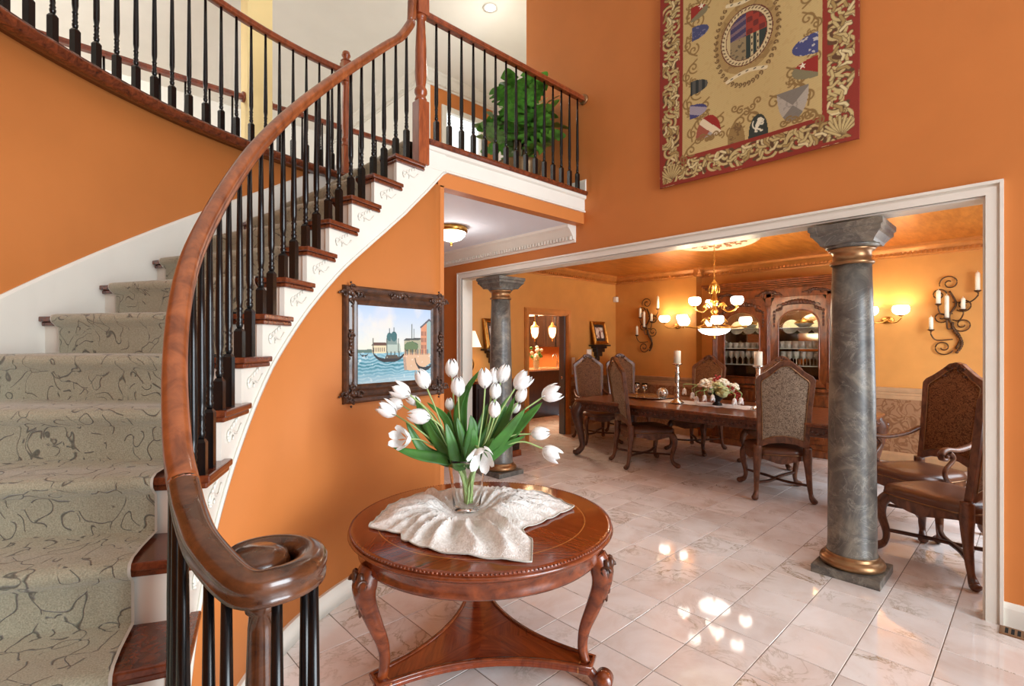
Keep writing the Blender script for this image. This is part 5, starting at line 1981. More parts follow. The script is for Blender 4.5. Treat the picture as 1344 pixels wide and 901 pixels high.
def make_chair(name, label, arms):
    t = thing(name, label, 'chair', world=False)
    O = (0, 0, 0)
    # frame of the back
    lo, li = loop(OUTL, 0.575), loop(INNL, 0.648)
    n = len(lo)
    b = MB()
    vs, fs = [], []
    for (yo, zo), (yi, zi) in zip(lo, li):
        vs += [(back_x(zo) + 0.024, yo, zo), (back_x(zi) + 0.018, yi, zi), (back_x(zi) - 0.018, yi, zi), (back_x(zo) - 0.024, yo, zo)]
    for i in range(n):
        j = (i + 1) % n
        for q in range(4):
            r = (q + 1) % 4
            fs.append((4 * i + q, 4 * i + r, 4 * j + r, 4 * j + q))
    b.add(vs, fs)
    bf = b.build('back_frame', 'walnutlight', t, off=O, fixn=True, bevel=0.006)
    b = MB()
    for i in range(-3, 4):          # carved crest
        z = 1.375 - 0.012 * i * i * 0.9
        b.ball((back_x(z) + 0.004, i * 0.03, z), (0.026, 0.022, 0.024 - 0.003 * abs(i)), 8)
    for s in (-1, 1):
        b.tube([(back_x(1.36) + 0.026, s * (0.05 + 0.03 * math.cos(a)), 1.335 + 0.022 * math.sin(a)) for a in [k * 0.6 for k in range(9)]], [0.008 - 0.0006 * k for k in range(9)], 6)
    b.build('carved_crest', 'walnut', bf, off=O)
    # upholstered back panels, brown inside, grey-tan outside
    for sx, nm_, mt_ in ((1, 'back_panel', 'brocade'), (-1, 'rear_panel', 'greybrocade')):
        b = MB()
        vs = [(back_x(1.0) + sx * 0.026, 0, 0.98)] + [(back_x(0.98 + (z - 0.98) * 0.6) + sx * 0.024, y * 0.6, 0.98 + (z - 0.98) * 0.6) for y, z in li] + [(back_x(z) + sx * 0.012, y * 1.01, z) for y, z in li]
        fs = []
        for i in range(n):
            j = (i + 1) % n
            fs.append((0, 1 + i, 1 + j) if sx > 0 else (0, 1 + j, 1 + i))
            f = (1 + i, 1 + n + i, 1 + n + j, 1 + j)
            fs.append(f if sx > 0 else f[::-1])
        b.add(vs, fs, True)
        pn = b.build(nm_, mt_, t, off=O)
    b = MB()
    for sx in (1, -1):
        b.sweep([(back_x(z) + sx * 0.018, y * 0.985, z) for y, z in li], [(-0.004, -0.003), (0.004, -0.003), (0.004, 0.003), (-0.004, 0.003)], up=(1, 0, 0), closed=True)
    b.build('nail_trim', 'bronze', pn, off=O)
    # seat cushion
    so = []
    for i in range(28):
        a = 2 * PI * i / 28
        c, s = math.cos(a), math.sin(a)
        k = (abs(c) ** 5 + abs(s) ** 5) ** (-1 / 5)
        x = 0.035 + 0.295 * c * k
        w = 0.262 + 0.03 * (x - 0.035) / 0.295
        so.append((x + (0.018 * math.cos(s * k * 1.5) if c > 0.4 else 0), w * s * k))
    b = MB()
    lev = [(0.435, 0.985), (0.447, 1.005), (0.475, 1.0), (0.497, 0.955), (0.512, 0.8), (0.519, 0.5), (0.521, 0.18)]
    vs, fs = [], []
    for z, k in lev:
        vs += [(0.035 + (x - 0.035) * k, y * k, z) for x, y in so]
    m = len(so)
    for l in range(len(lev) - 1):
        for i in range(m):
            j = (i + 1) % m
            fs.append((l * m + i, l * m + j, (l + 1) * m + j, (l + 1) * m + i))
    fs += [tuple(reversed(range(m))), tuple((len(lev) - 1) * m + i for i in range(m))]
    b.add(vs, fs, True)
    st_ = b.build('seat', 'leather', t, off=O)
    b = MB()
    b.sweep([(x * 1.003, y * 1.006, 0.445) for x, y in so], [(-0.004, -0.004), (0.004, -0.004), (0.004, 0.004), (-0.004, 0.004)], closed=True)
    b.build('nail_trim', 'bronze', st_, off=O)
    b = MB()
    vs, fs = [], []
    for i, (x, y) in enumerate(so):
        a = 2 * PI * i / m
        zb = 0.375 + 0.022 * math.cos(4 * a + PI)
        for k, z in ((0.985, 0.437), (0.99, zb), (0.94, zb), (0.94, 0.437)):
            vs.append((0.035 + (x - 0.035) * k, y * k, z))
    for i in range(m):
        j = (i + 1) % m
        for q in range(4):
            r = (q + 1) % 4
            fs.append((4 * i + q, 4 * i + r, 4 * j + r, 4 * j + q))
    b.add(vs, fs)
    b.build('apron', 'walnutlight', t, off=O, fixn=True)
    rad = [(0, 0.040), (0.2, 0.042), (0.45, 0.030), (0.75, 0.021), (0.9, 0.028), (1.0, 0.030)]
    for s in (-1, 1):
        b = MB()
        cabriole(b, [(0.265, s * 0.235, 0.43), (0.298, s * 0.262, 0.37), (0.302, s * 0.268, 0.28), (0.280, s * 0.245, 0.15), (0.288, s * 0.255, 0.07), (0.325, s * 0.29, 0.032)], rad)
        b.ball((0.333, s * 0.297, 0.030), (0.036, 0.036, 0.030), 10)
        b.build('leg', 'walnutlight', t, off=O)
        b = MB()
        cabriole(b, [(-0.262, s * 0.224, 0.54), (-0.262, s * 0.226, 0.42), (-0.27, s * 0.232, 0.30), (-0.285, s * 0.238, 0.16), (-0.305, s * 0.246, 0.07), (-0.33, s * 0.258, 0.032)], rad)
        b.ball((-0.338, s * 0.262, 0.028), (0.034, 0.034, 0.028), 10)
        b.build('leg', 'walnutlight', t, off=O)
    for s in (-1, 1):
        b = MB()
        pts = catmull([(0.285, s * 0.25, 0.165), (0.12, s * 0.07, 0.15), (-0.10, -s * 0.07, 0.15), (-0.285, -s * 0.24, 0.165)], 6)
        b.sweep(pts, [(-0.016, -0.010), (0.016, -0.010), (0.016, 0.010), (-0.016, 0.010)])
        b.build('stretcher', 'walnut', t, off=O)
    if arms:
        for s in (-1, 1):
            b = MB()
            pts = catmull([(back_x(0.80) + 0.01, s * 0.25, 0.80), (-0.18, s * 0.275, 0.745), (0.0, s * 0.30, 0.715), (0.13, s * 0.315, 0.725), (0.185, s * 0.318, 0.70), (0.180, s * 0.318, 0.655), (0.145, s * 0.318, 0.650), (0.135, s * 0.318, 0.68)], 6)
            mm = len(pts)
            b.sweep(pts, [(-0.022, -0.014), (0.022, -0.014), (0.026, 0.004), (0.012, 0.016), (-0.012, 0.016), (-0.026, 0.004)], scales=[1.0 if i < mm * 0.6 else 0.9 - 0.3 * (i / mm - 0.6) for i in range(mm)])
            ar = b.build('arm', 'walnutlight', t, off=O)
            b = MB()
            pts = catmull([(0.06, s * 0.29, 0.44), (0.115, s * 0.295, 0.50), (0.13, s * 0.305, 0.56), (0.075, s * 0.31, 0.62), (0.06, s * 0.312, 0.66), (0.10, s * 0.315, 0.705)], 6)
            b.tube(pts, 0.017, 8)
            b.build('arm_support', 'walnutlight', ar, off=O)
    return t
ch = make_chair('dining_chair', 'high-backed dining chair seen from behind, nearest the big column', False)
ch.location = (5.60, 1.92, 0)
ch.rotation_euler = (0, 0, math.radians(31))
ch['group'] = 'carved dining chairs'
for loc, deg, lab in (((5.69, 3.57, 0), -34, 'dining chair turned sideways, tucked in at the near left of the table'),
                      ((7.31, 4.90, 0), 232, 'dining chair in the far corner below the small gilt picture'),
                      ((7.02, 3.50, 0), 178, 'far-side dining chair behind the flower centrepiece'),
                      ((7.02, 2.45, 0), 182, 'far-side dining chair in front of the china cabinet'),
                      ((4.67, 0.44, 0), 58, 'leather dining chair at the right edge, half hidden by the white casing')):
    dup(ch, loc, math.radians(deg), lab)
ac = make_chair('armchair', 'carved dining armchair with scrolled arms by the pale wallpaper', True)
ac.location = (5.46, 0.72, 0)
ac.rotation_euler = (0, 0, math.radians(148))
ac['group'] = 'carved dining armchairs'
dup(ac, (6.50, 4.95, 0), math.radians(-122), 'carved dining armchair at the far left head of the table')

# ================================================================== dining table
D0, D1, E0, E1, DT_Z = 5.42, 6.86, 1.20, 4.55, 0.79
dt = thing('dining_table', 'long carved dining table with dark polished top', 'table', ((D0 + D1) / 2, (E0 + E1) / 2, 0))
def rr_rect(x0, x1, y0, y1, c):
    return [(x0 + c, y0), (x1 - c, y0), (x1, y0 + c), (x1, y1 - c), (x1 - c, y1), (x0 + c, y1), (x0, y1 - c), (x0, y0 + c)]
b = MB()
b.prism(rr_rect(D0, D1, E0, E1, 0.07), DT_Z - 0.022, DT_Z)
b.prism(rr_rect(D0 + 0.012, D1 - 0.012, E0 + 0.012, E1 - 0.012, 0.065), DT_Z - 0.04, DT_Z - 0.022)
b.build('tabletop', 'cabwood', dt, bevel=0.006)
b = MB()
b.prism(rr_rect(D0 + 0.03, D1 - 0.03, E0 + 0.03, E1 - 0.03, 0.06), DT_Z - 0.135, DT_Z - 0.04)
b.build('apron', 'walnut', dt, bevel=0.006)
b = MB()
rn = random.Random(3)
for i in range(70):
    y = E0 + 0.12 + i * (E1 - E0 - 0.24) / 69
    b.ball((D0 + 0.03, y, DT_Z - 0.088 + 0.014 * math.sin(i * 1.3)), (0.012, 0.020, 0.016), 6)
for i in range(26):
    x = D0 + 0.12 + i * (D1 - D0 - 0.24) / 25
    b.ball((x, E0 + 0.03, DT_Z - 0.088 + 0.014 * math.sin(i * 1.3)), (0.020, 0.012, 0.016), 6)
stuff(b.build('carved_frieze', 'walnut', dt))
for x, sx in ((D0 + 0.10, -1), (D1 - 0.10, 1)):
    for y, sy in ((E0 + 0.10, -1), (E1 - 0.10, 1)):
        b = MB()
        cabriole(b, [(x, y, DT_Z - 0.05), (x + sx * 0.045, y + sy * 0.045, 0.62), (x + sx * 0.035, y + sy * 0.035, 0.48), (x, y, 0.25), (x - sx * 0.005, y - sy * 0.005, 0.12), (x + sx * 0.04, y + sy * 0.04, 0.045)], [(0, 0.085), (0.2, 0.088), (0.45, 0.06), (0.7, 0.038), (0.88, 0.042), (1, 0.046)], 12)
        b.ball((x + sx * 0.05, y + sy * 0.05, 0.045), (0.055, 0.055, 0.045), 12)
        lg = b.build('leg', 'walnut', dt)
        b = MB()
        for q in range(5):
            b.ball((x + sx * (0.105 - 0.012 * q), y + sy * (0.105 - 0.012 * q), 0.66 - 0.045 * q), (0.028 - 0.003 * q, 0.028 - 0.003 * q, 0.03), 8)
        b.build('knee_carving', 'walnut', lg)

# lace runner, centrepiece, candlesticks, tray
b = MB()
b.grid(lambda u, v: (5.97 + 0.38 * u + 0.012 * math.sin(v * 60), 1.95 + 1.62 * v, DT_Z + 0.004 + 0.0015 * math.sin(v * 90 + u * 9)), 10, 60)
rn_ = b.build('table_runner', 'lace', solid=0.003)
tag(rn_, 'white lace runner along the middle of the dining table', 'runner')
center_origin(rn_)
def candlestick(x, y, label, clab):
    c = thing('candlestick', label, 'candlestick', (x, y, DT_Z + 0.006), group='silver candlesticks on the dining table')
    z = DT_Z + 0.006
    b = MB()
    b.lathe([(0, 0), (0.085, 0), (0.085, 0.012), (0.06, 0.03), (0.03, 0.05), (0.022, 0.075), (0.036, 0.09), (0.022, 0.105), (0.032, 0.14), (0.036, 0.165), (0.022, 0.20), (0.034, 0.22), (0.022, 0.24), (0.030, 0.28), (0.034, 0.33), (0.024, 0.38), (0.034, 0.40), (0.022, 0.42), (0.028, 0.46), (0.026, 0.49)], 24, (x, y, z))
    b.build('stem', 'silver', c)
    b = MB()
    b.lathe([(0.02, 0.485), (0.06, 0.50), (0.064, 0.512), (0.058, 0.514), (0.0, 0.508)], 24, (x, y, z))
    b.build('drip_pan', 'silver', c)
    b = MB()
    b.lathe([(0, 0), (0.044, 0), (0.044, 0.158), (0.037, 0.163), (0, 0.158)], 20, (x, y, z + 0.515))
    b.tube([(x, y, z + 0.67), (x + 0.002, y, z + 0.69)], 0.002, 5)
    k = b.build('pillar_candle', 'candle')
    tag(k, clab, 'candle', 'pillar candles on the silver candlesticks')
    center_origin(k)
candlestick(5.99, 3.25, 'silver candlestick nearest the glass tray', 'thick ivory candle on the candlestick near the glass tray')
candlestick(6.06, 2.27, 'silver candlestick beside the tall chair back', 'thick ivory candle on the candlestick beside the tall chair back')
tr_y = thing('silver_tray', 'oval mirrored silver tray at the far end of the table', 'tray', (6.42, 3.90, DT_Z))
b = MB()
b.lathe([(0, 0), (0.30, 0), (0.335, 0.014), (0.34, 0.022), (0.33, 0.02), (0.30, 0.008), (0, 0.008)], 40, (6.42, 3.90, DT_Z + 0.001))
b.build('tray_body', 'silver', tr_y)
GLASS_PROF = [(0.0, 0.0), (0.036, 0.0), (0.034, 0.004), (0.006, 0.010), (0.005, 0.085), (0.012, 0.095), (0.034, 0.125), (0.040, 0.155), (0.036, 0.205), (0.0345, 0.205), (0.0382, 0.155), (0.032, 0.127), (0.010, 0.100), (0.0, 0.098)]
b = MB()
b.lathe(GLASS_PROF, 16)
gl = b.build('wine_goblet', M['glass'])
gl.location = (6.25, 4.02, DT_Z + 0.010)
tag(gl, 'stemmed wine glass standing left on the silver tray', 'glass', 'wine glasses on the silver tray')
g2 = gl.copy()
COL.objects.link(g2)
g2.location = (6.26, 3.90, DT_Z + 0.010)
g2['label'] = 'stemmed wine glass standing right on the silver tray'
b = MB()
b.ball((0, 0, 0.075), 0.075, 16)
for i in range(8):
    a = i * PI / 8
    b.tube([(0.076 * math.cos(u) * math.cos(a), 0.076 * math.cos(u) * math.sin(a), 0.075 + 0.076 * math.sin(u)) for u in [k * 2 * PI / 20 for k in range(20)]], 0.003, 5, closed=True)
cg = b.build('crystal_globe', 'silver')
cg.location = (6.33, 3.66, DT_Z + 0.010)
tag(cg, 'round cut crystal globe on the silver tray', 'ornament')

# flower centrepiece
fc = thing('flower_arrangement', 'silk flower centrepiece of white blooms in a dark bowl', 'flowers', (6.16, 2.80, DT_Z))
fx, fy, fz = 6.16, 2.80, DT_Z + 0.006
b = MB()
b.lathe([(0, 0), (0.06, 0), (0.055, 0.02), (0.03, 0.04), (0.05, 0.07), (0.10, 0.12), (0.115, 0.15), (0.10, 0.152), (0, 0.14)], 24, (fx, fy, fz))
b.build('bowl', plain('dark_bronze', srgb(46, 44, 44), 0.35, 0.6), fc)
M['cream_fl'] = plain('cream_petals', srgb(238, 230, 206), 0.6, var=0.06)
M['red_fl'] = plain('red_berries', srgb(168, 40, 34), 0.45, var=0.2)
M['sage'] = plain('sage_hydrangea', srgb(190, 196, 140), 0.6, var=0.15)
rn = random.Random(11)
def blossom(c, r, mat, nm, n=26):
    b = MB()
    for i in range(n):
        a = rn.random() * 2 * PI
        p = math.acos(rn.uniform(-0.3, 1))
        q = Vector((math.sin(p) * math.cos(a), math.sin(p) * math.sin(a), math.cos(p)))
        pos = Vector(c) + q * r * 0.8
        b.ball(tuple(pos), (r * 0.36, r * 0.36, r * 0.22), 6)
    b.ball(c, r * 0.75, 8)
    return b.build(nm, mat, fc)
for (dx, dy, dz, r, m_) in ((-.06, .10, .25, .07, 'cream_fl'), (-.10, .02, .21, .065, 'cream_fl'), (-.11, -.10, .17, .075, 'sage'), (-.02, -.06, .26, .07, 'cream_fl'), (.05, .06, .27, .065, 'cream_fl'), (-.09, -.04, .23, .06, 'sage'), (.08, -.12, .22, .06, 'cream_fl')):
    blossom((fx + dx * 1.15, fy + dy * 1.3, fz + dz), r * 1.15, m_, 'bloom')
for (dx, dy, dz) in ((.02, .03, .33), (-.06, -.20, .20), (-.03, -.27, .14), (-.08, .16, .20)):
    b = MB()
    for i in range(14):
        b.ball((fx + dx + rn.uniform(-.04, .04), fy + dy + rn.uniform(-.05, .05), fz + dz + rn.uniform(-.05, .05)), 0.014, 6)
    b.tube([(fx, fy, fz + 0.12), (fx + dx * 0.6, fy + dy * 0.7, fz + dz)], 0.003, 5)
    b.build('berry_sprig', 'red_fl', fc)
for i in range(10):
    a = i * 0.63
    b = MB()
    d = Vector((math.cos(a), math.sin(a), 0))
    s = Vector((-d.y, d.x, 0))
    o_ = Vector((fx, fy, fz + 0.13))
    b.grid(lambda u, v: o_ + d * (0.05 + 0.16 * v) + s * ((u - 0.5) * 0.09 * math.sin(PI * (0.1 + 0.9 * v))) + Vector((0, 0, 0.09 * math.sin(v * 2.4))), 3, 6)
    b.build('leaf', 'darkgreen', fc, solid=0.002)
for (dy, dx, top, out_, dn_) in ((.20, -.10, .22, .17, .06), (.30, -.05, .20, .12, .10), (.05, -.20, .17, .05, .05), (-.02, -.19, .18, .04, .06), (-.24, -.10, .22, .14, .04), (-.20, -.15, .16, .12, .03), (.14, -.16, .15, .10, .02)):
    b = MB()
    dy *= 1.32
    p1 = Vector((fx + dx * 0.6, fy + dy * 0.55, fz + top + 0.03))
    p2 = Vector((fx + dx * 1.0, fy + dy * 1.05, fz + dn_ + 0.09))
    pts = catmull([(fx, fy, fz + 0.14), p1, p2 + Vector((0, 0, 0.05)), p2], 6)
    b.tube(pts, 0.007, 6)
    sp = b.build('tulip_stem', 'stem', fc)
    b = MB()
    b.lathe([(0.004, 0.0), (0.020, -0.012), (0.027, -0.035), (0.022, -0.06), (0.012, -0.075)], 8, tuple(p2))
    for q in range(4):
        a = q * PI / 2
        b.tube([p2 + Vector((0.018 * math.cos(a), 0.018 * math.sin(a), -0.05)), p2 + Vector((0.03 * math.cos(a), 0.03 * math.sin(a), -0.09))], [0.014, 0.002], 6)
    b.build('drooping_tulip', 'petal', sp)

# ================================================================== chandelier and ceiling medallion
HX, HY = 6.14, 2.83
md = thing('ceiling_medallion', 'white relief ceiling medallion above the chandelier', 'medallion', (HX, HY, DZ - 0.03))
b = MB()
b.lathe([(0.0, -0.004), (0.10, -0.012), (0.11, -0.03), (0.13, -0.012), (0.40, -0.012), (0.43, -0.03), (0.46, -0.034), (0.49, -0.02), (0.52, -0.004), (0.52, 0.0)][::-1], 48, (HX, HY, DZ - 0.001))
b.build('disc', plain('ivory_plaster', srgb(206, 186, 158), 0.6), md, fixn=True)
b = MB()
for i in range(14):
    a = 2 * PI * i / 14
    for (r_, k) in ((0.22, 1), (0.33, -1)):
        c_ = Vector((HX + r_ * math.cos(a + 0.1 * k), HY + r_ * math.sin(a + 0.1 * k), DZ - 0.016))
        b.tube([c_ + Vector((0.045 * (1 - j / 11) * math.cos(a + k * j * 0.55), 0.045 * (1 - j / 11) * math.sin(a + k * j * 0.55), 0)) for j in range(10)], 0.011, 5)
    b.ball((HX + 0.16 * math.cos(a), HY + 0.16 * math.sin(a), DZ - 0.016), (0.022, 0.022, 0.01), 6)
b.build('scroll_relief', plain('bronze_relief', srgb(136, 92, 60), 0.5, var=0.15), md)
cd = thing('chandelier', 'gold chandelier with two tiers of milk glass shades over the table', 'chandelier', (HX, HY, 1.66))
for i in range(17):
    b = MB()
    z = 2.83 - i * 0.028
    cs = []
    for k in range(12):
        a = 2 * PI * k / 12
        u, v = 0.009 * math.cos(a), 0.019 * math.sin(a)
        cs.append((HX + (u if i % 2 else 0), HY + (0 if i % 2 else u), z + v))
    b.tube(cs, 0.0028, 5, closed=True)
    b.build('chain_link', 'gold', cd)
b = MB()
b.lathe([(0.0, 2.37), (0.012, 2.365), (0.016, 2.35), (0.03, 2.335), (0.046, 2.32), (0.05, 2.30), (0.030, 2.27), (0.022, 2.22), (0.034, 2.15), (0.05, 2.11), (0.055, 2.09), (0.03, 2.07), (0.022, 2.03), (0.04, 2.00), (0.05, 1.97), (0.035, 1.945), (0.055, 1.92), (0.075, 1.90), (0.08, 1.88), (0.06, 1.86), (0.03, 1.84), (0.03, 1.79), (0.10, 1.785), (0.19, 1.778), (0.205, 1.765), (0.20, 1.75), (0.0, 1.75)], 28, (HX, HY, 0))
for i in range(6):
    a = i * PI / 3
    b.tube([(HX + (0.05 + 0.012 * math.sin(t * 3)) * math.cos(a), HY + (0.05 + 0.012 * math.sin(t * 3)) * math.sin(a), 2.30 - 0.10 * t) for t in [k / 6 for k in range(7)]], 0.007, 5)
b.build('column', 'gold', cd)
b = MB()
b.lathe([(0.19, 1.765), (0.19, 1.745), (0.17, 1.715), (0.13, 1.69), (0.07, 1.675), (0.0, 1.67)], 32, (HX, HY, 0))
b.build('bowl_shade', M['shade'], cd)
b = MB()
b.lathe([(0.0, 1.612), (0.012, 1.618), (0.02, 1.635), (0.01, 1.65), (0.018, 1.66), (0.012, 1.675)], 16, (HX, HY, 0))
for i in range(4):
    a = i * PI / 2 - 2.3
    b.tube([(HX + 0.197 * math.cos(a), HY + 0.197 * math.sin(a), 1.76), (HX + 0.19 * math.cos(a), HY + 0.19 * math.sin(a), 1.735), (HX + 0.17 * math.cos(a), HY + 0.17 * math.sin(a), 1.712)], 0.006, 6)
b.build('finial', 'gold', cd)
SHADE = [(0.020, 0.0), (0.045, 0.008), (0.068, 0.032), (0.075, 0.062), (0.070, 0.092), (0.060, 0.105), (0.056, 0.102), (0.066, 0.088), (0.070, 0.062), (0.062, 0.034), (0.040, 0.014), (0.0, 0.008)]
def arm(parent, c, a, r, z, zs, mat='gold'):
    d = Vector((math.cos(a), math.sin(a), 0))
    c = Vector(c)
    b = MB()
    P3 = lambda q, zz: c + d * q + Vector((0, 0, zz))
    pts = catmull([P3(0.045, z), P3(0.10, z + 0.05), P3(0.13, z + 0.03), P3(0.12, z - 0.02), P3(r * 0.62, z - 0.06), P3(r * 0.88, z - 0.045), P3(r, zs - 0.02)], 6)
    b.tube(pts, 0.011, 8)
    b.tube([P3(0.12 + 0.032 * math.cos(k * 0.6), z - 0.0 + 0.032 * math.sin(k * 0.6)) for k in range(9)], [0.010 - 0.0006 * k for k in range(9)], 6)
    b.lathe([(0.008, -0.03), (0.022, -0.02), (0.012, -0.012), (0.034, -0.004), (0.036, 0.004), (0.0, 0.006)], 14, tuple(P3(r, zs)))
    ar = b.build('arm', mat, parent)
    b = MB()
    b.lathe(SHADE, 24, tuple(P3(r, zs)))
    b.build('glass_shade', M['shade'], ar)
    q = P3(r, zs + 0.10) - Vector(parent['_org'])
    point('chandelier_bulb', q, 12 if r > 0.3 else 6, (1, 0.76, 0.47), 0.035, parent)
VA = math.atan2(-HY, -HX)
for i in range(4):
    arm(cd, (HX, HY, 0), VA + 0.1 + i * PI / 2, 0.36, 1.83, 1.79)
for i in range(3):
    arm(cd, (HX, HY, 0), VA + PI + 0.12 + i * 2 * PI / 3, 0.28, 2.02, 2.035)

# ================================================================== wall lights and candle sconces
def wall_light(c, nx_, label):
    # c on the wall face, facing -X
    w = thing('wall_light', label, 'light', c, group='twin milk glass wall lights')
    x, y, z = c
    b = MB()
    b.ball((x - 0.012, y, z), (0.018, 0.075, 0.05), 12)
    for s in (-1, 0, 1):
        b.ball((x - 0.03, y + s * 0.035, z), (0.018, 0.02, 0.024), 8)
    b.build('backplate', 'gold', w)
    for s in (-1, 1):
        b = MB()
        pts = catmull([(x - 0.03, y, z), (x - 0.09, y + s * 0.05, z - 0.03), (x - 0.14, y + s * 0.12, z - 0.03), (x - 0.15, y + s * 0.165, z + 0.02), (x - 0.15, y + s * 0.165, z + 0.05)], 6)
        b.tube(pts, 0.010, 8)
        b.lathe([(0.01, -0.02), (0.03, -0.01), (0.034, 0.004), (0, 0.006)], 14, (x - 0.15, y + s * 0.165, z + 0.06))
        a = b.build('arm', 'gold', w)
        b = MB()
        b.lathe([(r * 1.28, zz * 1.15) for r, zz in SHADE], 24, (x - 0.15, y + s * 0.165, z + 0.06))
        b.build('glass_shade', M['shade'], a)
        point('wall_bulb', (-0.15, s * 0.165, 0.175), 2.6, (1, 0.74, 0.42), 0.04, w)
wall_light((XB, 1.43, 1.88), -1, 'twin glass wall light on the pale wall right of the big column')
wall_light((8.05, 4.36, 1.88), -1, 'twin glass wall light left of the china cabinet, behind the chandelier')

def iron_sconce(c, label, side):
    w = thing('candle_sconce', label, 'sconce', c, group='scrolled iron candle sconces')
    x, y, z = c
    # spine and scrolls in the wall plane, (s: to the photo's right, t: up)
    P2 = lambda s, t, d=0.03: (x - d, y - s, z + t)
    b = MB()
    b.tube(catmull([P2(0.06, 0.06), P2(0.10, 0.20), P2(0.02, 0.36), P2(0.0, 0.48), P2(0.06, 0.62), P2(0.0, 0.78)], 6), [0.012] * 31, 7)
    b.build('spine', 'iron', w)
    def scroll(s, t, r, a0, f, turns=1.4):
        b = MB()
        n = 26
        pts = []
        for k in range(n):
            q = k / (n - 1)
            rr = r * (1 - 0.78 * q)
            a = a0 + f * turns * 2 * PI * q
            pts.append(P2(s + rr * math.cos(a), t + rr * math.sin(a)))
        b.tube(pts, [0.008] * n, 6)
        b.build('scroll', 'iron', w)
    for q in ((-0.06, 0.08, 0.10, -0.4, -1), (0.12, 0.36, 0.09, -2.6, 1), (0.13, 0.60, 0.085, -2.4, 1), (-0.08, 0.46, 0.08, 0.2, -1), (0.0, 0.88, 0.10, -2.8, -1), (-0.10, 0.74, 0.075, 0.2, 1)):
        scroll(*q)
    b = MB()
    rn2 = random.Random(5)
    for k in range(16):
        t = k / 15
        b.ball(P2(0.07 + 0.045 * math.sin(t * 5), 0.02 + 0.36 * t, 0.045), (0.012, 0.022, 0.018), 6)
    b.build('leaf_garland', 'iron', w)
    cand = ((-0.17, 0.30, 0.16), (-0.02, 0.44, 0.28), (-0.10, 0.62, 0.17), (0.13, 0.54, 0.14), (0.26, 0.76, 0.22))
    for i, (s, t, h_) in enumerate(cand):
        b = MB()
        b.tube(catmull([P2(0.03, t - 0.12, 0.03), P2(s * 0.7, t - 0.13, 0.06), P2(s, t - 0.06, 0.09), P2(s, t - 0.01, 0.09)], 5), 0.008, 6)
        b.lathe([(0.012, -0.02), (0.034, -0.004), (0.036, 0.006), (0.0, 0.004)], 12, P2(s, t, 0.09))
        b.build('candle_arm', 'iron', w)
        b = MB()
        b.lathe([(0.0, 0.0), (0.0225, 0.0), (0.0225, h_ - 0.02), (0.016, h_ - 0.004), (0.004, h_), (0.003, h_ + 0.015), (0, h_ + 0.016)], 14, P2(s, t + 0.005, 0.09))
        k = b.build('candle', 'candle')
        tag(k, ['lowest left', 'middle', 'upper left', 'inner right', 'highest right'][i] + ' ivory candle on the iron sconce ' + side, 'candle', 'candles on the iron sconces')
        center_origin(k)
iron_sconce((XB, 0.80, 1.44), 'wrought iron scroll sconce above the armchair on the pale wall', 'above the armchair')
iron_sconce((8.05, 4.95, 1.43), 'wrought iron scroll sconce in the far corner of the dining room', 'in the far corner')
# ================================================================== china cabinet
CF, CB, CY0, CY1 = 7.80, XB - 0.012, 1.92, 3.62
CM = (CY0 + CY1) / 2
cab = thing('china_cabinet', 'large carved cherry china cabinet with two arched glass doors', 'cabinet', ((CF + CB) / 2, CM, 0))
b = MB()
b.box(CF - 0.08, CB, CY0 - 0.02, CY1 + 0.02, 0.0, 0.10)
b.box(CF - 0.05, CB, CY0, CY1, 0.10, 0.90)
b.box(CF - 0.09, CB, CY0 - 0.03, CY1 + 0.03, 0.90, 0.945)
b.build('base', 'cabwood', cab, bevel=0.006)
for i in range(3):
    y0 = CY0 + 0.07 + i * 0.53
    b = MB()
    b.box(CF - 0.066, CF - 0.05, y0, y0 + 0.49, 0.18, 0.68)
    b.box(CF - 0.074, CF - 0.066, y0 + 0.06, y0 + 0.43, 0.24, 0.62)
    d_ = b.build('cupboard_door', 'cabwood', cab, bevel=0.006)
    b = MB()
    b.ball((CF - 0.078, y0 + 0.45, 0.43), 0.012, 8)
    b.build('knob', 'gold', d_)
    b = MB()
    b.box(CF - 0.066, CF - 0.05, y0, y0 + 0.49, 0.71, 0.86)
    d_ = b.build('drawer', 'cabwood', cab, bevel=0.006)
    b = MB()
    b.ball((CF - 0.072, y0 + 0.245, 0.785), 0.012, 8)
    b.build('knob', 'gold', d_)
b = MB()     # carcass of the upper part
b.box(CF, CB, CY0, CY0 + 0.03, 0.945, 2.32)
b.box(CF, CB, CY1 - 0.03, CY1, 0.945, 2.32)
b.box(CB - 0.02, CB, CY0, CY1, 0.945, 2.32)
b.box(CF, CB, CY0, CY1, 2.24, 2.34)
b.build('upper_carcass', 'cabwood', cab)
b = MB()
b.box(CB - 0.026, CB - 0.02, CY0 + 0.03, CY1 - 0.03, 0.945, 2.24)
b.build('mirror_back', plain('aged_mirror', srgb(196, 176, 140), 0.08, 0.9, 0.05), cab)
b = MB()
for k, (r, z, z2) in enumerate(((0.02, 2.24, 2.375), (0.035, 2.375, 2.395), (0.06, 2.395, 2.42), (0.09, 2.42, 2.445), (0.115, 2.445, 2.47), (0.13, 2.47, 2.50))):
    b.box(CF - r, CB, CY0 - r, CY1 + r, z, z2)
b.build('cornice', 'cabwood', cab, bevel=0.008)
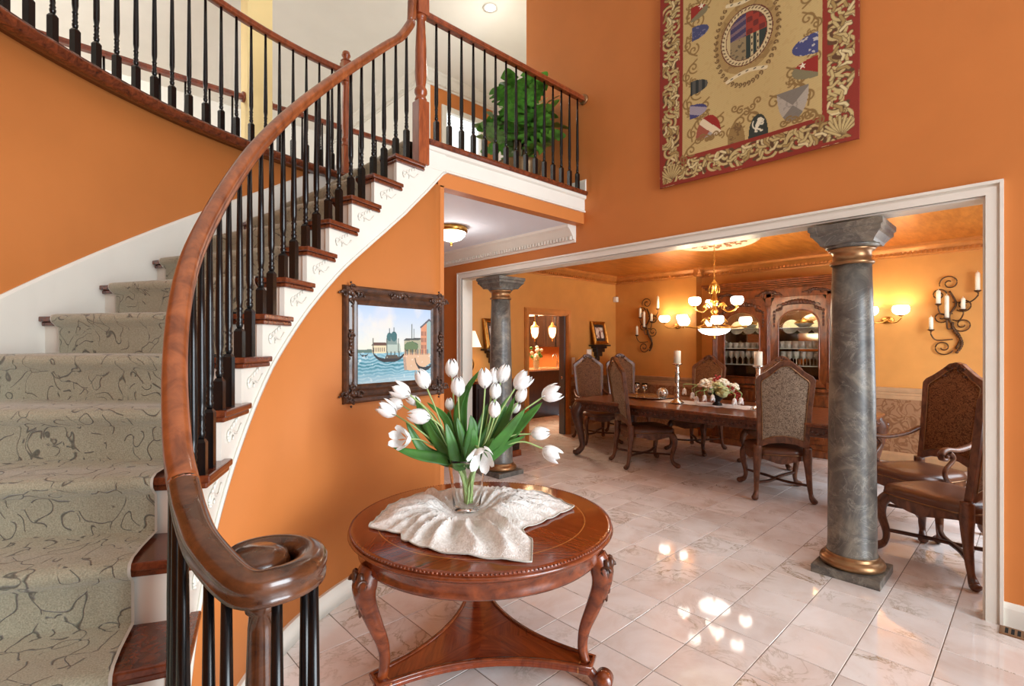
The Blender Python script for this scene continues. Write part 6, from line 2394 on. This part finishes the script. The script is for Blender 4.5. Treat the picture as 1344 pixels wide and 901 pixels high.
def carve(cy, cz, w_, h_, nm='carving', x=CF - 0.028):
    b = MB()
    rnd = random.Random(int(cy * 100 + cz * 10))
    for i in range(-6, 7):
        t = i / 6
        b.ball((x, cy + t * w_, cz + h_ * 0.5 * (1 - t * t) + rnd.uniform(-.006, .006)), (0.016, w_ * 0.13, h_ * (0.34 - 0.2 * abs(t))), 8)
    for s in (-1, 1):
        b.tube([(x - 0.008, cy + s * (w_ * 0.55 + w_ * 0.2 * math.cos(a)), cz + h_ * 0.25 * math.sin(a)) for a in [k * 0.6 for k in range(9)]], 0.008, 5)
    b.build(nm, 'walnut', cab)
carve(CM, 2.275, 0.17, 0.10, 'centre_carving', CF - 0.036)
for s in (-1, 1):
    carve(CM + s * 0.62, 2.29, 0.16, 0.07, 'frieze_carving', CF - 0.034)
for y0 in (CY0, CY1 - 0.10, CM - 0.035):
    w_ = 0.10 if y0 != CM - 0.035 else 0.07
    b = MB()
    b.box(CF - 0.02, CF + 0.01, y0, y0 + w_, 0.945, 2.30)
    for q in range(3):
        yy = y0 + w_ * (0.25 + 0.25 * q)
        b.lathe([(0.008, 1.05), (0.009, 1.1), (0.009, 2.08), (0.008, 2.12)], 8, (CF - 0.022, yy, 0))
    b.box(CF - 0.034, CF, y0 - 0.006, y0 + w_ + 0.006, 2.13, 2.24)
    b.box(CF - 0.034, CF, y0 - 0.006, y0 + w_ + 0.006, 0.945, 1.03)
    b.build('pilaster', 'cabwood', cab, bevel=0.003)
def cab_door(y0, y1):
    z0, z1 = 0.96, 2.24
    iy0, iy1, iz0, iz1 = y0 + 0.095, y1 - 0.095, 1.06, 1.80
    cy = (y0 + y1) / 2
    inn, out_ = [], []
    hw = (iy1 - iy0) / 2
    hy = (y1 - y0) / 2
    inn += [(cy - hw, iz0)] + [(cy - hw, iz0 + (iz1 - iz0) * k / 4) for k in range(1, 5)]
    out_ += [(y0, z0)] + [(y0, z0 + (iz1 - z0) * k / 4) for k in range(1, 5)]
    for k in range(1, 16):
        a = PI - PI * k / 16
        inn.append((cy + hw * math.cos(a), iz1 + 0.25 * math.sin(a) ** 0.8))
        ox = -1.15 + 2.3 * k / 16
        out_.append((cy + hy * max(-1, min(1, ox)), z1 if 1 < k < 15 else iz1 + (z1 - iz1) * 0.8))
    inn += [(cy + hw, iz0 + (iz1 - iz0) * k / 4) for k in range(4, -1, -1)]
    out_ += [(y1, z0 + (iz1 - z0) * k / 4) for k in range(4, -1, -1)]
    b = MB()
    n = len(inn)
    vs, fs = [], []
    for (a, c), (d, e_) in zip(inn, out_):
        vs += [(CF - 0.022, d, e_), (CF - 0.012, a, c), (CF + 0.004, a, c), (CF + 0.004, d, e_)]
    for i in range(n):
        j = (i + 1) % n
        for q in range(4):
            r = (q + 1) % 4
            fs.append((4 * i + q, 4 * i + r, 4 * j + r, 4 * j + q))
    b.add(vs, fs)
    d_ = b.build('glass_door', 'cabwood', cab, fixn=True)
    b = MB()
    b.sweep([(CF - 0.018, a, c) for a, c in inn], [(-0.012, -0.006), (0.012, -0.006), (0.008, 0.008), (-0.008, 0.008)], up=(-1, 0, 0), closed=True)
    b.build('bead_moulding', 'cabwood', d_)
    b = MB()
    b.prism([(a, c) for a, c in inn], CF - 0.002, CF + 0.002, 'x')
    b.build('pane', glass('cabinet_glass', (1, 1, 1, 1), 0.0, 1.12), d_)
    b = MB()
    for k in range(-7, 8):
        t = k / 7
        zz = 2.105 + 0.06 * (1 - t * t) - (0.05 if abs(t) > 0.8 else 0)
        b.ball((CF - 0.028, cy + t * 0.27, zz), (0.014, 0.028, 0.022 + 0.022 * (1 - abs(t))), 8)
    for s in (-1, 1):
        for k in range(5):
            b.ball((CF - 0.026, cy + s * 0.315, 2.03 - 0.05 * k), (0.012, 0.022 - 0.002 * k, 0.024), 6)
        b.tube([(CF - 0.026, cy + s * (0.24 + 0.035 * math.cos(a)), 2.10 + 0.035 * math.sin(a)) for a in [k * 0.6 for k in range(10)]], 0.008, 5)
    b.build('arch_carving', 'walnut', d_)
cab_door(CY0 + 0.10, CM - 0.035)
cab_door(CM + 0.035, CY1 - 0.10)
for z in (1.25, 1.50, 1.80):
    b = MB()
    b.box(CF + 0.03, CB - 0.03, CY0 + 0.032, CY1 - 0.032, z - 0.008, z)
    b.build('glass_shelf', plain('shelf_edge_glass', srgb(206, 214, 200), 0.1, 0.0, 0.03), cab)
for y in (CM - 0.42, CM + 0.42):
    point('cabinet_lamp', (-0.08, y - CM, 2.19), 8, (1, 0.82, 0.55), 0.03, cab)
# glassware, each piece on its own
M['crystal'] = plain('cut_crystal', srgb(236, 232, 214), 0.12, 0.0, 0.1, 30, spec=0.9)
M['crystal'].node_tree.nodes['Principled BSDF'].inputs['Transmission Weight'].default_value = 0.55
b = MB()
b.lathe([(r * 1.0, z * 1.0) for r, z in GLASS_PROF], 12)
g_st = b.build('wine_glass', 'crystal')
b = MB()
b.lathe([(0, 0), (0.032, 0), (0.040, 0.085), (0.0385, 0.085), (0.030, 0.008), (0, 0.008)], 12)
for i in range(8):
    a = i * PI / 4
    b.tube([(0.033 * math.cos(a), 0.033 * math.sin(a), 0.01), (0.037 * math.cos(a), 0.037 * math.sin(a), 0.055)], 0.004, 4)
g_tu = b.build('tumbler', 'crystal')
b = MB()
b.lathe([(0, 0), (0.05, 0.004), (0.088, 0.012), (0.11, 0.016), (0.11, 0.020), (0.088, 0.018), (0.05, 0.010), (0, 0.008)], 24)
pl_ = b.build('plate', plain('gilt_china', srgb(240, 230, 200), 0.2, 0.0, 0.12, 40))
rn = random.Random(2)
def place(src, used, loc, lab, cat, grp, rot=None, sc=1.0):
    o = src if not used else src.copy()
    if used:
        COL.objects.link(o)
    o.location = loc
    o.scale = (sc, sc, sc)
    if rot:
        o.rotation_euler = rot
    tag(o, lab, cat, grp)
LR = lambda y: 'right' if y < CM else 'left'
n1 = n2 = n3 = 0
RWN = ('front', 'back')
ORD = ('first', 'second', 'third', 'fourth', 'fifth', 'sixth', 'seventh')
for side in (-1, 1):
    for row, x in enumerate((7.90, 7.99)):
        for i in range(7):
            y = CM + side * (0.16 + 0.088 * i + 0.02 * row)
            sd = LR(y)
            place(g_st, n1 > 0, (x, y, 1.25), '%s-row stemmed glass on the lowest shelf, %s from the middle post, %s cabinet door' % (RWN[row], ORD[i], sd), 'glass', 'stemware behind the %s cabinet door' % sd)
            n1 += 1
            place(g_tu, n2 > 0, (x, y + 0.01, 1.50), '%s-row crystal tumbler on the middle shelf, %s from the middle post, %s cabinet door' % (RWN[row], ORD[i], sd), 'glass', 'tumblers behind the %s cabinet door' % sd, sc=1.25 if side < 0 else 1.0)
            n2 += 1
    for i in range(3):
        y = CM + side * (0.20 + 0.19 * i)
        sd = LR(y)
        place(pl_, n3 > 0, (8.10, y, 1.815), 'gilt china plate leaning on the top shelf, %s from the middle post, %s cabinet door' % (ORD[i], sd), 'plate', 'plates behind the %s cabinet door' % sd, (0, -1.25, 0), 1.0)
        n3 += 1
tp_ = thing('teapot', 'white china teapot at the left end of the cabinet shelf', 'teapot', (7.92, CM + 0.74, 1.50))
b = MB()
b.ball((7.93, CM + 0.70, 1.55), (0.05, 0.05, 0.05), 12)
b.build('body', 'plasticwhite', tp_)
b = MB()
b.tube([(7.93, CM + 0.655, 1.54), (7.93, CM + 0.63, 1.56), (7.93, CM + 0.62, 1.59)], [0.012, 0.008, 0.006], 6)
b.build('spout', 'plasticwhite', tp_)
b = MB()
b.lathe([(0.03, 0.045), (0.02, 0.056), (0.008, 0.06), (0.01, 0.07), (0, 0.076)], 10, (7.93, CM + 0.70, 1.55))
b.build('lid', 'plasticwhite', tp_)
for (y, sd) in ((CM - 0.42, 'right'), (CM + 0.35, 'left')):
    t = thing('serving_dish', 'covered gilt serving dish on the top shelf behind the %s cabinet door' % sd, 'dish', (7.95, y, 1.80))
    b = MB()
    b.lathe([(0, 0), (0.06, 0), (0.12, 0.05), (0.13, 0.06), (0, 0.06)], 24, (7.95, y, 1.80))
    b.build('dish', 'crystal', t)
    b = MB()
    b.lathe([(0.125, 0.06), (0.11, 0.085), (0.06, 0.11), (0.012, 0.118), (0.018, 0.135), (0, 0.142)], 24, (7.95, y, 1.80))
    b.build('lid', 'gold', t)

# ================================================================== left wall of the dining room
def small_picture(x, z0, w_, h_, label, tint):
    t = thing('small_picture', label, 'picture', (x, YL - 0.06, z0))
    def Q(u, v, d):     # leaning back a little
        return (x - w_ / 2 + u, YL - 0.11 + 0.09 * v / h_ - d, z0 + v)
    b = MB()
    prof = [(0.0, 0.0), (0.0, 0.025), (0.02, 0.035), (0.04, 0.022), (0.055, 0.026), (0.065, 0.010), (0.065, 0.0)]
    vs, fs = [], []
    for d, e_ in prof:
        for u, v in ((d, d), (w_ - d, d), (w_ - d, h_ - d), (d, h_ - d)):
            vs.append(Q(u, v, e_))
    for k in range(len(prof) - 1):
        for q in range(4):
            r = (q + 1) % 4
            fs.append((4 * k + q, 4 * k + r, 4 * k + 4 + r, 4 * k + 4 + q))
    b.add(vs, fs)
    b.build('gilt_frame', 'gold', t, fixn=True)
    b = MB()
    b.add([Q(0.06, 0.06, 0.006), Q(w_ - 0.06, 0.06, 0.006), Q(w_ - 0.06, h_ - 0.06, 0.006), Q(0.06, h_ - 0.06, 0.006)], [(0, 1, 2, 3)])
    b.build('dark_mount', plain('dark_mount', srgb(54, 38, 30), 0.6), t)
    P_ = Paint(40, (h_ - 0.22) / (w_ - 0.20))
    P_.c[:] = P_.col((226, 216, 200))
    P_.mix((P_.fbm(5, int(x * 10), 3) > 0.5) * 0.8, tint)
    P_.poly([(.4, 0), (.42, .5), (.5, .75), (.6, .5), (.65, 0)], (96, 52, 40))
    P_.ell(.5, .78, .09, .10, (190, 150, 120))
    P_.to_mesh('print', lambda u, v: Q(0.10 + u * (w_ - 0.20), 0.11 + v * (h_ - 0.22), 0.009), M['canvas'], t, tuple(t['_org']))
    s = thing('wall_bracket', 'carved dark wall bracket shelf under the ' + label, 'shelf', (x, YL, z0))
    s['label'] = 'carved dark bracket shelf under the ' + ('small gilt picture near the corner' if x > 6 else 'small gilt picture behind the far column')
    b = MB()
    b.box(x - w_ / 2 - 0.02, x + w_ / 2 + 0.02, YL - 0.16, YL, z0 - 0.035, z0 - 0.006)
    b.build('shelf_board', 'darkwood', s, bevel=0.004)
    b = MB()
    for k, (wk, dk, zk, hk) in enumerate(((0.16, 0.13, 0.075, 0.04), (0.12, 0.11, 0.14, 0.065), (0.08, 0.085, 0.22, 0.08), (0.045, 0.05, 0.30, 0.08), (0.02, 0.03, 0.36, 0.06))):
        b.box(x - wk, x + wk, YL - dk, YL, z0 - zk, z0 - zk + hk)
    b.build('corbel', 'darkwood', s, bevel=0.01)
small_picture(7.44, 1.56, 0.42, 0.42, 'small gilt framed picture near the dining-room corner', (150, 90, 80))
small_picture(4.90, 1.50, 0.42, 0.44, 'small gilt framed picture partly hidden by the far column', (140, 110, 120))
b = MB()
b.box(8.03 - 0.07, 8.04, YL - 0.075, YL - 0.002, 2.37, 2.47)
o = b.build('motion_sensor', 'plasticwhite', bevel=0.01)
tag(o, 'small white motion sensor in the dining-room corner', 'sensor')
center_origin(o)
sw = thing('switch_plate', 'white switch plate beside the doorway behind a chair', 'switch', (6.78, YL, 1.02))
b = MB()
b.box(6.73, 6.82, YL - 0.008, YL - 0.001, 1.03, 1.33)
b.build('plate', 'plasticwhite', sw, bevel=0.003)
b = MB()
b.box(6.76, 6.79, YL - 0.014, YL - 0.008, 1.13, 1.23)
b.build('toggle', 'plasticwhite', sw)
o = MB().box(7.14, 7.26, YL - 0.03, YL - 0.001, 1.36, 1.47).build('thermostat', 'plasticwhite', bevel=0.006)
tag(o, 'small white thermostat box under the corner bracket shelf', 'thermostat')
center_origin(o)

# dark side cabinet and lamp behind the far column
sb = thing('side_cabinet', 'dark wood side cabinet behind the far column', 'cabinet', (4.47, 5.34, 0))
b = MB()
b.box(4.08, 4.86, 5.02, 5.60, 0.06, 1.04)
b.build('body', 'darkwood', sb, bevel=0.006)
b = MB()
b.box(4.06, 4.89, 4.99, 5.60, 1.04, 1.08)
b.build('top', 'mahog', sb, bevel=0.008)
b = MB()
b.box(4.07, 4.88, 5.00, 5.60, 0.0, 0.09)
b.build('plinth', 'mahog', sb, bevel=0.008)
for i in range(2):
    b = MB()
    b.box(4.11 + i * 0.37, 4.45 + i * 0.37, 5.005, 5.02, 0.14, 0.98)
    d_ = b.build('door', 'darkwood', sb, bevel=0.006)
    b = MB()
    b.ball((4.42 + i * 0.09, 5.0, 0.55), 0.012, 8)
    b.build('knob', 'gold', d_)
lp = thing('table_lamp', 'table lamp with a pleated cream shade beside the door casing', 'lamp', (4.25, 5.36, 1.08))
b = MB()
b.lathe([(0, 0), (0.07, 0), (0.075, 0.02), (0.03, 0.04), (0.02, 0.10), (0.05, 0.16), (0.055, 0.22), (0.02, 0.30), (0.012, 0.33), (0.012, 0.50), (0, 0.50)], 20, (4.25, 5.36, 1.08))
b.build('lamp_base', 'gold', lp)
b = MB()
b.lathe([(0.155, 0.44), (0.15, 0.45), (0.07, 0.66), (0.066, 0.66), (0.145, 0.45)], 32, (4.25, 5.36, 1.08), cap=False)
b.build('lamp_shade', glow('lit_linen_shade', (1.0, 0.86, 0.66, 1), 0.9), lp)
point('lamp_bulb', (0, 0, 0.52), 4, (1, 0.72, 0.4), 0.03, lp)

# ================================================================== kitchen seen through the doorway
dr = thing('door_1', '', '')
for k in ('label', 'category'):
    del dr[k]
dr['kind'] = 'structure'
b = MB()
b.box(6.555, 6.588, YL + 0.012, YL + 0.135, 0.005, 2.046)
b.build('door_leaf', 'greydoor', dr, bevel=0.004)
b = MB()
b.ball((6.555, YL + 0.07, 0.98), (0.008, 0.02, 0.03), 10)
b.build('door_knob', 'silver', dr)
bar = thing('kitchen_bar', 'kitchen breakfast bar with a tan stone top', 'counter', (6.9, 7.6, 0))
b = MB()
b.box(5.4, 8.5, 7.35, 7.85, 0.0, 1.0)
b.build('bar_front', 'darkwood', bar)
b = MB()
b.box(5.35, 8.55, 7.22, 7.90, 1.0, 1.04)
b.build('stone_top', plain('tan_granite', srgb(190, 150, 110), 0.15, 0, 0.3, 60), bar, bevel=0.01)
wc = thing('kitchen_cabinets', 'run of dark kitchen base cabinets with stone worktop under the splashback', 'cabinet', (9.0, 8.2, 0))
b = MB()
b.box(8.70, 9.29, 7.95, 9.28, 0.0, 0.88)
b.build('body', 'darkwood', wc)
b = MB()
b.box(8.66, 9.29, 7.93, 9.28, 0.88, 0.92)
b.build('worktop', plain('brown_granite', srgb(150, 112, 84), 0.15, 0, 0.3, 60), wc)
for i in range(3):
    y0 = 7.35 + i * 0.64
    u = thing('wall_unit', ['dark kitchen wall unit seen nearest the grey door edge', 'dark kitchen wall unit between two others, behind the lanterns', 'dark kitchen wall unit seen nearest the left door jamb'][i], 'cabinet', (9.1, y0 + 0.3, 1.5))
    b = MB()
    b.box(8.95, 9.29, y0, y0 + 0.63, 1.5, 2.7)
    b.build('carcass', 'darkwood', u)
    for j in range(2):
        b = MB()
        b.box(8.93, 8.95, y0 + 0.015 + j * 0.305, y0 + 0.31 + j * 0.305, 1.51, 2.22)
        b.box(8.922, 8.93, y0 + 0.075 + j * 0.305, y0 + 0.25 + j * 0.305, 1.57, 2.16)
        b.build('door', 'darkwood', u, bevel=0.006)
    b = MB()
    b.box(8.938, 8.948, y0 + 0.04, y0 + 0.59, 2.27, 2.62)
    b.build('lit_glass_panel', glow('lit_cabinet_glass', (1.0, 0.84, 0.6, 1), 0.9), u)
    b = MB()
    for yy in (y0 + 0.02, y0 + 0.30, y0 + 0.58):
        b.box(8.925, 8.95, yy, yy + 0.03, 2.25, 2.64)
    b.build('mullion', 'darkwood', u)
for i, px_ in enumerate((702, 725)):
    p = at_y(px_, 437, 7.55)
    t = thing('pendant_lantern', ['glass pendant lantern nearer the left jamb in the kitchen', 'glass pendant lantern nearer the grey door in the kitchen'][i], 'light', (p.x, p.y, p.z - 0.1), group='kitchen pendant lanterns')
    b = MB()
    b.tube([(p.x, p.y, 2.74), (p.x, p.y, p.z + 0.2)], 0.008, 6)
    b.lathe([(0.0, 0.24), (0.02, 0.23), (0.04, 0.17), (0.09, 0.135), (0.095, 0.125), (0.0, 0.12)], 16, tuple(p))
    for q in range(4):
        a = q * PI / 2 + 0.4
        b.tube([(p.x + r_ * math.cos(a), p.y + r_ * math.sin(a), p.z + zz) for r_, zz in ((0.09, 0.13), (0.088, 0.0), (0.06, -0.10), (0.01, -0.15))], 0.006, 5)
    b.lathe([(0, -0.20), (0.014, -0.19), (0.018, -0.175), (0.008, -0.16), (0.012, -0.14), (0, -0.13)], 10, tuple(p))
    b.build('metal_cage', 'gold', t)
    b = MB()
    b.lathe([(0.075, 0.11), (0.076, 0.0), (0.05, -0.09), (0.0, -0.13)], 18, tuple(p))
    b.build('glass_cup', glow('lantern_glass', (1.0, 0.84, 0.56, 1), 2.6), t)
point('kitchen_light', (7.6, 7.9, 2.4), 200, (1, 0.80, 0.55), 0.3)
for i, (x, y) in enumerate(((6.05, 7.02), (6.62, 7.02))):
    t = thing('bar_stool', ['dark leather bar stool nearer the left jamb of the doorway', 'dark leather bar stool nearer the grey door'][i], 'stool', (x, y, 0), group='kitchen bar stools')
    b = MB()
    b.box(x - 0.2, x + 0.2, y - 0.2, y + 0.2, 0.66, 0.74)
    b.build('seat', 'darkwood', t, bevel=0.02)
    b = MB()
    b.prism([(x - 0.2, 0.74), (x + 0.2, 0.74), (x + 0.22, 1.08), (x + 0.1, 1.13), (x - 0.1, 1.13), (x - 0.22, 1.08)], y - 0.22, y - 0.17, 'y')
    b.build('backrest', 'darkwood', t, bevel=0.012)
    for sx in (-1, 1):
        for sy in (-1, 1):
            b = MB()
            b.tube([(x + sx * 0.17, y + sy * 0.17, 0.67), (x + sx * 0.21, y + sy * 0.21, 0.0)], [0.022, 0.016], 8)
            b.build('leg', 'darkwood', t)
p = at_y(706, 484, 7.45)
t = thing('flower_vase', 'glass vase of white flowers on the kitchen bar', 'vase', (p.x, 7.5, 1.04))
b = MB()
b.lathe([(0, 0), (0.05, 0), (0.07, 0.10), (0.06, 0.16), (0.075, 0.18)], 16, (p.x, 7.5, 1.04))
b.build('vase_body', 'crystal', t)
rn = random.Random(8)
for i in range(16):
    a, r_, h_ = rn.random() * 6.28, rn.uniform(0.03, 0.22), rn.uniform(0.22, 0.46)
    q = Vector((p.x + r_ * math.cos(a), 7.5 + r_ * 0.7 * math.sin(a), 1.04 + h_))
    b = MB()
    b.tube([(p.x, 7.5, 1.14), tuple(q)], 0.004, 5)
    b.ball(tuple(q), (0.045, 0.035, 0.04), 7)
    b.build('bloom' if i % 2 else 'leaf_cluster', 'cream_fl' if i % 2 else 'darkgreen', t)
p = at_y(731, 486, 7.8)
t = thing('faucet', 'arched chrome kitchen faucet beside the flower vase', 'faucet', (p.x, 7.8, 1.04))
b = MB()
b.tube(catmull([(p.x, 7.8, 1.04), (p.x, 7.8, 1.26), (p.x - 0.05, 7.8, 1.33), (p.x - 0.13, 7.8, 1.31), (p.x - 0.16, 7.8, 1.22)], 6), 0.014, 8)
b.build('spout', 'silver', t)
b = MB()
b.tube([(p.x, 7.8, 1.09), (p.x + 0.06, 7.8, 1.13)], 0.008, 6)
b.build('handle', 'silver', t)

# ================================================================== upstairs: potted plant, ceiling spot, lantern
PX, PY = 3.47, 3.58
pt = thing('potted_plant', 'large split-leaf plant in a bronze urn on the landing', 'plant', (PX, PY, LAND))
b = MB()
b.lathe([(0, 0), (0.13, 0), (0.16, 0.05), (0.20, 0.16), (0.22, 0.26), (0.235, 0.30), (0.215, 0.31), (0.20, 0.27), (0, 0.26)], 28, (PX, PY, LAND - 0.003))
for i in range(20):
    a = 2 * PI * i / 20
    b.tube([(PX + 0.15 * math.cos(a), PY + 0.15 * math.sin(a), LAND + 0.04), (PX + 0.20 * math.cos(a), PY + 0.20 * math.sin(a), LAND + 0.14)], 0.016, 5)
b.build('urn', plain('bronze_urn', srgb(120, 92, 58), 0.35, 0.5, 0.3, 10), pt)
b = MB()
for i in range(6):
    a = i
    b.tube(catmull([(PX, PY, LAND + 0.25), (PX + 0.06 * math.cos(a), PY + 0.06 * math.sin(a), LAND + 0.5), (PX + 0.09 * math.cos(a * 1.7), PY + 0.09 * math.sin(a * 1.7), LAND + 0.85)], 4), 0.012, 6)
b.build('trunk', plain('plant_stem', srgb(110, 84, 54), 0.7), pt)
def split_leaf():
    b = MB()
    # heart-shaped leaf with notched edges, length 1 along +y
    pts = []
    n = 15
    for i in range(n + 1):
        t = i / n
        w = 0.46 * math.sin(PI * (t * 0.9 + 0.07)) ** 0.6 * (1 - 0.35 * t)
        notch = 0.45 if (i % 3 == 2 and 2 < i < 13) else 1.0
        pts.append((w * notch, -0.12 + 1.12 * t if i else 0.02))
    vs = [(0, t_[1], 0.0) for t_ in pts] + [(x, y - 0.03, 0.10 * x - 0.25 * y * y * 0.5) for x, y in pts] + [(-x, y - 0.03, 0.10 * x - 0.25 * y * y * 0.5) for x, y in pts]
    vs = [(x, y, z - (0.12 * y * y if x == 0 else 0)) for x, y, z in vs]
    fs = []
    m = n + 1
    for i in range(n):
        fs.append((i, m + i, m + i + 1, i + 1))
        fs.append((i, i + 1, 2 * m + i + 1, 2 * m + i))
    b.add(vs, fs, True)
    return b.mesh('leaf')
LM = split_leaf()
LM.materials.append(M['darkgreen'])
rn = random.Random(21)
for i in range(84):
    a = rn.random() * 2 * PI
    el = rn.uniform(-0.5, 1.2)
    r_ = rn.uniform(0.05, 0.20)
    c = Vector((r_ * math.cos(a) * 1.15, r_ * math.sin(a) * 0.9, 0.42 + 0.52 * rn.random()))
    o = bpy.data.objects.new('leaf', LM)
    COL.objects.link(o)
    o.parent = pt
    s = rn.uniform(0.22, 0.36)
    c.x = min(c.x, 0.38 - s * max(0.35, math.cos(a)))
    c.y = max(c.y, -0.40 + s * max(0.35, -math.sin(a)))
    o.location = c
    o.scale = (s, s, s)
    o.rotation_euler = (el * 0.8 + 0.1, rn.uniform(-0.4, 0.4), a - PI / 2)
rl = thing('recessed_light', 'round recessed ceiling light above the upper landing', 'light', (3.81, 4.43, 5.49))
b = MB()
b.lathe([(0.062, 0.0), (0.085, 0.0), (0.09, -0.008), (0.062, -0.006)], 24, (3.81, 4.43, 5.499), cap=False)
b.build('trim_ring', 'white', rl)
b = MB()
b.lathe([(0.0, -0.003), (0.062, -0.003), (0.062, -0.001), (0, -0.001)], 24, (3.81, 4.43, 5.499))
b.build('lens', glow('bright_lens', (1.0, 0.96, 0.88, 1), 12.0), rl)
point('recessed_bulb', (0, 0, -0.7), 12, (1, 0.93, 0.82), 0.08, rl)
pm = at_d(245, 95, 7.6)
t = thing('hanging_mobile', 'small silver disc ornament with a beaded strand beyond the balcony', 'ornament', tuple(pm))
b = MB()
b.lathe([(0, 0.02), (0.05, 0.015), (0.085, 0.0), (0.05, -0.012), (0, -0.016)], 18, tuple(pm))
b.tube([(pm.x, pm.y, 5.5), tuple(pm)], 0.003, 5)
b.build('disc', 'silver', t)
b = MB()
for i in range(12):
    b.ball((pm.x - 0.03, pm.y, pm.z - 0.04 - i * 0.035), (0.012, 0.012, 0.017), 6)
b.tube([(pm.x - 0.03, pm.y, pm.z), (pm.x - 0.03, pm.y, pm.z - 0.45)], 0.003, 5)
b.build('bead_strand', 'silver', t)
for _o in bpy.data.objects:
    if '_org' in _o:
        del _o['_org']
